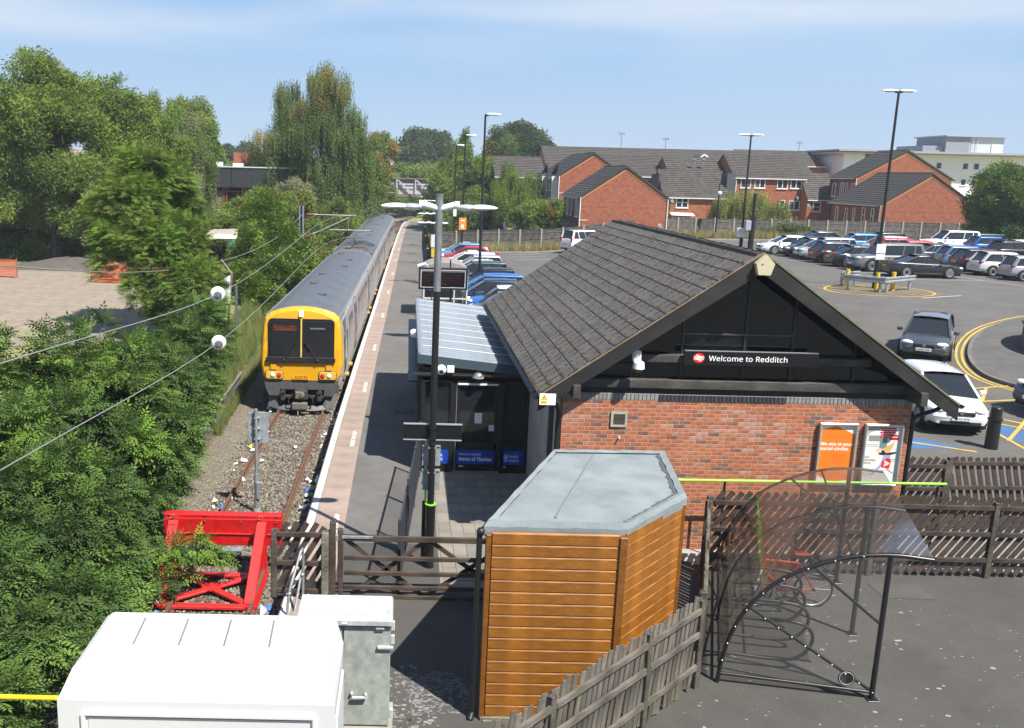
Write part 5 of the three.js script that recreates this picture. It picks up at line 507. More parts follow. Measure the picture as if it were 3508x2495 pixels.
  // warning plates and an orange notice on the far posts
  const p = thing('warning_sign', 'yellow electric warning triangle sign above a yellow plate on a platform lamp', 'sign', [1.62, 0, -57.9]); const tri = canvasTex(128, 128, (g, W, H) => { g.fillStyle = '#c9ccd0'; g.fillRect(0, 0, W, H); g.fillStyle = '#f0c400'; g.beginPath(); g.moveTo(64, 8); g.lineTo(120, 116); g.lineTo(8, 116); g.fill(); g.strokeStyle = '#151515'; g.lineWidth = 7; g.stroke(); g.fillStyle = '#111'; g.beginPath(); g.moveTo(70, 36); g.lineTo(50, 74); g.lineTo(64, 74); g.lineTo(56, 108); g.lineTo(80, 66); g.lineTo(66, 66); g.lineTo(76, 36); g.fill(); }); part(p, 'triangle_plate', box(.62, .8, .02).translate(.22, 2.85, .06), mat([1, 1, 1], .5, { map: tri })); part(p, 'lower_plate', box(.5, .55, .02).translate(.18, 2.1, .06), mat([.6, .42, .03], .5));
}

// ---------- foliage ----------
function leafGeo(list) { // folded diamond leaves: [pos, direction, normal, length, width]
  const P = []; for (const [p, d, n, l, w] of list) { const s = d.clone().cross(n).normalize().multiplyScalar(w / 2), m = p.clone().addScaledVector(d, l * .45), tip = p.clone().addScaledVector(d, l), up = n.clone().multiplyScalar(w * .18); const a = m.clone().add(s).add(up), b = m.clone().sub(s).add(up), c = m; P.push([p, a, c], [a, tip, c], [p, c, b], [c, tip, b]); }
  const g = new THREE.BufferGeometry(); g.setAttribute('position', new THREE.Float32BufferAttribute(P.flat().flatMap(v => v.toArray()), 3)); g.computeVertexNormals(); return fin(g); }
const rv = R => { const u = R() * 2 - 1, a = R() * 6.283, s = Math.sqrt(1 - u * u); return V(s * Math.cos(a), u, s * Math.sin(a)); };
const LEAF = (() => {
  const R = RNG(31); const clump = (n, rad, l, w) => leafGeo([...Array(n)].map(() => { const d = rv(R); d.y = d.y * .6 + .15; d.normalize(); const nn = rv(R); nn.y = Math.abs(nn.y) + .6; nn.normalize(); return [rv(R).multiplyScalar(rad * Math.cbrt(R())), d, nn, l * (.7 + .6 * R()), w]; }));
  const pin = [], n = V(0, 1, 0); for (let i = 0; i < 5; i++) { const y = .06 + i * .058; for (const s of [-1, 1]) pin.push([V(0, -.01 * i * i * .25, y), V(s * .85, -.22, .55).normalize(), V(-s * .2, 1, .05).normalize(), .105 - Math.abs(i - 2) * .008, .036]); } pin.push([V(0, -.05, .33), V(0, -.35, 1).normalize(), n, .11, .038]);
  const strand = []; for (let i = 0; i < 16; i++) { const y = -i * .085; const a = i * 2.4; strand.push([V(.03 * Math.sin(i), y, .03 * Math.cos(i * 1.3)), V(Math.cos(a) * .5, -.8, Math.sin(a) * .5).normalize(), V(Math.cos(a), .4, Math.sin(a)).normalize(), .14, .06]); }
  const round = []; for (let i = 0; i < 9; i++) { const a = i * 2.4, d = V(Math.cos(a), .15 + .3 * R(), Math.sin(a)).normalize(); round.push([V(Math.cos(a) * .03, i * .025, Math.sin(a) * .03), d, V(-Math.cos(a) * .4, 1, -Math.sin(a) * .4).normalize(), .11, .07]); }
  return { clump: clump(16, .34, .17, .09), big: clump(14, .8, .5, .3), pin: leafGeo(pin), strand: leafGeo(strand), round: leafGeo(round), fine: clump(12, .2, .09, .04) };
})();
const leafMat = mat([1, 1, 1], .55);
const leafSoft = new THREE.MeshPhysicalMaterial({ roughness: .97, transmission: .3, thickness: 0, specularIntensity: .35, side: THREE.DoubleSide });
function foliage(parent, name, o) { // o: blobs, n, leaf, size, cols, spread, droop, seed, upright
  const R = RNG(o.seed || 1), ms = [], cs = [], q = new THREE.Quaternion(), q2 = new THREE.Quaternion(), vol = o.blobs.map(b => Math.pow(b[3] * b[4] * b[5], .62)), tot = vol.reduce((a, b) => a + b, 0);
  o.blobs.forEach((b, bi) => { const nb = Math.round(o.n * 1.35 * vol[bi] / tot), r = Math.cbrt(b[3] * b[4] * b[5]), K = Math.max(5, Math.round((o.k || 16) * (o.blobs.length > 2 ? 1 : 1.6))); const cl = [];
    for (let i = 0; i < K; i++) { const d = rv(R); if (d.y < -.3 && R() < .5) d.y *= -1; const f = .45 + .6 * Math.pow(R(), .6); cl.push({ p: V(b[0] + d.x * b[3] * f, b[1] + d.y * b[4] * f, b[2] + d.z * b[5] * f), s: (.18 + .2 * R()) * (o.spread || 1), c: o.cols[R() * o.cols.length | 0], t: .78 + .44 * R(), d }); }
    for (let i = 0; i < nb; i++) { const c = cl[R() * K | 0]; const g = rv(R).multiplyScalar(Math.pow(R(), .45)); const p = V(c.p.x + g.x * b[3] * c.s * 1.5, c.p.y + g.y * b[4] * c.s * 1.3, c.p.z + g.z * b[5] * c.s * 1.5); if (o.floor !== undefined && p.y < o.floor) continue;
      const s = 1.12 * lerp(o.size[0], o.size[1], R()); if (o.hang) { q.setFromAxisAngle(V(0, 1, 0), R() * 6.3); q2.setFromAxisAngle(V(1, 0, 0), (R() - .5) * .35); q.multiply(q2); } else { const out = V(p.x - b[0], (p.y - b[1]) * .6 + .5 * r, p.z - b[2]).normalize(); const dir = out.add(rv(R).multiplyScalar(.9)).normalize(); if (o.upright) { q.setFromUnitVectors(V(0, 0, 1), dir.setY(dir.y * .5 + (o.tip || 0)).normalize()); q2.setFromAxisAngle(V(0, 0, 1), (R() - .5) * 1.4); q.multiply(q2); } else q.setFromEuler(new THREE.Euler(R() * 6.3, R() * 6.3, R() * 6.3)); }
      ms.push(new THREE.Matrix4().compose(p, q, V(s, o.hang ? s * (.6 + .7 * R()) : s, s))); const k = (o.gain || 1.5) * c.t * (.8 + .4 * R()); cs.push(new THREE.Color().setRGB(c.c[0] * 1.06 * k * (.93 + .14 * R()), c.c[1] * k, c.c[2] * .8 * k)); } });
  return cloudOf(parent, name, o.leaf, o.mat || leafSoft, ms, cs); }
T.bark = tex(256, .8, (u, v) => [.6 + .6 * (fbm(u * 3 % 1, v, 8, 4, 8) - .4) + .2 * (vnoise(u * 40, v * 6, 40, 2) - .5)]);
const barkM = mat([.10, .078, .055], .95, { map: T.bark }), barkPale = mat([.24, .21, .16], .9, { map: T.bark });
function limbs(o, base, y0, r, m) { const g = []; const R = RNG((o.seed || 1) + 99), top = o.blobs.reduce((a, b) => b[1] > a[1] ? b : a); const fork = V(base[0] + (top[0] - base[0]) * .4, lerp(y0, top[1], .45), base[1] + (top[2] - base[1]) * .4); g.push(taper([V(base[0], y0, base[1]), V(lerp(base[0], fork.x, .5) + (R() - .5) * r, lerp(y0, fork.y, .5), lerp(base[1], fork.z, .5)), fork], r, r * .62)); for (const b of o.blobs) { const p = V(b[0], b[1], b[2]); g.push(taper([V(fork.x, fork.y * .8 + y0 * .2, fork.z).lerp(fork, R()), fork.clone().lerp(p, .5).add(V((R() - .5) * b[3] * .5, b[4] * .2, (R() - .5) * b[5] * .5)), p], r * .5, r * .1)); for (let i = 0; i < 3; i++) { const d = rv(R); g.push(taper([p, V(b[0] + d.x * b[3] * .5, b[1] + Math.abs(d.y) * b[4] * .4, b[2] + d.z * b[5] * .5), V(b[0] + d.x * b[3] * .85, b[1] + d.y * b[4] * .85, b[2] + d.z * b[5] * .85)], r * .14, r * .03, 4)); } } return M_(g); }
function taper(pts, r0, r1, n = 7) { const c = new THREE.CatmullRomCurve3(pts), k = 8, fr = c.computeFrenetFrames(k), rows = []; for (let i = 0; i <= k; i++) { const p = c.getPoint(i / k), r = lerp(r0, r1, i / k), row = []; for (let j = 0; j <= n; j++) { const a = j / n * 6.2832; const v = p.clone().addScaledVector(fr.normals[i], Math.cos(a) * r).addScaledVector(fr.binormals[i], Math.sin(a) * r); row.push(v.toArray()); } rows.push(row); } return tris(strip(rows)); }
function tree(name, label, o) { const b0 = o.base || [o.blobs[0][0], o.blobs[0][2]]; const t = thing(name, label, o.cat || (name.includes('shrub') || name.includes('bush') ? 'shrub' : 'tree')); part(t, 'trunk', limbs(o, b0, o.y0 || -.1, o.r || .25), o.bark || barkM); foliage(t, 'crown', o).userData.kind = 'stuff'; return t; }
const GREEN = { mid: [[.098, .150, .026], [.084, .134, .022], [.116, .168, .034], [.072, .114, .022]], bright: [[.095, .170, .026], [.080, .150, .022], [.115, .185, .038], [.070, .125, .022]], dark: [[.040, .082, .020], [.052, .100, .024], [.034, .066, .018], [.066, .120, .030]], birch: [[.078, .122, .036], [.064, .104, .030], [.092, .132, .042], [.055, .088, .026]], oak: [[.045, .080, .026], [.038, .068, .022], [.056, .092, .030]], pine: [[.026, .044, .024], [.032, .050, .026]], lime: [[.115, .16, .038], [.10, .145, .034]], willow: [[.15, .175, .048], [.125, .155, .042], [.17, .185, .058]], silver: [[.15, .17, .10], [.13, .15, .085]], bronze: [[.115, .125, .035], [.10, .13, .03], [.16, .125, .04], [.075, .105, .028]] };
tree('broadleaf_tree', 'broad green tree filling the upper left edge behind the building site', { blobs: [[-27.6, 10.1, -68, 3.71, 3.71, 3.34], [-31.9, 8.1, -70, 3.12, 4.16, 3.28], [-24.6, 8.5, -66, 2.94, 3.6, 2.94], [-28.2, 4.9, -68, 4.05, 3.37, 3.34], [-23.1, 4.8, -64, 2.54, 2.86, 2.43], [-30.4, 3.3, -66, 2.62, 2.62, 2.36], [-25.9, 11.7, -68, 2.36, 2.02, 1.97], [-33, 5, -72, 3, 3, 3]], n: 15000, leaf: LEAF.clump, size: [.7, 1.25], cols: GREEN.mid, seed: 2, base: [-25, -65], r: .38, k: 20 });
tree('broadleaf_tree', 'rounded green tree right of the broad tree on the upper left', { blobs: [[-23.3, 9.8, -72, 2.5, 3.21, 2.57], [-21.3, 9.5, -72, 2.14, 2.86, 2.25], [-21.8, 6, -70, 2.78, 2.78, 2.5], [-19.6, 8.5, -72, 1.78, 2.86, 2.09], [-19.4, 4.6, -70, 2.2, 2.6, 2]], n: 9000, leaf: LEAF.clump, size: [.7, 1.2], cols: GREEN.mid, seed: 3, base: [-21, -71], r: .3, k: 20 });
tree('birch_tree', 'wispy grey green birch with thin crown between the broad trees on the left', { blobs: [[-23.4, 11.4, -84, 1.3, 2.29, 1.56], [-19.8, 8.7, -80, 1.98, 2.78, 2.14], [-18.4, 5.3, -80, 1.59, 2.78, 1.96], [-17.9, 7, -80, 1.1, 2, 1.34], [-18.6, 2.4, -79, 1.9, 2, 1.5]], n: 4200, leaf: LEAF.strand, hang: true, size: [.8, 1.3], cols: GREEN.silver.concat(GREEN.birch), seed: 4, base: [-20, -80], r: .18, bark: barkPale });
tree('maple_tree', 'light green rounded tree standing left of the dark flat-roofed building', { blobs: [[-25.2, 10.2, -105, 3.02, 3.54, 2.95], [-24.5, 7.2, -105, 2.34, 3.12, 2.46], [-23.6, 9, -105, 2, 2.6, 2]], n: 5200, leaf: LEAF.clump, size: [1, 1.6], cols: GREEN.lime.concat(GREEN.bright), seed: 5, r: .3 });
tree('ash_tree', 'bright green young ash tree standing in front of the building site', { blobs: [[-11.3, 6.5, -40, 1.39, 1.19, 1.16], [-11.8, 5.2, -39, 1.45, 1.35, 1.26], [-10.6, 5, -40, 1.59, 1.39, 1.34], [-11, 3.6, -38, 1.79, 1.51, 1.48], [-9.5, 3.3, -38, 1.32, 1.51, 1.27], [-8.5, 2, -36, .98, 1.25, 1], [-11.0, 2.1, -37, .6, .8, .6], [-9.4, 1.5, -37, 1.1, 1.1, 1.0]], n: 21000, leaf: LEAF.pin, upright: true, tip: -.05, size: [.7, 1.2], cols: GREEN.bright.concat(GREEN.mid), seed: 6, base: [-9.6, -37.5], r: .12, k: 34, spread: .8 });
const birch = { blobs: [[-8.3, 13.8, -96, 2.28, 3.57, 2.63], [-9.9, 10.7, -96, 4.05, 3.33, 3.32], [-12.4, 13, -98, 1.85, 3.16, 2.25], [-6.5, 10.2, -94, 2.33, 3.26, 2.52], [-13.9, 8.4, -98, 2.67, 3.4, 2.73], [-9.9, 6.6, -96, 4.76, 2.86, 3.43], [-6.5, 6.2, -94, 2.8, 2.8, 2.52], [-12.8, 4.7, -97, 3.37, 2.4, 2.6], [-9, 3.6, -95, 4.6, 2.4, 2.6], [-5.4, 8.2, -95, 1.8, 2.6, 2], [-5.6, 4.4, -95, 2.2, 2.4, 2], [-13.2, 6.4, -97, 2.8, 2.6, 2.6]], seed: 7, base: [-9.4, -96], r: .4, bark: barkPale };
{ const b = tree('weeping_birch', 'tall weeping birch tree with yellowing top left of the girder bridge', { ...birch, n: 11500, leaf: LEAF.strand, hang: true, size: [.95, 1.6], cols: GREEN.birch, k: 26, spread: .85 }); foliage(b, 'yellow_crown', { blobs: [[-8.3, 15.5, -95.6, 1.9, 2.2, 2.1], [-9.8, 13.2, -94.5, 2.2, 1.2, 1.4], [-14.6, 9.4, -97, 1.7, 1.8, 1.8]], n: 900, leaf: LEAF.strand, hang: true, size: [.8, 1.3], cols: [[.15, .145, .045], [.125, .13, .042], [.15, .125, .04]], seed: 71 }).userData.kind = 'stuff'; }
tree('broadleaf_tree', 'small olive green tree between the weeping birch and the girder bridge', { blobs: [[-3.8, 9, -125, 1.74, 3.1, 2.18], [-4.6, 6.1, -122, 2.3, 3.02, 2.31], [-5.4, 3.8, -118, 2.05, 2.34, 1.97]], n: 3600, leaf: LEAF.clump, size: [1, 1.5], cols: GREEN.bronze.concat(GREEN.mid), seed: 8, r: .25 });
tree('oak_tree', 'dark green domed oak tree on the skyline above the girder bridge', { blobs: [[4.9, 11.7, -240, 6.9, 4.76, 5.25], [2.1, 8.7, -238, 4.72, 3.54, 3.72], [8.5, 8.9, -240, 4.16, 3.57, 3.48], [12, 8, -240, 3, 2.6, 3]], n: 4200, leaf: LEAF.big, size: [1, 1.5], cols: GREEN.oak, seed: 9, r: .6, k: 24 });
tree('hedgerow_bush', 'pale green scrub behind the girder bridge below the domed oak', { blobs: [[-.6, 5.6, -190, 4.24, 2.83, 3.18], [4.4, 5.3, -185, 4.59, 2.57, 3.22], [-2.6, 2.4, -175, 3.47, 2.6, 2.73], [9, 4.6, -180, 4, 2.6, 3], [2, 2, -176, 5, 2.4, 3], [8, 1.6, -170, 4, 2.4, 3]], n: 5200, leaf: LEAF.big, size: [.6, .95], cols: GREEN.lime.concat(GREEN.mid), seed: 10 });
tree('broadleaf_tree', 'bushy green trees right of the bridge behind the far end of the platform', { blobs: [[6.8, 6.4, -118, 2.81, 3.22, 2.71], [5.1, 4.1, -116, 2.59, 3.45, 2.72], [8.5, 4.8, -116, 2.88, 3.45, 2.85], [6.6, 1.6, -112, 3.61, 2.5, 2.75], [4.3, .8, -114, 1.7, 1.98, 1.65], [7.2, 9.0, -122, .8, 3.02, 1.69], [9.3, 2, -113, 2.0, 2.2, 2]], n: 9500, leaf: LEAF.clump, size: [.9, 1.5], cols: GREEN.mid.concat(GREEN.birch), seed: 11, r: .3, k: 22 });
tree('broadleaf_tree', 'dark rounded tree left of the tall pine behind the car park lamps', { blobs: [[15.8, 9.2, -150, 3.12, 4.09, 3.25], [14.5, 5.6, -150, 2.97, 3.72, 3.01], [17.2, 5.7, -148, 2.94, 3.67, 2.97]], n: 4800, leaf: LEAF.clump, size: [1.3, 2.1], cols: GREEN.oak.concat(GREEN.bronze), seed: 12, r: .4 });
tree('pine_tree', 'tall dark pine tree on the skyline left of the brick houses', { blobs: [[24.1, 12.5, -190, 4.71, 4.52, 4.15], [26.5, 10.6, -190, 2.83, 3.3, 2.76], [28.6, 9.6, -190, 2, 1.2, 1.8], [22, 9, -190, 2.6, 2, 2.2]], n: 3400, leaf: LEAF.big, size: [.7, 1.2], cols: GREEN.pine.concat(GREEN.oak), seed: 13, r: .5, y0: 0 });
tree('broadleaf_tree', 'soft green tree hanging over the side road beside the first brick house', { blobs: [[12.4, 5, -108, 2.41, 3.48, 2.65], [11.7, 2.4, -106, 1.8, 2.2, 1.8], [13.6, 3.4, -105, 1.7, 2.2, 1.6]], n: 4200, leaf: LEAF.strand, hang: true, size: [.9, 1.4], cols: GREEN.mid, seed: 14, r: .25 });
tree('garden_bush', 'rounded bush with bronze young leaves above the panel fence', { blobs: [[12.9, 3.2, -90.6, 2.05, 1.37, 1.2], [13.9, 3.3, -90, 1.44, 1.26, 1.1], [11.7, 2.7, -90, 1.35, 1.13, 1.1], [12.8, 2.0, -90, 1.9, 1.1, 1.1]], n: 3600, leaf: LEAF.clump, size: [.7, 1.1], cols: GREEN.bronze.concat(GREEN.bright), seed: 15, r: .1 });
tree('willow_tree', 'yellow green weeping willow behind the car park in front of the brick houses', { blobs: [[36.7, 4.2, -96, 2.86, 2.14, 2.0], [37.9, 3.2, -95, 2.12, 2.12, 1.7], [35.1, 3.8, -96, 2.14, 2.38, 1.8], [36.4, 2.2, -95, 3, 1.4, 1.6]], n: 3000, leaf: LEAF.strand, hang: true, size: [.9, 1.35], cols: GREEN.willow, seed: 16, r: .2 });
tree('willow_tree', 'narrow yellow green weeping willow left of the short black pole', { blobs: [[32.9, 3.6, -96.4, 1.06, 1.9, 1.2], [32.9, 2.4, -96.4, 1.1, 1.2, 1.2]], n: 900, leaf: LEAF.strand, hang: true, size: [.8, 1.2], cols: GREEN.willow, seed: 17, r: .12 });
tree('garden_bush', 'low dark green bush at the foot of the narrow willow', { blobs: [[30.8, 1.9, -90.5, 1.7, .9, 1.04], [32.6, 1.6, -90.8, 1.2, .7, .9]], n: 1100, leaf: LEAF.clump, size: [.6, .9], cols: GREEN.dark, seed: 18, r: .08 });
tree('ivy_hedge', 'grey green ivy mound on the panel fence below the weeping willow', { blobs: [[37.4, 2.1, -89.6, 2.2, .8, .7], [39, 1.9, -89.6, 1.4, .7, .6]], n: 1200, leaf: LEAF.fine, size: [1, 1.6], cols: GREEN.silver.concat(GREEN.dark), seed: 19, r: .06, cat: 'hedge' });
tree('broadleaf_tree', 'dark green tree at the right edge in front of the white building', { blobs: [[54.3, 6.5, -84, 2.29, 2.7, 2.16], [55.7, 4.5, -84, 2.29, 2.5, 2.16], [53.6, 4.8, -85, 2.0, 2.13, 1.82], [55.8, 2.5, -84, 2.2, 1.6, 1.41], [57.6, 3.4, -84, 2, 2.4, 1.5], [53.2, 2.9, -84, 1.2, 1.4, 1.2]], n: 6500, leaf: LEAF.clump, size: [.8, 1.3], cols: GREEN.dark.concat(GREEN.mid), seed: 20, r: .25, y0: 1, k: 20 });
tree('ivy_shrub', 'bright green bushy shrub beside the train below the overhead line mast', { blobs: [[-8.8, 3.5, -56, 1.25, 1.67, 1.31], [-9, 2, -54, 1.2, 1.61, 1.26], [-7.8, 2.2, -55, 1.36, 1.64, 1.35], [-7.9, .9, -50, 1.61, 1.24, 1.28], [-6.9, 1, -52, 1.03, 1.29, 1.04], [-6.8, 1.7, -56, .83, 1.11, .87], [-8.3, .4, -48, .71, .95, .75], [-7.2, .1, -47, .8, .8, 1]], n: 9500, leaf: LEAF.round, upright: true, tip: .3, size: [1.2, 1.9], cols: GREEN.bright.concat(GREEN.mid), seed: 21, r: .08, k: 24 });
tree('scrub_bush', 'mixed olive scrub in front of the dark flat-roofed building', { blobs: [[-10.6, 4.2, -72, 1.96, 1.25, 1.45], [-12.3, 3.6, -72, 1.78, 1.25, 1.37], [-9, 4.4, -74, 1.47, 1.1, 1.16], [-13.6, 2.7, -71, 1.39, 1.04, 1.09], [-11, 2.2, -70, 2.4, 1.4, 1.4], [-15.5, 2.4, -74, 2, 1.5, 1.4], [-12.5, .9, -70, 2.6, 1.2, 1.4]], n: 6800, leaf: LEAF.clump, size: [.6, 1.0], cols: GREEN.bronze.concat(GREEN.mid, GREEN.lime), seed: 22, r: .08 });
tree('buddleia_shrub', 'grey leaved shrub standing above the scrub left of the weeping birch', { blobs: [[-9.4, 5.1, -75, 1.28, 1.06, 1.05], [-8.6, 4.3, -74.4, .9, .8, .8]], n: 1100, leaf: LEAF.clump, size: [.5, .8], cols: [[.17, .18, .13], [.14, .155, .10]], seed: 23, r: .06 });
tree('scrub_bush', 'green scrub along the railway bank left of the second carriage', { blobs: [[-7.2, 3, -78, 2.32, 1.93, 1.91], [-5.6, 2.1, -76, 1.5, 1.47, 1.2], [-6.8, 2, -66, 1.4, 1.31, 1.33], [-6.3, 1.2, -64, 1.0, .95, 1], [-5.9, 2.6, -92, 1.2, 1.56, 1.31], [-6.5, .9, -60, .9, .89, .87], [-6.6, 1, -84, 1.4, 1.3, 2.4], [-6.4, 1, -100, 1.5, 1.6, 4], [-7.5, 2.5, -108, 2, 2.2, 4]], n: 8500, leaf: LEAF.clump, size: [.5, .95], cols: GREEN.mid.concat(GREEN.bronze), seed: 24, r: .06 });
tree('scrub_bush', 'dark green scrub beyond the bridge where the track curves out of sight', { blobs: [[-2.5, 1.5, -168, 3, 2.4, 4], [0.5, 1.2, -186, 3.4, 2.4, 4], [4, 2, -192, 4, 2.8, 3], [8.5, 2.4, -190, 4, 3, 4], [6.4, .8, -160, 2.2, 1.6, 4], [4.6, .8, -146, 1.2, 1.5, 4], [5.4, 1.5, -130, 1.5, 1.8, 4]], n: 5200, leaf: LEAF.clump, size: [1, 1.7], cols: GREEN.mid.concat(GREEN.dark), seed: 25, r: .08 });
for (const [x, y, z, l] of [[-41.4, 10, -210, 'dark distant tree left above the flat-roofed building'], [-38.0, 10.6, -215, 'dark distant tree in the middle above the flat-roofed building'], [-35.2, 9.0, -212, 'dark distant tree right above the flat-roofed building beside the birch']]) tree('broadleaf_tree', l, { blobs: [[x, y - .6, z, 2.4, 2.1, 2.2], [x + 1.2, y - 2.2, z, 2.4, 2, 2], [x - 1, y - 3, z, 2.4, 2.2, 2]], n: 900, leaf: LEAF.big, size: [.6, 1], cols: GREEN.pine.concat(GREEN.oak), seed: 26 + (x | 0), r: .2 });
tree('hedgerow_bush', 'pale scrub below the dark distant trees behind the flat-roofed building', { blobs: [[-42, 6.2, -180, 4, 3, 2], [-37, 6, -180, 3.6, 2.8, 2], [-33.4, 6, -180, 3, 2.6, 2]], n: 1500, leaf: LEAF.big, size: [.6, 1], cols: GREEN.mid, seed: 31 });
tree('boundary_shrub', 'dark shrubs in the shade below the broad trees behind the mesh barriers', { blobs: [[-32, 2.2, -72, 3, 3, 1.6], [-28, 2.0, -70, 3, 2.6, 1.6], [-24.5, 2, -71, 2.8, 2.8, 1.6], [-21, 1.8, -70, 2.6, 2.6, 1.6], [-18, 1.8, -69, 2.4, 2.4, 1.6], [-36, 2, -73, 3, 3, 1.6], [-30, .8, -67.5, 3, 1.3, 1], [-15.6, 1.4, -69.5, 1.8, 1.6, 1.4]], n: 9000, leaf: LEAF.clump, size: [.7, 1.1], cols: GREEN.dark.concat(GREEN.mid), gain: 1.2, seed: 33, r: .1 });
tree('boundary_shrub', 'thick green shrubs filling the gap between the ash tree and the green store', { blobs: [[-14.8, .9, -60, 1.5, 1.3, 1.2], [-17.4, 2.4, -67, 1.8, 2.2, 1.4], [-12.4, -.1, -57, 1.2, .8, 1.0]], n: 2600, leaf: LEAF.clump, size: [.6, 1], cols: GREEN.mid.concat(GREEN.dark), seed: 34, r: .08 });
// near bank
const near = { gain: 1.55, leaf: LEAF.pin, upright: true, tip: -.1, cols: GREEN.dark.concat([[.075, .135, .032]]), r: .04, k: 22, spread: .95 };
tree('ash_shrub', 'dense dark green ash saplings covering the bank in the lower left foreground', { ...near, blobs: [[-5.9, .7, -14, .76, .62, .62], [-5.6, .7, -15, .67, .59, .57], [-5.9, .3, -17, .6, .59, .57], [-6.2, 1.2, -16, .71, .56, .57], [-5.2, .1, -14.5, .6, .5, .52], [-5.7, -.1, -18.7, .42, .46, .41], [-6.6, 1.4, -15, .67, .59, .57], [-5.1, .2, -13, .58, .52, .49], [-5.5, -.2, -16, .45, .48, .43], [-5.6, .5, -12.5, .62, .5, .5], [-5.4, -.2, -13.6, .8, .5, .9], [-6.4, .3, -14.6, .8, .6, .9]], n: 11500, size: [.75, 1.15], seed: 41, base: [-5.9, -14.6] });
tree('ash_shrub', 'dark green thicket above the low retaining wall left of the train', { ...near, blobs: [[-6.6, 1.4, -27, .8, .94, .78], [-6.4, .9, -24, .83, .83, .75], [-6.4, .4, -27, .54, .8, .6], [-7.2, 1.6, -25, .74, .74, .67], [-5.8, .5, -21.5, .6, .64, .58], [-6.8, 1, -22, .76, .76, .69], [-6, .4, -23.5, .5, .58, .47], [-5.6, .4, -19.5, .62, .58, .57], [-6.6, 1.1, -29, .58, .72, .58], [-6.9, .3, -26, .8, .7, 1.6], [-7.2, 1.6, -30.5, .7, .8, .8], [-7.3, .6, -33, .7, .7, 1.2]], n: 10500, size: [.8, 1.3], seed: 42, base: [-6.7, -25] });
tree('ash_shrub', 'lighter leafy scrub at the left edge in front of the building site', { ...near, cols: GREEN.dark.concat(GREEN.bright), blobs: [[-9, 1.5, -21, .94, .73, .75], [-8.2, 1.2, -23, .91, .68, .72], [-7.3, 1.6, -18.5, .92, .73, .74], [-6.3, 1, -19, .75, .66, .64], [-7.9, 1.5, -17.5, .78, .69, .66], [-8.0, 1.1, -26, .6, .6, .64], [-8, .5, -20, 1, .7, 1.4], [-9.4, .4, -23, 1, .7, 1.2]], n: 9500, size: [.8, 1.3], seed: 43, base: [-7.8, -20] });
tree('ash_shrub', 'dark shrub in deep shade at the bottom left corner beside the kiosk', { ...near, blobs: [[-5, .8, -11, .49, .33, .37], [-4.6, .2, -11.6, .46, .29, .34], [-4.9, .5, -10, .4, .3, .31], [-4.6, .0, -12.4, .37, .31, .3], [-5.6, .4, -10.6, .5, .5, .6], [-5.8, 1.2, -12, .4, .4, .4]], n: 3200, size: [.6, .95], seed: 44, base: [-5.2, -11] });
{ const t = thing('hanging_branch', 'bare arching branch with leafy tip hanging over the red buffer stop', 'branch'); part(t, 'stem', [taper([V(-6.6, .2, -16.6), V(-5.8, .05, -16.9), V(-5.0, .12, -17), V(-4.4, .3, -17)], .022, .007), taper([V(-5.9, .1, -16.9), V(-5.2, .45, -17), V(-4.8, .8, -17.1)], .012, .004), taper([V(-6.9, -.9, -16.6), V(-6.3, -.4, -16.8), V(-5.8, .05, -16.9), V(-5.2, .5, -17.1)], .016, .004), taper([V(-4.9, -.2, -15.9), V(-4.5, -.1, -16.3), V(-3.9, -.3, -16.6)], .010, .003)], barkPale); foliage(t, 'leaves', { blobs: [[-4.2, -.2, -16.6, .42, .25, .3], [-3.85, -.35, -16.6, .34, .12, .2], [-4.45, -.45, -16.4, .3, .3, .3], [-4.5, -.8, -16, .22, .3, .25]], n: 330, leaf: LEAF.pin, upright: true, tip: -.2, size: [.65, 1.0], cols: GREEN.bright.concat(GREEN.dark), seed: 45 }).userData.kind = 'stuff'; }
{ // tall stems rising out of the scrub against the pale ground
  const R = RNG(6); [[-9.6, -20.4, 3.2], [-8.4, -21, 3.0], [-7.7, -20.5, 3.2], [-7.4, -21.4, 3.3], [-8.9, -22.4, 2.9], [-10.2, -21.8, 3.1], [-6.7, -21.6, 2.8]].forEach(([x, z, h], i) => { const t = thing('tall_stem', ['tall leafy stem at the left edge above the scrub', 'tall leafy stem leaning over the pale site ground', 'tall thin stem with leaf tuft in front of the orange mesh', 'tall stem with drooping leaves right of the leaf tuft', 'short bushy stem behind the tall leaf tuft', 'leafy stem cut by the left edge of the picture', 'slender stem nearest the ash tree'][i], 'plant'); part(t, 'stem', taper([V(x, .6, z), V(x + .1 * (R() - .5), h * .6, z), V(x + .25 * (R() - .5), h, z)], .02, .006), mat([.13, .16, .06], .9)); foliage(t, 'leaves', { blobs: [[x, h - .1, z, .28, .22, .28], [x, h - .55, z, .3, .25, .3], [x, h - 1.1, z, .38, .35, .36]], n: 110, leaf: LEAF.pin, upright: true, tip: .05, size: [.85, 1.3], cols: GREEN.bright.concat(GREEN.dark), seed: 50 + i, k: 7 }).userData.kind = 'stuff'; }); }
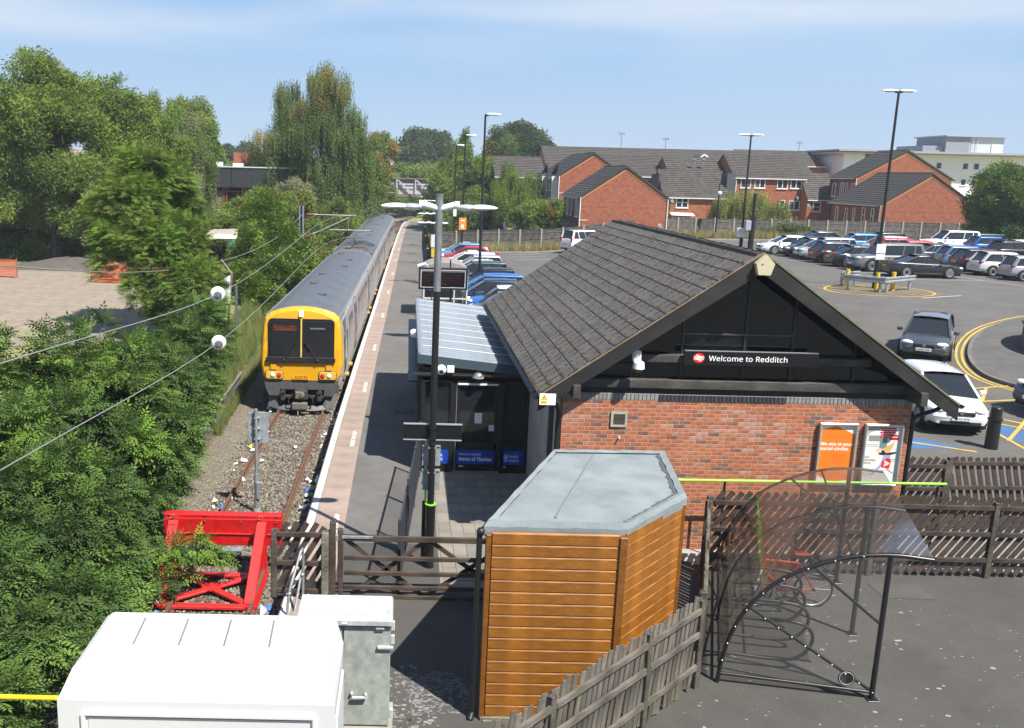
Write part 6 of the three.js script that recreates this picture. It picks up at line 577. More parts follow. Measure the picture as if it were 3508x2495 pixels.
// ---------- ground cover ----------
{
  const blade = (() => { const P = []; const R = RNG(2); for (let i = 0; i < 7; i++) { const a = R() * 6.3, l = .5 + .5 * R(), x = (R() - .5) * .2, z = (R() - .5) * .2, bx_ = Math.cos(a) * .18 * l, bz = Math.sin(a) * .18 * l, w = .012; P.push([x - w, 0, z], [x + w, 0, z], [x + bx_, l, z + bz]); } return tris(P); })();
  const field = (label, n, at, cols, s, name = 'long_grass') => { const R = RNG(n), ms = [], cs = [], q = new THREE.Quaternion(); for (let i = 0; i < n; i++) { const p = at(R); if (!p) continue; q.setFromAxisAngle(V(0, 1, 0), R() * 6.3); const k = lerp(s[0], s[1], R()); ms.push(new THREE.Matrix4().compose(V(...p), q, V(k, k * (.6 + .6 * R()), k))); const c = cols[R() * cols.length | 0], t = .75 + .5 * R(); cs.push(new THREE.Color().setRGB(c[0] * t, c[1] * t, c[2] * t)); } const m = cloudOf(scene, name, blade, leafMat, ms, cs); m.userData = { kind: 'stuff', label, category: 'grass' }; };
  const straw = [[.30, .24, .10], [.24, .22, .08], [.34, .27, .13], [.16, .18, .06]], weed = [[.12, .17, .04], [.15, .19, .05], [.20, .20, .07], [.10, .14, .035]];
  field('tall dry straw coloured grass in front of the panel fence', 9000, R => { const f = R(), x = lerp(4.2, 47, f), z = interp([[4, -84.2], [15.5, -83.5], [28, -88.2], [40, -90], [62, -91.7]], x) + .2 + 2.6 * Math.pow(R(), 1.3); return [x, rise(x, z) - .02, z]; }, straw, [.5, 1.15]);
  field('yellow green grass and weeds on the bank between the wall and the train', 7000, R => { const z = lerp(-27, -62, Math.pow(R(), 1.4)), L = bankX(z); const x = L + .25 - 2.2 * Math.pow(R(), 1.2); return [x, x > L ? BED : -.42 + .42 * sstep(0, 2.5, L - x), z]; }, weed, [.4, .8], 'bank_grass');
  field('rough green undergrowth on the left bank below the saplings', 9000, R => { const z = lerp(-8, -36, R()), L = bankX(z), x = L - .1 - 6 * R(); return [x, -.45 + .45 * sstep(0, 2.5, L - x), z]; }, [[.035, .06, .018], [.05, .08, .02], [.07, .1, .03]], [.35, .7], 'undergrowth');
}

// ---------- houses ----------
T.brickfar = tex(256, 2.0, (u, v) => { const n = fbm(u, v, 20, 3, 4), r = hash2(u * 9 | 0, v * 26 | 0, 4), c = .80 + .16 * n + .16 * (r - .5); return [c, c * (.96 + .06 * r), c]; });
T.rooffar = tex(256, 3, (u, v) => { const n = fbm(u, v, 8, 4, 14), r = hash2(u * 10 | 0, v * 10 | 0, 4); return [.78 + .3 * (n - .4) + .10 * (r - .5)]; });
const HM = { brick: mat([.37, .125, .062], .92, { map: T.brickfar }), brick2: mat([.30, .092, .052], .92, { map: T.brickfar }), roof: mat([.105, .092, .082], .92, { map: T.rooffar }), roofD: mat([.065, .062, .058], .92, { map: T.rooffar }), frame: mat([.72, .72, .72], .4), pane: mat([.03, .032, .045], .06), paneP: mat([.11, .11, .13], .08), trim: mat([.42, .19, .08], .8), upvc: mat([.70, .70, .70], .4), verge: mat([.05, .048, .045], .8) };
function slopeRows(a, b, c, d, n) { // roof slope from ridge a-b down to eave d-c laid in n stepped courses
  const P = []; const A = V(...a), B = V(...b), C = V(...c), D = V(...d); const nn = B.clone().sub(A).cross(D.clone().sub(A)).normalize(); if (nn.y < 0) nn.negate(); for (let i = 0; i < n; i++) { const f = i / n, g = (i + 1) / n; const p = A.clone().lerp(D, f), q = B.clone().lerp(C, f), r = B.clone().lerp(C, g).addScaledVector(nn, .055), s = A.clone().lerp(D, g).addScaledVector(nn, .055); P.push(...quad(p.toArray(), q.toArray(), r.toArray(), s.toArray()), ...quad(s.toArray(), r.toArray(), B.clone().lerp(C, g).toArray(), A.clone().lerp(D, g).toArray())); } return tris(P); }
function houseWindow(t, face, u, y, w, h, o = {}) { // face: {p:[x,z], d:[dx,dz], n:[nx,nz]}; u along the wall
  const at = (a, b, k) => V(face.p[0] + face.d[0] * a + face.n[0] * k, b, face.p[1] + face.d[1] * a + face.n[1] * k); const slab = (a0, b0, a1, b1, k0, k1) => { const c = at((a0 + a1) / 2, (b0 + b1) / 2, (k0 + k1) / 2); const g = box(a1 - a0, b1 - b0, k1 - k0); g.rotateY(Math.atan2(-face.d[1], face.d[0])); return g.translate(c.x, c.y, c.z); };
  const F = .085; const fr = [slab(u, y, u + w, y + F, 0, .07), slab(u, y + h - F, u + w, y + h, 0, .07), slab(u, y + F, u + F, y + h - F, 0, .07), slab(u + w - F, y + F, u + w, y + h - F, 0, .07)]; const k = o.k ?? 2; for (let i = 1; i < k; i++) fr.push(slab(u + w * i / k - .045, y + F, u + w * i / k + .045, y + h - F, 0, .075)); if (o.bar) fr.push(slab(u + F, y + h * .5 - .04, u + w - F, y + h * .5 + .04, 0, .072)); fr.push(slab(u - .06, y - .07, u + w + .06, y, -.02, .12));
  const f = part(t, 'window', fr, HM.frame); for (let i = 0; i < k; i++) part(f, 'pane', slab(u + w * i / k + F * .7, y + F, u + w * (i + 1) / k - F * .7, y + h - F, .01, .025), (o.blind && i === (o.bi || 0)) ? HM.paneP : HM.pane); }
function houseBlock(label, o) { // axis 'z': gable to the front; axis 'x': eaves to the front
  const t = thing(o.name || 'brick_house', label, o.cat || 'house'); const { x0, x1, zf, zb, y0, ey, ry } = o, B = o.brick || HM.brick, cx = (x0 + x1) / 2, cz = (zf + zb) / 2, RO = o.roofM || HM.roof; const n = o.rows || 14;
  if (o.axis === 'z') { part(t, 'front_wall', wallShape([[x0, y0], [x1, y0], [x1, ey], [cx, ry - .08], [x0, ey]], zf - .3, zf), B); part(t, 'side_wall', [bx(x0, y0, zb, x0 + .3, ey, zf - .3), bx(x1 - .3, y0, zb, x1, ey, zf - .3), wallShape([[x0, y0], [x1, y0], [x1, ey], [cx, ry - .08], [x0, ey]], zb - .02, zb + .25)], o.sideM || HM.brick2); const ov = .35, k = (ry - ey) / (x1 - cx), dy = ov * k; part(t, 'roof', [slopeRows([cx, ry + .1, zf + .12], [cx, ry + .1, zb - .1], [x0 - ov, ey - dy + .1, zb - .1], [x0 - ov, ey - dy + .1, zf + .12], n), slopeRows([cx, ry + .1, zb - .1], [cx, ry + .1, zf + .12], [x1 + ov, ey - dy + .1, zf + .12], [x1 + ov, ey - dy + .1, zb - .1], n), rod(V(cx, ry + .1, zf + .12), V(cx, ry + .1, zb - .1), .09)], RO);
    for (const s of [-1, 1]) { const e = s < 0 ? x0 : x1; part(t, 'verge', cbar(V(cx, ry + .04, zf + .09), V(e + s * ov, ey - dy + .04, zf + .09), .1, .12, .01), HM.verge); part(t, 'brick_band', cbar(V(cx, ry - .25, zf + .005), V(e, ey - .22, zf + .005), .05, .22, .01), HM.trim); part(t, 'gutter', bar(V(e + s * ov, ey - dy + .02, zf), V(e + s * ov, ey - dy + .02, zb), .12, .1), HM.upvc); part(t, 'downpipe', rod(V(e + s * .06, y0, zf + .06), V(e + s * .06, ey - .1, zf + .06), .055, .055, 6), o.pipe || HM.upvc); } if (o.string) part(t, 'string_course', bx(x0, o.string, zf, x0 + .7, o.string + .12, zf + .04), mat([.5, .42, .25], .8)); }
  else { part(t, 'front_wall', bx(x0, y0, zf - .3, x1, ey, zf), B); part(t, 'side_wall', [wallShape([[zb, y0], [zf - .3, y0], [zf - .3, ey], [cz, ry - .08], [zb, ey]], 0, .25).rotateY(-Math.PI / 2).translate(x0 + .25, 0, 0), wallShape([[zb, y0], [zf - .3, y0], [zf - .3, ey], [cz, ry - .08], [zb, ey]], 0, .25).rotateY(-Math.PI / 2).translate(x1, 0, 0)], o.sideM || B); const ov = .3, k = (ry - ey) / (zf - cz), dy = ov * k; part(t, 'roof', [slopeRows([x0 - .1, ry + .1, cz], [x1 + .1, ry + .1, cz], [x1 + .1, ey - dy + .1, zf + ov], [x0 - .1, ey - dy + .1, zf + ov], n), slopeRows([x1 + .1, ry + .1, cz], [x0 - .1, ry + .1, cz], [x0 - .1, ey - dy + .1, zb - ov], [x1 + .1, ey - dy + .1, zb - ov], n), rod(V(x0 - .1, ry + .1, cz), V(x1 + .1, ry + .1, cz), .09)], RO); part(t, 'gutter', bar(V(x0 - .1, ey - dy + .02, zf + ov), V(x1 + .1, ey - dy + .02, zf + ov), .1, .12), HM.upvc); }
  for (const w of o.front || []) houseWindow(t, { p: [0, zf], d: [1, 0], n: [0, 1] }, w[0], w[1], w[2], w[3], w[4] || {}); for (const w of o.left || []) houseWindow(t, { p: [x0, 0], d: [0, 1], n: [-1, 0] }, w[0], w[1], w[2], w[3], w[4] || {});
  return t; }
const aerial = (label, x, y, z, h) => { const t = thing('tv_aerial', label, 'aerial'); part(t, 'pole', rod(V(x, y, z), V(x, y + h, z), .035, .03, 5), HM.verge); part(t, 'array', [rod(V(x - .5, y + h, z), V(x + .5, y + h, z), .025, .025, 4), ...[-.4, -.2, 0, .2, .4].map(d => rod(V(x + d, y + h - .2, z), V(x + d, y + h + .2, z), .018, .018, 4))], HM.verge); };
const dish = (label, x, y, z) => { const t = thing('satellite_dish', label, 'satellite dish', [x, y, z]); part(t, 'dish', fin(new THREE.SphereGeometry(.42, 14, 6, 0, 6.3, 0, .75).scale(1, .7, 1).rotateX(1.1).rotateY(.5).translate(0, -.2, -.1)), mat([.13, .13, .135], .6)); part(t, 'arm', rod(V(0, -.1, -.35), V(0, -.05, .25), .02, .02, 5), HM.verge); };
{
  const A = houseBlock('near brick house with blank gable end facing the car park left of the station ridge', { axis: 'z', x0: 16.2, x1: 24.3, zf: -86, zb: -95.6, y0: .2, ey: 5.3, ry: 8.05, rows: 15, roofM: HM.roofD, string: 3.0, left: [[-88.6, 3.3, 1.5, 1.6], [-91.2, 3.3, .8, 1.6, { k: 1 }], [-93.6, 3.3, 1.2, 1.6]] }); part(A, 'conservatory', [bx(15.0, .3, -94, 16.2, 2.5, -88), bx(14.8, 2.5, -94.2, 16.3, 2.7, -87.8)], mat([.16, .15, .15], .5)); dish('round satellite dish low on the blank gable of the near brick house', 23.6, 2.8, -85.6);
  const Bh = houseBlock('taller brick house with glazed stair bays behind the near gable house', { axis: 'z', x0: 16.7, x1: 24.0, zf: -102, zb: -117, y0: .2, ey: 7.2, ry: 9.6, rows: 14, roofM: HM.roofD, string: 5.2 }); for (const [za, zb_] of [[-103, -106.5], [-110.5, -114.5]]) { const f = part(Bh, 'stair_window', [[0, 0], [.5, 0], [1, 0]].map(([k]) => { const z = lerp(za, zb_, k); return bx(16.0, 2.4, z - .07, 16.15, 7.0, z + .07); }).concat([2.4, 4.0, 5.4, 6.9].map(y => bx(16.0, y, zb_, 16.15, y + .12, za)), [bx(16.15, 2.4, zb_, 16.72, 7.05, za)]), HM.frame); part(f, 'pane', bx(16.03, 2.45, zb_, 16.06, 6.95, za), HM.pane); part(Bh, 'bay_roof', slopeRows([16.9, 8.6, (za + zb_) / 2], [16.9, 7.3, (za + zb_) / 2 - .1], [15.8, 7.1, zb_ - .2], [15.8, 7.1, za + .2], 4), HM.roofD); }
  houseBlock('wing of the brick terrace with tiled roof sloping beside the taller gable house', { axis: 'x', x0: 10.5, x1: 16.6, zf: -112, zb: -122, y0: .2, ey: 6.9, ry: 9.2, rows: 12, brick: HM.brick2, front: [[11.2, 3.6, 1.8, 3.2, { k: 2, bar: 1 }]] });
  houseBlock('three storey brick terrace with long grey tiled roof at the back of the houses', { axis: 'x', x0: 19.5, x1: 57, zf: -130, zb: -144, y0: 0, ey: 8.1, ry: 11.2, rows: 14 });
  { const t = thing('roof_gable', 'small white edged brick gable on the long grey roof', 'dormer'); part(t, 'gable', wallShape([[39.7, 9.0], [43.1, 9.0], [41.4, 10.3]], -130.6, -129.9), HM.brick); for (const s of [-1, 1]) part(t, 'white_verge', cbar(V(41.4, 10.5, -129.8), V(41.4 + s * 2.0, 9.0, -129.8), .1, .22, .01), HM.upvc); part(t, 'roof', [slopeRows([41.4, 10.55, -129.9], [41.4, 10.55, -134], [39.3, 8.95, -134], [39.3, 8.95, -129.9], 6), slopeRows([41.4, 10.55, -134], [41.4, 10.55, -129.9], [43.5, 8.95, -129.9], [43.5, 8.95, -134], 6)], HM.roof); }
  houseBlock('brick terrace house with grey roof between the near gable and the patio house', { axis: 'x', x0: 23.9, x1: 32.6, zf: -117, zb: -127, y0: .2, ey: 7.35, ry: 9.9, rows: 14, front: [[30.2, 5.6, 1.9, 1.3, { k: 2, bar: 1 }]] });
  const D = houseBlock('lower brick house with patio doors and striped awning behind the car park', { axis: 'x', x0: 30.0, x1: 37.6, zf: -108, zb: -114, y0: .2, ey: 5.15, ry: 8.0, rows: 14, front: [[31.55, 3.75, 1.45, 1.25, { k: 2, bar: 1 }], [36.2, 3.75, 1.3, 1.2], [31.2, 1.3, 2.1, 1.4, { k: 3, blind: 1, bi: 1 }]] }); part(D, 'awning', tris(quad([30.9, 3.2, -107.95], [33.6, 3.15, -107.95], [33.7, 2.85, -107.1], [30.9, 2.9, -107.1])), mat([.62, .66, .6], .8)); part(D, 'dark_flank', [bx(29.75, 5.2, -113, 30.0, 7.6, -109.6), bx(37.62, 5.0, -113.2, 38.6, 7.9, -108.8)], mat([.06, .065, .075], .7)); part(D, 'downpipe', rod(V(30.3, .4, -107.9), V(30.3, 5.0, -107.9), .06, .06, 6), HM.upvc); dish('small satellite dish under the eaves of the patio house', 30.9, 4.6, -107.6);
  houseBlock('brick house with paired roof vents behind the patio house roof', { axis: 'x', x0: 32.4, x1: 40.0, zf: -114.4, zb: -122, y0: .2, ey: 7.4, ry: 9.7, rows: 10 });
  for (const [x, l] of [[35.6, 'left roof vent cowl above the patio house'], [36.8, 'right roof vent cowl above the patio house']]) { const t = thing('roof_vent', l, 'vent', [x, 9.0, -115.6]); part(t, 'cowl', [post(0, 0, 0, .5, .1), cbox(.5, .12, .3, .02).translate(0, .5, 0)], mat([.2, .2, .22], .5)); }
  const E = houseBlock('brick terrace with four upstairs windows right of the weeping willow', { axis: 'x', x0: 39.6, x1: 48.2, zf: -112, zb: -121, y0: .4, ey: 7.5, ry: 10.15, rows: 14, front: [[40.4, 6.2, 1.25, 1.1, { blind: 1, bi: 1 }], [42.1, 6.2, 1.3, 1.1, { blind: 1 }], [44.85, 6.2, 1.3, 1.1], [46.5, 6.25, 1.35, 1.1], [46.5, 3.65, 1.35, 1.15, { blind: 1 }], [45.35, 4.0, .7, .85, { k: 1 }]] }); part(E, 'downpipe', [rod(V(39.8, 4, -111.85), V(39.8, 7.3, -111.85), .07, .07, 6), rod(V(48.25, 1.5, -111.8), V(48.3, 7.1, -111.8), .08, .08, 6)], HM.upvc); dish('round satellite dish between the upper and lower windows of the brick terrace', 47.3, 5.2, -111.5);
  houseBlock('low brick link house with tiled roof between the terrace and the right gable houses', { axis: 'x', x0: 47.9, x1: 51.5, zf: -110, zb: -116, y0: .6, ey: 5.2, ry: 8.0, rows: 13, roofM: mat([.12, .10, .09], .9, { map: T.rooffar }), front: [[48.6, 3.6, .95, 1.15, { k: 1, bar: 1 }]] }); dish('small satellite dish beside the narrow window of the low link house', 47.85, 4.4, -109.6);
  houseBlock('three storey brick gable seen above the low link house', { axis: 'z', x0: 46.5, x1: 51.4, zf: -122, zb: -134, y0: .5, ey: 8.4, ry: 10.0, rows: 8, front: [[48.2, 8.0, 1.5, .9, { k: 3 }]] });
  houseBlock('far tiled roof block with square end behind the right brick terrace', { axis: 'x', x0: 50.5, x1: 62, zf: -138, zb: -150, y0: .5, ey: 9.4, ry: 11.6, rows: 10 });
  houseBlock('taller right brick house with white framed windows on its shaded side wall', { axis: 'z', x0: 50.6, x1: 61.3, zf: -104, zb: -110.5, y0: .8, ey: 7.75, ry: 10.75, rows: 16, roofM: HM.roofD, left: [[-104.9, 5.5, 1.0, 1.6], [-106.3, 5.5, .5, 1.6, { k: 1 }], [-107.7, 5.5, .9, 1.6], [-109.6, 5.5, .8, 1.5, { k: 1 }]] });
  houseBlock('right brick house with blank gable end behind the parked cars', { axis: 'z', x0: 48.0, x1: 57.7, zf: -93, zb: -104, y0: .9, ey: 5.05, ry: 8.15, rows: 16, roofM: HM.roofD, pipe: mat([.35, .33, .34], .5), left: [[-94.7, 3.0, .6, 1.6, { k: 1, bar: 1 }], [-96.6, 3.1, .7, 1.5, { k: 1, bar: 1 }], [-98.6, 3.0, .5, 1.5, { k: 1 }], [-100.4, 2.3, .6, 2.1, { k: 1 }], [-102.6, 2.4, .6, 2.1, { k: 1 }]] });
  aerial('tv aerial left of the taller gable house roof', 15.4, 8.8, -117, 3.2); aerial('tall tv aerial on the left end of the long grey roof', 31.2, 11.0, -137, 2.4); aerial('tv aerial right of the tall one on the long grey roof', 37.8, 11.0, -137, 1.8); aerial('thin tv aerial above the brick terrace with four windows', 60.5, 11.4, -144, 1.6);
  // white block
  const W = thing('white_apartment_block', 'white rendered apartment block with flat overhanging roof at the right', 'building'); const wm = mat([.86, .86, .84], .85); part(W, 'wall', bx(63.4, .5, -150, 110, 11.3, -135), wm); part(W, 'roof', [bx(72.4, 11.5, -151, 112, 11.78, -132.9), bx(61.8, 11.6, -149, 72.6, 11.85, -133.2)], mat([.30, .31, .32], .6)); part(W, 'soffit', bx(62, 11.3, -150, 111, 11.5, -133.6), mat([.5, .5, .52], .8)); part(W, 'brick_panel', bx(66.5, 1, -135, 72.3, 11.3, -134.9), HM.brick2);
  const win = (x, y) => houseWindow(W, { p: [0, -135], d: [1, 0], n: [0, 1] }, x, y, .85, .95, { k: 1 }); for (const x of [73.6, 77.0, 80.9, 82.5, 86.4, 88.0, 91.5, 93]) for (const y of [9.4, 7.1, 4.8, 2.5]) if (!(y < 8 && x < 79)) win(x, y);
  part(W, 'plant_room', bx(79.8, 11.78, -146, 88.4, 14.2, -138), mat([.50, .52, .52], .6)); part(W, 'plant_room_wing', [bx(76.7, 11.78, -146, 79.8, 12.85, -138.5), bx(79.75, 11.8, -146, 83.3, 14.25, -137.9)], mat([.22, .24, .27], .6)); part(W, 'plant_roof', bx(79.5, 14.2, -146.5, 88.8, 14.38, -137.5), mat([.35, .37, .37], .5)); part(W, 'door', bx(86.6, 11.8, -138, 88.0, 13.2, -137.9), mat([.66, .66, .66], .5)); part(W, 'ladder', [rod(V(83.7, 11.8, -137.8), V(83.7, 14.1, -137.8), .05), rod(V(84.3, 11.8, -137.8), V(84.3, 14.1, -137.8), .05), rod(V(83.9, 14.2, -139), V(83.9, 16.2, -139), .05)], mat([.5, .5, .5], .5));
  // dark flat-roofed building on the left
  const K = thing('dark_office', 'low dark clad office building with red window frames behind the scrub', 'building'); part(K, 'cladding', [bx(-26, 5.15, -103, -11.5, 7.15, -95)], mat([.028, .032, .038], .6, { map: T.speck })); part(K, 'roof_edge', bx(-26.1, 7.15, -103, -11.4, 7.28, -94.9), mat([.45, .5, .5], .4)); part(K, 'wall', bx(-25.5, 0, -102.5, -12, 5.15, -95.6), mat([.05, .02, .018], .9)); part(K, 'cladding_joint', bx(-18.3, 5.15, -95, -18.2, 7.15, -94.97), MAT.black);
  { const fr = []; for (const x of [-22.4, -20.6, -19.2, -18.9, -17.2, -16.9, -15, -14.8]) fr.push(bx(x - .09, .8, -95.62, x + .09, 5.15, -95.45)); for (const y of [.9, 2.2, 3.4, 4.7]) fr.push(bx(-25, y - .06, -95.6, -12.2, y + .06, -95.48)); part(K, 'window_frame', fr, mat([.17, .04, .025], .5)); part(K, 'window_pane', bx(-25, .9, -95.6, -12.2, 5.1, -95.55), MAT.glassDark); part(K, 'blind', bx(-20.5, 2.3, -95.55, -19.3, 4.6, -95.53), mat([.13, .11, .09], .8)); } part(K, 'roof_light', [bx(-20.6, 7.2, -97.5, -19.6, 7.7, -96.5)], HM.upvc); part(K, 'roof_light', [bx(-18.4, 7.2, -97.5, -17.4, 7.6, -96.5)], HM.upvc); part(K, 'brick_tower', bx(-18.6, 7.1, -101, -15.6, 8.75, -98), HM.brick);
  solo('distant_house', 'distant cream gable peeping over the brick tower beside the birch', 'house', [bx(-17.4, 8.4, -121.6, -16, 10.0, -121), prism([[-17.6, -121.8], [-15.8, -121.8], [-15.8, -120.9], [-17.6, -120.9]], 10, 10.2)], mat([.65, .52, .3], .9));
  // green store with white canopy, banner post
  const G = thing('green_store', 'green metal store with white fascia canopy half hidden by the bright shrub', 'shed'); part(G, 'wall', bx(-13.0, -.5, -68, -11.3, 2.05, -66), mat([.012, .14, .115], .55)); for (let i = 1; i < 5; i++) part(G, 'wall_rib', bx(-13 + i * .34, -.5, -66, -12.97 + i * .34, 2.05, -65.96), mat([.01, .10, .085], .5)); part(G, 'canopy_fascia', bx(-15.1, 2.06, -66.1, -12.3, 2.4, -65.95), mat([.75, .75, .75], .5)); part(G, 'canopy_roof', tris(quad([-15.1, 2.4, -65.95], [-12.3, 2.4, -65.95], [-11.3, 2.72, -68], [-14.4, 2.6, -68])), mat([.30, .25, .21], .9)); part(G, 'roof', bx(-12.3, 2.06, -68, -11.2, 2.3, -66), mat([.30, .24, .20], .9));
  const b = thing('banner_post', 'timber post with torn white banner behind the upper wire insulator', 'post'); part(b, 'post', [cbar(V(-7.95, .1, -40), V(-7.75, 2.55, -40), .09, .09, .01), cbar(V(-7.75, 2.5, -40), V(-8.25, 3.1, -40.2), .08, .08, .01)], mat([.20, .17, .14], .9)); part(b, 'banner', tris(strip([0, .25, .5, .75, 1].map(f => [[-7.8 - f * .02, lerp(2.45, .9, f), -39.93], [-8.15 + .06 * Math.sin(f * 9), lerp(2.25, .8, f), -39.85 + .06 * Math.sin(f * 7)]]))), mat([.62, .64, .68], .7)); part(b, 'banner_print', tris(quad([-7.82, 2.1, -39.88], [-8.12, 1.95, -39.8], [-8.12, 1.8, -39.8], [-7.82, 1.95, -39.88])), mat([.05, .05, .06], .7)); part(b, 'steel_post', cbar(V(-7.5, -.3, -39.5), V(-7.45, 2.0, -39.5), .16, .1, .01), mat([.10, .13, .14], .5));
}
// ---------- building site ----------
{
  struct('site_ground', [tris(strip([-35, -42, -50, -57, -63].map((z, i) => [-60, -40, -28, -20, -14, -10 + i * -.2].map((x, j) => [x, .02 + .05 * ((i * 7 + j * 3) % 3), z]))))], mat([.275, .225, .175], 1, { map: T.speck, bumpMap: T.fineB, bumpScale: .01 }));
  { const rows = []; for (let i = 0; i <= 10; i++) { const r = []; for (let j = 0; j <= 10; j++) { const u = i / 10, v = j / 10, h = .75 * Math.sin(u * 3.14) ** .8 * Math.sin(v * 3.14) * (.85 + .3 * hash2(i, j, 2)); r.push([lerp(-28, -17.5, v), h, lerp(-60.5, -66, u)]); } rows.push(r); } const m = struct('spoil_heap', tris(strip(rows)), mat([.105, .09, .075], 1, { map: T.speck })); }
  const mesh = (label, a, b, n) => { const t = thing('mesh_barrier', label, 'barrier'); const om = mat([.55, .13, .045], .7), g = []; const A = V(...a), B = V(...b), L = A.distanceTo(B); for (let i = 0; i <= n; i++) { const p = A.clone().lerp(B, i / n); part(t, 'stake', rod(p, p.clone().add(V(0, 1.25, 0)), .03, .03, 5), mat([.2, .1, .06], .9)); } for (let y = .1; y < 1.15; y += .09) g.push(bar(A.clone().setY(A.y + y + .03 * Math.sin(y * 30)), B.clone().setY(B.y + y), .02, .045)); for (let s = 0; s < L; s += .13) { const p = A.clone().lerp(B, s / L); g.push(bar(p.clone().setY(A.y + .08), p.clone().setY(A.y + 1.16), .045, .02)); } part(t, 'netting', g, om).userData.kind = 'stuff'; };
  mesh('orange plastic mesh barrier at the left edge beside the dark heap', [-33, .02, -57.5], [-24.4, .02, -56.6], 4); mesh('orange plastic mesh barrier right of the dark heap behind the ash tree', [-19.2, .02, -55], [-11.5, .02, -54], 4); solo('rubble_pile', 'pile of broken orange brick rubble behind the right mesh barrier', 'rubble', (() => { const R = RNG(4), g = []; for (let i = 0; i < 220; i++) { const s = .1 + .22 * R(); g.push(cbox(s * 1.4, s, s, .02).rotateY(R() * 3).rotateX(R()).translate(-16.5 + (R() - .5) * 5, .15 + R() * 1.1 * (1 - Math.abs(R() - .5)), -56.2 + (R() - .5) * 2)); } return g; })(), mat([.40, .165, .085], .95)).userData.kind = 'stuff';
}
// ---------- fences, kerbs and far land ----------
{
  const FZ = x => interp([[-2, -84.6], [4, -84.5], [15.5, -83.8], [28, -88.5], [40, -90.3], [66, -92.2]], x); const t = thing('panel_fence', 'long weathered panel fence with concrete posts between the car park and the houses', 'fence'); const pm = [mat([.20, .18, .165], .95, { map: T.oldwood }), mat([.17, .155, .14], .95, { map: T.oldwood }), mat([.225, .205, .185], .95, { map: T.oldwood })], cm = mat([.34, .315, .27], .9); const g = cbox(.13, 1.95, .13, .01).translate(0, .97, 0); let i = 0;
  for (let x = 2.6; x < 62; x += 1.95, i++) { const z = FZ(x), y = rise(x, z) - .03, x2 = x + 1.95, z2 = FZ(x2), y2 = rise(x2, z2) - .03; const p = part(t, 'post', g, cm); p.position.set(x, y, z); p.rotation.z = (hash2(i, 3, 3) - .5) * .03; const pl = part(t, 'panel', [bar(V(x + .06, y + .95, z), V(x2 - .06, y2 + .95, z2), .03, 1.72), ...[.45, 1.0, 1.55].map(h => bar(V(x + .06, y + h, z + .03), V(x2 - .06, y2 + h, z2 + .03), .03, .06)), bar(V(x + .06, y + 1.83, z), V(x2 - .06, y2 + 1.83, z2), .08, .04)], pm[i % 3]); }
  struct('verge_kerb', [...Array(24)].map((_, k) => { const x = 3 + k * 2.4, x2 = x + 2.4, f = v => FZ(v) + 3.1; return bar(V(x, rise(x, f(x)) + .05, f(x)), V(x2, rise(x2, f(x2)) + .05, f(x2)), .15, .12); }), MAT.concrete); struct('verge', tris(strip([...Array(26)].map((_, k) => { const x = 2 + k * 2.4; return [.1, 1.5, 3.05].map(d => { const z = FZ(x) + d; return [x, rise(x, z) + .02, z]; }); }))), mat([.23, .18, .085], 1, { map: T.speck }));
  struct('side_road', tris(strip([-86, -95, -107, -120, -140, -160].map((z, i) => { const c = [7.5, 8.6, 9.8, 11, 13.2, 16][i]; return [[c - 2.6, rise(c, z) + .04, z], [c + 2.6, rise(c, z) + .04, z]]; }))), MAT.asphalt);
  // far hills with fields and hedges
  const hill = (name, z, base, amp, seed, x0, x1, m) => { const rows = []; for (let k = 0; k < 7; k++) { const r = []; for (let x = x0; x <= x1; x += 40) { const f = k / 6, h = base + amp * fbm((x + 2000) / 4000, seed / 10, 10, 3, seed); r.push([x, lerp(-2, h, Math.pow(f, .8)), z - f * 260]); } rows.push(r); } return struct(name, tris(strip(rows)), m); };
  hill('hill', -330, 4, 8, 3, -900, 1100, mat([.10, .125, .04], 1, { map: T.grass })); hill('hill', -620, 14, 14, 5, -1300, 1500, mat([.33, .235, .12], 1, { map: T.speck })); hill('hill', -1000, 14, 18, 9, -1800, 2200, mat([.075, .095, .05], 1, { map: T.speck }));
  { const R = RNG(15), ms = [], cs = []; const q = new THREE.Quaternion(); for (let i = 0; i < 5200; i++) { const row = R() < .6 ? -360 : -600, x = (R() - .45) * 1500, z = row - R() * 90, cl = vnoise(x / 40 + 50, row, 999, 3); if (cl < .42) continue; const h = row === -360 ? 5 + (x < -40 ? 6 : 2) : 11; q.setFromEuler(new THREE.Euler(R() * 6, R() * 6, R() * 6)); ms.push(new THREE.Matrix4().compose(V(x, h * (.25 + .75 * R()) * (.5 + cl * .7), z), q, V(3, 3, 3).multiplyScalar(.7 + R() * .8))); const c = GREEN.oak[R() * 3 | 0], k = 1.3 + .6 * R(); cs.push(new THREE.Color().setRGB(c[0] * k, c[1] * k, c[2] * k)); } const m = cloudOf(scene, 'distant_woodland', LEAF.big, mat([1, 1, 1], .9), ms, cs); m.userData = { kind: 'stuff', label: 'far hedges and woods along the low hills on the horizon', category: 'woodland' }; }
}

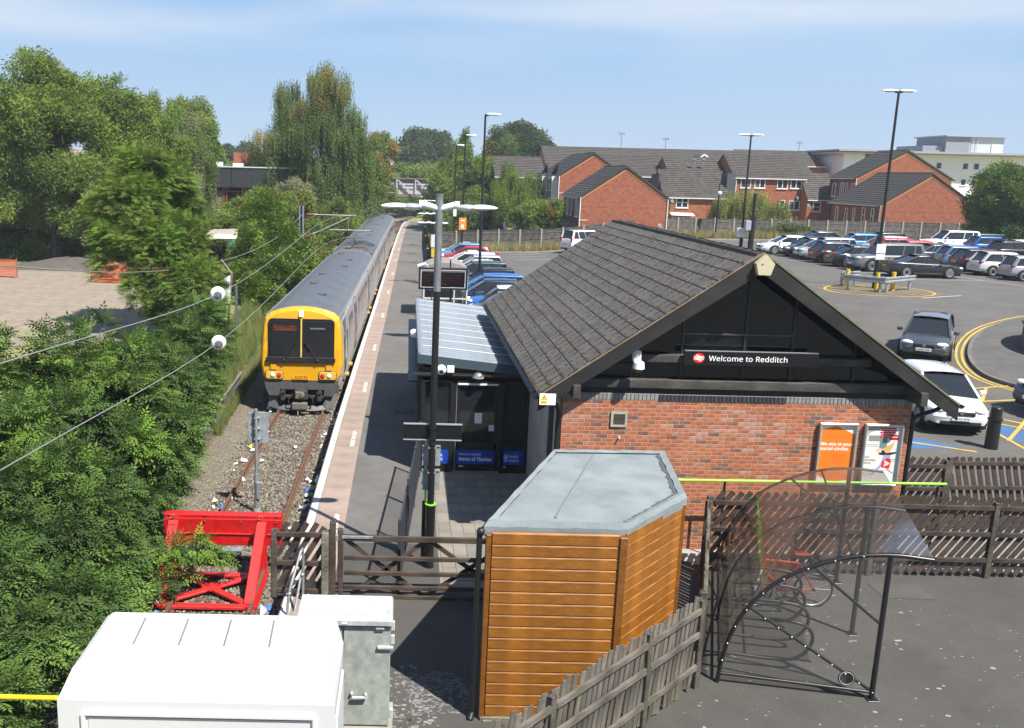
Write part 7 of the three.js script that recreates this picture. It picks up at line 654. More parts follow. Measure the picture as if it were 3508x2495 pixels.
// ---------- cars ----------
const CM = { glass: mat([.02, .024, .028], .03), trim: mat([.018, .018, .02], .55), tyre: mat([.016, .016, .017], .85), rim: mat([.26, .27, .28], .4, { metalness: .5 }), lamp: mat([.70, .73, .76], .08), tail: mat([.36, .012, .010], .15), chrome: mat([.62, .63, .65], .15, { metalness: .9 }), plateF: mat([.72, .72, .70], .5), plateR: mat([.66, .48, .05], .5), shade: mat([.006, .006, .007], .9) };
const PAINT = {}; function paint(c) { const k = c.join(); if (!PAINT[k]) { const m = new THREE.MeshPhysicalMaterial({ roughness: .32, metalness: .15, clearcoat: 1, clearcoatRoughness: .04, side: THREE.DoubleSide }); m.color.setRGB(...c); PAINT[k] = m; } return PAINT[k]; }
const COL = { white: [.74, .75, .76], black: [.010, .010, .012], silver: [.36, .38, .40], grey: [.11, .12, .13], dgrey: [.05, .055, .062], blue: [.015, .12, .42], lblue: [.10, .22, .38], sky: [.02, .22, .62], navy: [.015, .025, .06], red: [.38, .012, .018], dgreen: [.03, .055, .055], champagne: [.15, .143, .13], cream: [.60, .62, .60] };
// side profile per kind: length L, width W; deck = [z, height] of bonnet / belt line, rear to front; glasshouse base zr..zf, top tr..tf, roof height
const KIND = {
  hatch: { L: 4.0, W: 1.72, deck: [[-2.0, .62], [-1.97, .86], [-1.6, .93], [.7, .93], [1.1, .88], [1.75, .74], [1.95, .62], [2.0, .5]], zr: -1.86, zf: 1.12, tr: -1.42, tf: .28, roof: 1.47, wb: 1.24, r: .31 },
  small: { L: 3.7, W: 1.64, deck: [[-1.85, .62], [-1.82, .86], [-1.5, .92], [.65, .92], [.95, .90], [1.6, .78], [1.8, .64], [1.85, .5]], zr: -1.72, zf: .98, tr: -1.45, tf: .25, roof: 1.44, wb: 1.18, r: .30 },
  saloon: { L: 4.55, W: 1.78, deck: [[-2.27, .62], [-2.24, .88], [-1.6, .95], [.8, .93], [1.2, .88], [2.0, .74], [2.22, .62], [2.27, .48]], zr: -1.72, zf: 1.25, tr: -.95, tf: .30, roof: 1.42, wb: 1.35, r: .32 },
  coupe: { L: 4.4, W: 1.78, deck: [[-2.2, .64], [-2.17, .92], [-1.7, .95], [.6, .88], [1.0, .84], [1.9, .70], [2.15, .58], [2.2, .46]], zr: -1.35, zf: 1.1, tr: -.55, tf: .15, roof: 1.34, wb: 1.28, r: .33 },
  estate: { L: 4.5, W: 1.76, deck: [[-2.25, .62], [-2.22, .90], [-1.9, .95], [.8, .93], [1.2, .88], [2.0, .74], [2.2, .62], [2.25, .48]], zr: -2.12, zf: 1.25, tr: -1.8, tf: .30, roof: 1.46, wb: 1.35, r: .32 },
  mpv: { L: 4.3, W: 1.78, deck: [[-2.15, .62], [-2.12, .94], [-1.8, 1.0], [.8, .98], [1.3, .92], [1.95, .78], [2.1, .64], [2.15, .5]], zr: -2.02, zf: 1.5, tr: -1.65, tf: .35, roof: 1.60, wb: 1.32, r: .32 },
  suv: { L: 4.55, W: 1.88, deck: [[-2.27, .7], [-2.24, 1.02], [-2.0, 1.1], [.75, 1.08], [1.1, 1.05], [1.95, .98], [2.2, .82], [2.27, .6]], zr: -2.14, zf: 1.15, tr: -1.95, tf: .45, roof: 1.76, wb: 1.34, r: .38 },
};
const carGeo = {};
function carParts(kind) {
  if (carGeo[kind]) return carGeo[kind]; const k = KIND[kind], { L, W, deck, zr, zf, tr, tf, roof, wb, r } = k, H = W / 2, G = {}; const wAt = z => { const f = Math.abs(z) / (L / 2); return H * (1 - .14 * Math.pow(f, 5) - .07 * Math.pow(Math.max(0, f - .8) / .2, 2)); };
  const zs = []; for (let i = 0; i <= 26; i++) zs.push(-L / 2 + L * (.5 - .5 * Math.cos(Math.PI * i / 26))); const deckAt = z => interp(deck, z);
  const archCut = (z, y) => { for (const c of [wb, -wb]) { const d = Math.hypot(z - c, y - r); if (d < r + .05) return true; } return false; };
  const sec = z => { const w = wAt(z), d = deckAt(z), lo = Math.abs(z) > L / 2 - .25 ? .30 : .20; return [[-w * .90, lo], [-w * .985, lo + .1], [-w, .5], [-w * .985, d - .12], [-w * .93, d - .03], [-w * .80, d + .005], [0, d + .035], [w * .80, d + .005], [w * .93, d - .03], [w * .985, d - .12], [w, .5], [w * .985, lo + .1], [w * .90, lo]].map(([x, y]) => [x, y, z]); };
  const rows = zs.map(sec); const P = strip(rows); for (const rr of [rows[0], rows[rows.length - 1]]) { const c = [0, .5, rr[0][2] + (rr[0][2] > 0 ? .05 : -.03)]; for (let i = 0; i + 1 < rr.length; i++) P.push(c, rr[i], rr[i + 1]); P.push(c, rr[rr.length - 1], rr[0]); } G.body = smooth(tris(P)); G.under = bx(-H * .88, .16, -L / 2 + .2, H * .88, .3, L / 2 - .2);
  const base = (z, f) => [f * wAt(z) * .88, deckAt(z) + .0, z], top = (z, f) => [f * H * .68, roof - .03 - (z === tf || z === tr ? .03 : 0), z];
  G.front = tris(quad(base(zf, -1), base(zf, 1), top(tf, 1), top(tf, -1))); G.rear = tris(quad(base(zr, -1), base(zr, 1), top(tr, 1), top(tr, -1))); const mid = (zf + zr) / 2, tm = (tf + tr) / 2; G.side = [-1, 1].map(f => tris([...quad(base(zr + .1, f), base(mid, f), top(tm, f), top(tr, f)), ...quad(base(mid, f), base(zf, f), top(tf, f), top(tm, f))]));
  { const rr = []; for (let i = 0; i <= 8; i++) { const t = i / 8, z = lerp(tr - .06, tf + .06, t), b = .05 * Math.sin(Math.PI * clamp(.12 + t * .76)), w = H * (.715 - .03 * Math.pow(Math.abs(t - .5) * 2, 3)); rr.push([[-w, roof - .075, z], [-w * .95, roof - .03 + b * .5, z], [-w * .6, roof - .01 + b, z], [0, roof + b, z], [w * .6, roof - .01 + b, z], [w * .95, roof - .03 + b * .5, z], [w, roof - .075, z]]); } G.roof = smooth(tris(strip(rr))); }
  const v = a => V(...a), pl = (a, b, w, d) => cbar(v(a), v(b), w, d, .01); G.pillars = []; for (const f of [-1, 1]) { G.pillars.push(pl(base(zf, f), top(tf, f), .075, .07), pl(base(zr, f), top(tr, f), kind === 'coupe' ? .12 : .2, .08), pl(base(mid - .15, f), top(tm - .1, f), .06, .03)); if (k.L > 4.2 && kind !== 'coupe') G.pillars.push(pl(base(lerp(zr, mid, .42), f), top(lerp(tr, tm, .35), f), .07, .03)); }
  G.tyre = M_([fin(new THREE.CylinderGeometry(r, r, .2, 20).rotateZ(Math.PI / 2)), fin(new THREE.TorusGeometry(r - .04, .045, 6, 20).rotateY(Math.PI / 2).translate(.09, 0, 0)), fin(new THREE.TorusGeometry(r - .04, .045, 6, 20).rotateY(Math.PI / 2).translate(-.09, 0, 0))]); G.rim = M_([-1, 1].flatMap(s => [...Array(5)].map((_, i) => box(.02, r * 1.25, .085).rotateX(i * Math.PI / 5).translate(s * .125, 0, 0)).concat([fin(new THREE.TorusGeometry(r * .66, .025, 6, 20).rotateY(Math.PI / 2).translate(s * .12, 0, 0))]))); G.arch = M_([-1, 1].flatMap(s => [-wb, wb].map(z => fin(new THREE.CylinderGeometry(r + .075, r + .075, .06, 22, 1, false, Math.PI * 0, Math.PI).rotateZ(Math.PI / 2).rotateX(-Math.PI / 2 * 0).translate(0, 0, 0)).rotateX(0).translate(s * (wAt(z) - .022), r + .01, z))));
  const w = wAt(L / 2 - .12), df = deckAt(L / 2 - .2), dr = deckAt(-L / 2 + .06); G.head = s => fin(new THREE.SphereGeometry(1, 12, 8).scale(.21, .085, .14).rotateY(s * .45).translate(s * (w - .18), df - .04, L / 2 - .16)); G.tail = s => cbox(.16, kind === 'suv' || kind === 'estate' || kind === 'mpv' ? .36 : .20, .12, .03).translate(s * (wAt(-L / 2 + .06) - .1), dr - .02, -L / 2 + .05); G.grille = cbox(W * .42, .13, .06, .02).translate(0, df - .10, L / 2 + .005); G.intake = cbox(W * .62, .12, .06, .02).translate(0, .34, L / 2 + .0); G.badge = fin(new THREE.CylinderGeometry(.055, .055, .03, 14).rotateX(Math.PI / 2).translate(0, df - .08, L / 2 + .04)); G.plateF = cbox(.50, .11, .02, .004).translate(0, .47, L / 2 + .055); G.plateR = cbox(.50, .11, .02, .004).translate(0, .66, -L / 2 - .03); G.mirror = s => cbox(.2, .14, .12, .04).translate(s * (H + .07), deckAt(zf - .2) + .10, zf - .32); G.handle = [-1, 1].flatMap(s => [.25, -.75].map(z => cbox(.02, .03, .16, .004).translate(s * (wAt(z) + .003), deckAt(z) - .17, z))); G.sill = [-1, 1].map(s => cbar(V(s * H * .985, .26, -wb + r + .1), V(s * H * .985, .26, wb - r - .1), .05, .08, .01));
  G.k = k; return carGeo[kind] = G; }
function smooth(g) { // average normals of nearby faces so panels read as curved sheet metal
  const p = g.attributes.position, n = g.attributes.normal, map = new Map(); for (let i = 0; i < p.count; i++) { const key = [p.getX(i), p.getY(i), p.getZ(i)].map(x => Math.round(x * 500)).join(); if (!map.has(key)) map.set(key, []); map.get(key).push(i); } const out = new Float32Array(n.array.length); for (const l of map.values()) for (const i of l) { let x = 0, y = 0, z = 0; for (const j of l) { const d = n.getX(i) * n.getX(j) + n.getY(i) * n.getY(j) + n.getZ(i) * n.getZ(j); if (d > .55) { x += n.getX(j); y += n.getY(j); z += n.getZ(j); } } const q = Math.hypot(x, y, z) || 1; out.set([x / q, y / q, z / q], i * 3); } n.array.set(out); return g; }
function car(label, kind, colour, x, z, turn, o = {}) { const G = carParts(kind), m = paint(COL[colour]), k = G.k; const t = thing('parked_car', label, o.cat || 'car', [x, rise(x, z) + (o.y ?? .012), z], turn, o.group || 'cars in the station car park'); if (o.name) t.name = numbered(o.name);
  part(t, 'body', G.body, m); part(t, 'underbody', G.under, CM.shade); part(t, 'windscreen', G.front, CM.glass); part(t, 'rear_window', G.rear, CM.glass); G.side.forEach(g => part(t, 'side_window', g, CM.glass)); part(t, 'roof', G.roof, o.roof ? paint(COL[o.roof]) : m); G.pillars.forEach((g, i) => part(t, 'pillar', g, o.roof ? CM.trim : m)); part(t, 'wheel_arch', G.arch, CM.shade).userData.kind = 'stuff';
  for (const a of [-1, 1]) for (const b of [-1, 1]) { const w = part(t, 'wheel', G.tyre, CM.tyre); w.position.set(a * (k.W / 2 - .10), k.r, b * k.wb); part(w, 'rim', G.rim, CM.rim); }
  for (const s of [-1, 1]) { part(t, 'headlight', G.head(s), CM.lamp); part(t, 'tail_lamp', G.tail(s), CM.tail); part(t, 'mirror', G.mirror(s), o.mirror ? paint(COL[o.mirror]) : m); } part(t, 'grille', [G.grille, G.intake], CM.trim); part(t, 'badge', G.badge, CM.chrome); part(t, 'number_plate', G.plateF, CM.plateF); part(t, 'number_plate', G.plateR, CM.plateR); part(t, 'door_handle', G.handle, CM.chrome).userData.kind = 'stuff'; part(t, 'sill', G.sill, CM.trim).userData.kind = 'stuff';
  if (o.plate) { const W = 256, tx = canvasTex(W, 56, (g, w, h) => { g.fillStyle = '#e9e9e6'; g.fillRect(0, 0, w, h); g.fillStyle = '#151515'; g.font = 'bold 46px sans-serif'; g.textAlign = 'center'; g.textBaseline = 'middle'; g.fillText(o.plate, w / 2, h / 2 + 2, 230); }); part(t, 'plate_print', fin(new THREE.PlaneGeometry(.49, .105).translate(0, .47, k.L / 2 + .0665)), mat([.9, .9, .9], .5, { map: tx })); }
  return t; }
const LEFT = -Math.PI / 2, RIGHT = Math.PI / 2; // noses towards -x / +x
// row beside the platform, noses to the platform fence
[[ 'dark red and grey car nearest the station roof in the row beside the platform', 'hatch', 'dgrey', -43.6], ['blue small car with white roof and white mirror in the row beside the platform', 'small', 'blue', -46.4, { roof: 'white', mirror: 'white' }], ['dark navy car half hidden behind the blue car with white roof', 'hatch', 'navy', -49.1], ['bright blue estate car with silver roof rails beside the platform', 'estate', 'blue', -51.9], ['black hatchback with bright red tail lamp beside the platform', 'hatch', 'black', -54.9], ['dark green grey car next beyond the black hatchback in the platform row', 'mpv', 'dgreen', -57.8], ['white saloon with red tail lamps next beyond the dark green grey car', 'saloon', 'white', -60.7], ['silver grey hatchback with dark side window in the platform row', 'hatch', 'silver', -63.5], ['white estate car behind the silver grey hatchback beside the platform', 'estate', 'white', -66.3], ['white coupe with open looking grille behind the white estate car', 'coupe', 'white', -69.1], ['red car among the white cars in the platform row', 'saloon', 'red', -71.9], ['grey green car between the red car and the last white car', 'hatch', 'lblue', -74.7], ['white car at the far end of the row beside the platform', 'coupe', 'white', -77.5]].forEach(([l, k, c, z, o], i) => car(l, k, c, 4.75 + .25 * Math.sin(i * 2.1), z, LEFT + .06 * Math.sin(i * 3), o || {}));
car('white off-road car with tall red tail lamps parked alone by the panel fence', 'suv', 'white', 15.6, -79.5, RIGHT + .55); // rear seen
// front row across the right of the car park
[['white saloon at the left end of the right car park rows', 'saloon', 'white', 29.6, -70.6, LEFT], ['black hatchback between the white saloon and the pale blue people carrier', 'hatch', 'black', 30.2, -68.2, LEFT], ['pale silver blue people carrier with nose to the left in the front row', 'mpv', 'silver', 30.5, -66, LEFT], ['black hatchback seen from its rear corner beside the silver people carrier', 'hatch', 'black', 30.4, -63.6, RIGHT], ['black saloon with red tail lamp partly behind the grey off-road car', 'saloon', 'black', 30.7, -61.1, RIGHT], ['grey green off-road car in the middle of the front row by the lamp post', 'suv', 'champagne', 31.0, -58.7, LEFT + .05], ['shiny black coupe parked just behind the guard rails', 'coupe', 'black', 31.6, -55.5, RIGHT - .04],
 ['white hatchback with dark rear window right of the black coupe', 'hatch', 'cream', 37.9, -57.3, RIGHT], ['small silver hatchback with upright tail lamps near the right edge', 'small', 'silver', 38.2, -54.9, RIGHT], ['black car cut off by the right edge of the picture', 'saloon', 'black', 39.1, -52.4, RIGHT], ['black hatchback with red tail lamp behind the white hatchback', 'hatch', 'black', 38.1, -59.7, RIGHT], ['pale blue hatchback with curved roof behind the black coupe', 'hatch', 'lblue', 38.4, -62.1, RIGHT], ['dark red car with sun glint behind the grey off-road car', 'saloon', 'dgrey', 38.0, -64.5, RIGHT], ['bright red car behind the grey off-road car', 'hatch', 'red', 38.1, -67, RIGHT], ['red estate car behind the bright red car', 'estate', 'red', 38, -69.5, RIGHT], ['silver car with roof just visible behind the off-road car', 'hatch', 'silver', 37.8, -72, LEFT], ['vivid sky blue hatchback in the second row', 'small', 'sky', 37, -75.2, LEFT], ['dark grey car left of the vivid blue hatchback', 'saloon', 'dgrey', 35.2, -78, LEFT], ['black car in the gap between the dark grey car and the vivid blue hatchback', 'hatch', 'black', 40.5, -77.5, LEFT],
 ['large white off-road car below the blank brick gable', 'suv', 'white', 46.2, -77.4, LEFT], ['mid blue hatchback right of the large white off-road car', 'hatch', 'blue', 48.2, -74.8, RIGHT], ['white saloon behind the silver hatchback near the right edge', 'saloon', 'white', 48.9, -72, RIGHT], ['dark hatchback with red lamps beside the white saloon', 'hatch', 'black', 46.6, -69.4, RIGHT], ['dark blue car at the right edge of the second row', 'saloon', 'navy', 48.6, -66.8, RIGHT], ['pale green silver car under the dark green tree', 'estate', 'dgreen', 50, -79.6, LEFT], ['white car behind the dark green tree beside the brick gable', 'mpv', 'white', 58.8, -97, LEFT], ['blue grey car at the far right edge under the tree', 'hatch', 'lblue', 55.2, -78.2, LEFT], ['silver saloon far right behind the white saloon', 'saloon', 'silver', 54.5, -74.5, RIGHT]].forEach(([l, k, c, x, z, t]) => car(l, k, c, x, z, t));
car('grey hatchback driving towards the camera past the kerb of the raised island', 'hatch', 'dgrey', 20.0, -34.0, -.58, { plate: 'GF06 FKG', name: 'moving_car', group: 'cars near the station corner' });
car('white hatchback with plate VA16 XFN right of the station gable', 'hatch', 'white', 16.2, -26.7, -.2, { plate: 'VA16 XFN', name: 'moving_car', group: 'cars near the station corner' });
car('dark blue off-road car cut by the right edge beside the white hatchback', 'suv', 'navy', 21.35, -26.9, LEFT + .08, { name: 'moving_car', group: 'cars near the station corner' });
// side road
[['bright blue car coming down the side road beyond the panel fence', 'hatch', 'blue', 10.6, -116, -.12], ['white car behind the bright blue car on the side road', 'hatch', 'white', 11.2, -122.5, -.12], ['black car parked behind the white car on the side road', 'saloon', 'black', 12.6, -131, -.15], ['dark hatchback with red rear lamps leaving along the side road', 'hatch', 'dgrey', 11.8, -105.5, Math.PI - .1]].forEach(([l, k, c, x, z, t]) => car(l, k, c, x, z, t, { name: 'road_car', group: 'cars on the side road', y: .06 })); car('grey van standing at the top of the side road', 'mpv', 'silver', 16.2, -150, Math.PI - .1, { name: 'road_van', cat: 'van', y: .06 });

// ---------- lamps of the car park ----------
{
  const head = (t, s, y, tilt = 0) => { const rows = []; for (let i = 0; i <= 8; i++) { const f = i / 8, r = [], k = Math.pow(Math.sin(Math.PI * clamp(.12 + .8 * f)), .5); for (let j = 0; j <= 6; j++) { const a = j / 6 * Math.PI; r.push([s * (.05 + .85 * f), y + .05 + .12 * f * tilt + Math.sin(a) * .10 * k, Math.cos(a) * .17 * k]); } rows.push(r); } part(t, 'lamp_head', tris(strip(rows)), mat([.62, .66, .60], .35)); part(t, 'lamp_bowl', [fin(new THREE.SphereGeometry(1, 12, 8).scale(.34, .07, .14).translate(s * .48, y + .05 + .06 * tilt, 0))], mat([.6, .62, .6], .2)); part(t, 'spigot', cbox(.22, .16, .16, .03).translate(s * .08, y + .03, 0), mat([.05, .05, .05], .5)); };
  const lamp = (label, x, z, h, heads, y0) => { const t = thing('car_park_lamp', label, 'lamp post', [x, y0 ?? rise(x, z), z], 0, 'tall lamps of the car park'); part(t, 'column', post(0, 0, 1.4, h, .085, .06), MAT.black); part(t, 'base', post(0, 0, 0, 1.4, .13, .13), MAT.black); for (const s of heads) head(t, s, h); return t; };
  lamp('tallest black car park lamp nearest the platform behind the station roof', 4.45, -55.2, 10.5, [1]); lamp('second black car park lamp with an orange notice on its column', 4.55, -75.8, 10.1, [1]); lamp('third and farthest black car park lamp of the platform side', 4.35, -86, 9.6, [1]); lamp('black lamp with two heads rising from the guard railed island', 25.6, -49.2, 10.35, [-1, 1]); lamp('black lamp with two heads and a white notice behind the station ridge', 24.5, -66.7, 8.7, [-1, 1]);
  const n = thing('orange_notice', 'small orange notice high on the second car park lamp', 'sign', [4.55, 3.0, -75.65]); part(n, 'plate', cbox(.62, 1.0, .05, .02), mat([.75, .24, .02], .5)); part(n, 'print', [box(.34, .08, .01).translate(0, .28, .03), box(.2, .3, .01).translate(0, -.2, .03)], MAT.white);
  const w = thing('white_notice', 'white notice board on the two headed lamp behind the station ridge', 'sign', [24.4, 3.35, -66.5]); part(w, 'plate', cbox(.68, .68, .04, .01), MAT.white); part(w, 'print', [.2, .08, -.04].map(y => box(.5, .03, .01).translate(0, y, .025)), mat([.5, .45, .45], .7)); const w2 = thing('white_notice', 'white notice board on the lamp standing in the guard railed island', 'sign', [25.6, 3.4, -49.0]); part(w2, 'plate', cbox(.5, .5, .04, .01).translate(0, .25, 0), MAT.white); part(w2, 'lower_plate', cbox(.5, .3, .04, .01).translate(0, -.2, 0), mat([.6, .65, .68], .5)); const w3 = thing('white_notice', 'thin white notice on the farthest platform side lamp', 'sign', [4.4, 3.6, -85.8]); part(w3, 'plate', cbox(.3, .9, .04, .01), MAT.white);
  const c = thing('camera_pole', 'thick black camera pole with grey box behind the station ridge', 'pole', [24.95, 1, -66]); part(c, 'pole', [post(0, 0, 0, 3.6, .2, .2), post(0, 0, 3.6, 5.2, .11, .11)], MAT.black); part(c, 'box', cbox(.4, .7, .4, .03).translate(-.35, 2.9, 0), mat([.32, .33, .36], .5)); const s = thing('short_lamp', 'short black pole with small white globe left of the weeping willow', 'pole', [29.5, 1.2, -87.2]); part(s, 'pole', [post(0, 0, 0, 5.0, .09, .07), post(0, 0, 5, 5.6, .04)], MAT.black); part(s, 'globe', fin(new THREE.SphereGeometry(.2, 12, 8).translate(.02, 4.65, .12)), MAT.white);
  for (const [x, z, h, l] of [[10.75, -110, 4.0, 'nearer grey street lamp with white head on the side road'], [11.3, -126, 4.4, 'farther grey street lamp with white head on the side road']]) { const t = thing('street_lamp', l, 'street lamp', [x, 1, z]); part(t, 'column', post(0, 0, 0, h, .08, .07, 8), mat([.5, .52, .52], .5)); part(t, 'head', cbox(.7, .22, .35, .08).translate(-.2, h, 0), MAT.white); }
}
// ---------- guard rails, markings, island, bollard ----------
{
  const Y = rise(25.5, -48.5); const t = thing('guard_rail', 'galvanised guard rails in a V with yellow posts around the lamp base', 'barrier'); const rail = (a, b) => { const A = V(a[0], Y + .66, a[1]), B = V(b[0], Y + .66, b[1]), d = B.clone().sub(A).normalize(), n = V(-d.z, 0, d.x); const pr = [[0, .16], [.05, .13], [.05, .06], [0, .02], [0, -.02], [.05, -.06], [.05, -.13], [0, -.16]]; part(t, 'rail', tris(strip([A, B].map(p => pr.map(([o, h]) => [p.x + n.x * o, p.y + h, p.z + n.z * o])))), MAT.galv); for (const f of [.12, .88]) { const p = A.clone().lerp(B, f); part(t, 'post', cbox(.12, .8, .12, .01).translate(p.x - n.x * .07, Y + .4, p.z - n.z * .07), MAT.galv); } };
  rail([23.55, -48.6], [25.1, -47.2]); rail([25.1, -47.2], [27.6, -48.9]); rail([23.9, -49.6], [25.4, -50.6]); const ym = mat([.66, .42, .02], .6); for (const [x, z] of [[24.2, -49.5], [24.95, -47.75], [26.1, -48.3]]) part(t, 'yellow_post', post(x, z, Y, Y + 1.0, .11), ym);
  const ring = (rx, rz) => [...Array(41)].map((_, i) => { const a = i / 40 * 6.2832; return [25.4 + rx * Math.cos(a), -48.3 + rz * Math.sin(a)]; }); painted('island_marking', ring(2.75, 2.25), .12, MAT.yellowLine); for (let i = -3; i <= 3; i++) { const u = i * .75, h = Math.sqrt(Math.max(0, 1 - (u / 2.75) ** 2)) * 2.1; painted('island_hatching', [[25.4 + u - .5 * h, -48.3 - h * .9], [25.4 + u + .5 * h, -48.3 + h * .9]], .09, MAT.yellowLine, .021); }
  // bay lines
  for (let i = 0; i < 8; i++) painted('bay_marking', [[28.1, -57.1 - i * 2.42], [33.0, -57.1 - i * 2.42]], .1, MAT.whiteLine); painted('bay_marking', [[28.5, -53.5], [34.6, -54.0]], .1, MAT.whiteLine); painted('bay_marking', [[34.2, -56], [35.6, -51.4]], .1, MAT.whiteLine); for (let i = 0; i < 6; i++) painted('bay_marking', [[35.5, -56.1 - i * 2.4], [40.4, -56.1 - i * 2.4]], .1, MAT.whiteLine); painted('lane_marking', [[26.2, -45.6], [29, -46.9]], .13, MAT.whiteLine); for (const z of [-74.3, -76.9, -79.2]) painted('bay_marking', [[8.9, z], [11.9, z - .3]], .1, MAT.whiteLine); for (let i = 0; i < 13; i++) painted('bay_marking', [[2.6, -45 - i * 2.72], [7.2, -45 - i * 2.72]], .1, MAT.whiteLine);
  // raised island with kerb and double yellow lines
  const K = [[60, -51], [40, -45.5], [29.6, -41.0], [26.0, -38.7], [23.4, -36.4], [21.5, -33.9], [20.5, -31.8], [20.3, -30.4], [20.9, -29.1], [23.2, -28.3], [60, -28.3]]; const cr = new THREE.CatmullRomCurve3(K.map(([x, z]) => V(x, 0, z)), false, 'centripetal').getPoints(90).map(p => [p.x, p.z]); const off = d => cr.map((p, i) => { const a = cr[Math.max(0, i - 1)], b = cr[Math.min(90, i + 1)], L = Math.hypot(b[0] - a[0], b[1] - a[1]), nx = -(b[1] - a[1]) / L, nz = (b[0] - a[0]) / L; return [p[0] + nx * d, p[1] + nz * d]; }); const sgn = off(1)[45][0] < cr[45][0] ? 1 : -1; painted('double_yellow_line', off(sgn * .17), .08, MAT.yellowLine); painted('double_yellow_line', off(sgn * .36), .08, MAT.yellowLine);
  const up = (p, y) => [p[0], rise(p[0], p[1]) + y, p[1]]; const inn = off(-sgn * .14); struct('kerb', tris(cr.flatMap((p, i) => i < 90 ? [...quad(up(p, -.05), up(cr[i + 1], -.05), up(cr[i + 1], .13), up(p, .13)), ...quad(up(p, .13), up(cr[i + 1], .13), up(inn[i + 1], .135), up(inn[i], .135))] : [])), mat([.15, .145, .13], .92, { map: T.speck })); struct('footpath', tris(inn.slice(2, 46).flatMap((p, i, l) => { const q = inn[88 - i], q2 = inn[87 - i]; return i + 1 < l.length ? strip([[0, .2, .4, .6, .8, 1].map(f => up([lerp(p[0], q[0], f), lerp(p[1], q[1], f)], .128)), [0, .2, .4, .6, .8, 1].map(f => up([lerp(l[i + 1][0], q2[0], f), lerp(l[i + 1][1], q2[1], f)], .128))]) : []; })), mat([.105, .10, .095], .95, { map: T.speck }));
  const p = thing('brick_planter', 'round brown brick planter wall at the right edge of the raised island', 'planter', [26.0, rise(26, -33.5) + .12, -33.2]); part(p, 'wall', fin(new THREE.CylinderGeometry(2.45, 2.5, .95, 48, 1, true).translate(0, .47, 0)), mat([.20, .125, .085], .95, { map: T.brickfar })); part(p, 'coping', fin(new THREE.TorusGeometry(2.4, .14, 8, 48).rotateX(Math.PI / 2).scale(1, .7, 1).translate(0, .98, 0)), mat([.22, .19, .16], .9, { map: T.speck })); part(p, 'soil', fin(new THREE.CylinderGeometry(2.35, 2.35, .05, 32).translate(0, .82, 0)), mat([.06, .05, .035], 1)); foliage(p, 'planting', { blobs: [[.8, 1.3, 0, 1.4, .5, 1.2]], n: 300, leaf: LEAF.clump, size: [.5, .8], cols: GREEN.dark, seed: 90 }).userData.kind = 'stuff';
  const b = thing('bollard', 'thick black cast bollard in front of the white hatchback', 'bollard', [16.1, .02, -23.75]); part(b, 'shaft', [post(0, 0, 0, .86, .17, .155, 18)], mat([.012, .014, .013], .4)); part(b, 'cap', [post(0, 0, .86, .9, .19, .19, 18), post(0, 0, .9, 1.18, .15, .14, 18), fin(new THREE.SphereGeometry(.14, 16, 8, 0, 6.3, 0, 1.57).scale(1, .4, 1).translate(0, 1.18, 0))], mat([.012, .014, .013], .4));
  // blue hatched bays for blue badge holders
  const bl = mat([.05, .135, .30], .9, { map: T.speck }); const patch = (pts) => struct('blue_bay_surface', tris([...pts.slice(2).flatMap((q, i) => [pts[0], pts[i + 1], q].map(([x, z]) => [x, rise(x, z) + .014, z]))]), bl); patch([[16.6, -29.2], [22, -30], [22, -28.6], [16.9, -28.0]]); patch([[17.2, -27.4], [19.4, -26.0], [20.5, -24.0], [17.0, -24.4]]); patch([[13.4, -24.6], [14.6, -24.6], [15.4, -23.7], [13.4, -23.6]]); const yl = (a, c) => painted('bay_hatching', [a, c], .1, MAT.yellowLine, .02); yl([16.8, -28.05], [23, -28.55]); yl([16.5, -29.2], [22, -30]); yl([17.3, -27.6], [17.0, -23.6]); yl([17.0, -26.6], [19.5, -24.3]); yl([17.0, -24.4], [19.6, -27.2]); yl([17.2, -27.5], [21, -22.8]); yl([13.4, -24.0], [14.2, -24.7]); yl([13.2, -23.5], [14.0, -24.3]); yl([14.0, -24.3], [15.5, -23.4]); yl([18.6, -28.2], [19.6, -29.6]); yl([20.6, -28.3], [21.4, -29.8]);
}
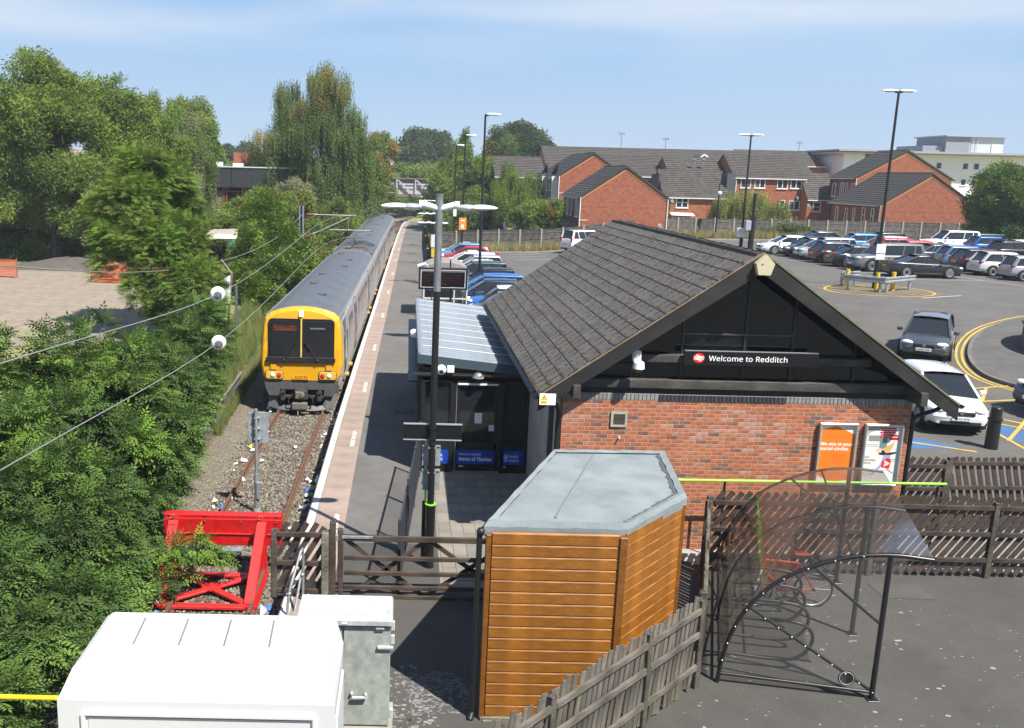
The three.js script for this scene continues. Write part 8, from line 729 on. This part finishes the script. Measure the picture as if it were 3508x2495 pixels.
// ---------- worn ground, litter ----------
{
  const patchy = (name, cx, cz, rx, rz, rgb, seed, y, n = 26) => { const R = RNG(seed); const P = []; for (let i = 0; i < n; i++) { const a = R() * 6.28, d = Math.sqrt(R()), x = cx + rx * d * Math.cos(a), z = cz + rz * d * Math.sin(a), s = .008 + .034 * R() * R(), k = 6; for (let j = 0; j < k; j++) { const u = j / k * 6.28, v = (j + 1) / k * 6.28, r0 = s * (.6 + .5 * hash2(i, j, seed)), r1 = s * (.6 + .5 * hash2(i, (j + 1) % k, seed)); P.push([x, y, z], [x + r0 * Math.cos(u) * 1.4, y, z + r0 * Math.sin(u)], [x + r1 * Math.cos(v) * 1.4, y, z + r1 * Math.sin(v)]); } } struct(name, tris(P), mat(rgb, .95, { map: T.speck })); };
  patchy('paint_remnant', .15, -10.6, .4, 1.5, [.26, .25, .235], 3, .0165, 420); patchy('paint_remnant', .6, -11.4, .45, .55, [.22, .22, .215], 8, .018, 420); patchy('tar_patch', .05, -10, .3, 1.2, [.03, .03, .03], 5, .02, 30); patchy('gum_marks', 6.6, -12.6, 3.6, 2.8, [.30, .29, .28], 9, .0165, 190); patchy('gum_marks', -.5, -24, .45, 6, [.22, .21, .2], 12, .006, 40); patchy('tar_patch', -.2, -34, .6, 8, [.045, .045, .047], 15, .005, 30);
  for (const z of [-33, -41, -49.5, -60, -72]) painted('platform_joint', [[edge(z) + .85, z], [.2 + (z < -50 ? .8 : 0), z - .02]], .05, mat([.12, .115, .11], .95), .005); struct('access_cover', [box(.6, .01, .45).translate(.02, .008, -26.5), box(.9, .008, .6).translate(8.9, .018, -14.9)], mat([.085, .08, .075], .9, { map: T.speck }));
  const R = RNG(44); const kinds = [['white', [.75, .75, .74]], ['white', [.7, .7, .68]], ['tan', [.5, .36, .2]], ['blue', [.05, .15, .5]], ['green', [.1, .45, .15]], ['red', [.5, .06, .04]], ['yellow', [.6, .5, .05]]].map(([n, c]) => [n, mat(c, .6)]); const g1 = (s) => { const P = []; for (let i = 0; i < 6; i++) { const u = i / 6 * 6.28, v = (i + 1) / 6 * 6.28; P.push([0, .02 * s, 0], [Math.cos(u) * .09, .03 * hash2(i, s, 3), Math.sin(u) * .06], [Math.cos(v) * .09, .03 * hash2((i + 1) % 6, s, 3), Math.sin(v) * .06]); } return tris(P); }; const cupG = M_([fin(new THREE.CylinderGeometry(.042, .032, .12, 12, 1, true)), fin(new THREE.CylinderGeometry(.045, .045, .012, 12).translate(0, .06, 0))]);
  const by = kinds.map(() => []); for (let i = 0; i < 150; i++) { const right = R() < .75, z = -14.5 - 16 * R(), x = right ? edge(z) - .12 - .5 * Math.pow(R(), 1.6) : trackX(z) - .7 - .5 * R(); const m = new THREE.Matrix4().compose(V(x, BED + .05 + .05 * R(), z), new THREE.Quaternion().setFromEuler(new THREE.Euler((R() - .5) * 1.2, R() * 6, (R() - .5) * 1.2)), V(1, 1, 1).multiplyScalar(.4 + .9 * R())); by[R() < .72 ? (R() < .5 ? 0 : 1) : 2 + (R() * 5 | 0)].push(g1(1 + i % 9).applyMatrix4(m)); } by.forEach((l, i) => { if (l.length) { const m = part(scene, 'litter', l, kinds[i][1]); m.name = numbered('litter'); m.userData = { kind: 'stuff', label: `scattered ${['white paper', 'white plastic', 'tan', 'blue', 'green', 'red', 'yellow'][i]} litter along the track beside the platform`, category: 'litter' }; } });
  [[-3.98, -24.6, 'white paper cup lying beside the left rail near the sign pole'], [-4.28, -21.6, 'white drinks can lying left of the sign pole'], [-3.2, -25.9, 'pale crumpled wrapper just in front of the train coupler']].forEach(([x, z, l], i) => { const t = thing('paper_cup', l, 'litter', [x, BED + .1, z]); t.rotation.set(1.3, i * 2, .4); part(t, 'cup', cupG, kinds[0][1]); part(t, 'lid', fin(new THREE.CylinderGeometry(.046, .046, .014, 12).translate(0, .065, 0)), kinds[1][1]); });
  solo('rail_end_block', 'grey steel plate lying at the rail end behind the buffer beam', 'plate', [cbox(1.1, .08, .4, .01).translate(-3.95, -.98, -18.2)], MAT.galv);
  // low retaining wall left of the track: brick by brick
  const w = thing('retaining_wall', 'low mossy brick retaining wall below the dark thicket left of the track', 'wall'); const core = []; for (let z = -12; z > -33; z -= 1) core.push(cbar(V(bankX(z) - .11, -.77, z), V(bankX(z - 1) - .11, -.77, z - 1), .2, .72, .004)); part(w, 'core', core, mat([.20, .175, .15], .95, { map: T.speck })); const bm = [[.18, .115, .085], [.15, .105, .085], [.21, .14, .10], [.13, .10, .075], [.16, .13, .075]].map(c => mat(c, .95, { map: T.brick })); const bk = cbox(.1, .065, .215, .005); let n = 0; for (let k = 0; k < 9; k++) for (let z = -17.5 - (k % 2) * .1125; z > -25; z -= .225) { if (n++ > 297) break; const m = part(w, 'brick', bk, bm[hash2(k, z * 9 | 0, 4) * 5 | 0]); m.position.set(bankX(z) - .045, -1.06 + k * .075, z); m.rotation.y = Math.atan2(bankX(z - .5) - bankX(z + .5), -1) + Math.PI; } part(w, 'coping', core.length ? [...Array(21)].map((_, i) => { const z = -12 - i; return cbar(V(bankX(z) - .1, -.38, z), V(bankX(z - 1) - .1, -.38, z - 1), .3, .07, .01); }) : [], mat([.22, .2, .165], .95, { map: T.speck })).userData.kind = 'stuff';
}
renderer.render(scene, camera);
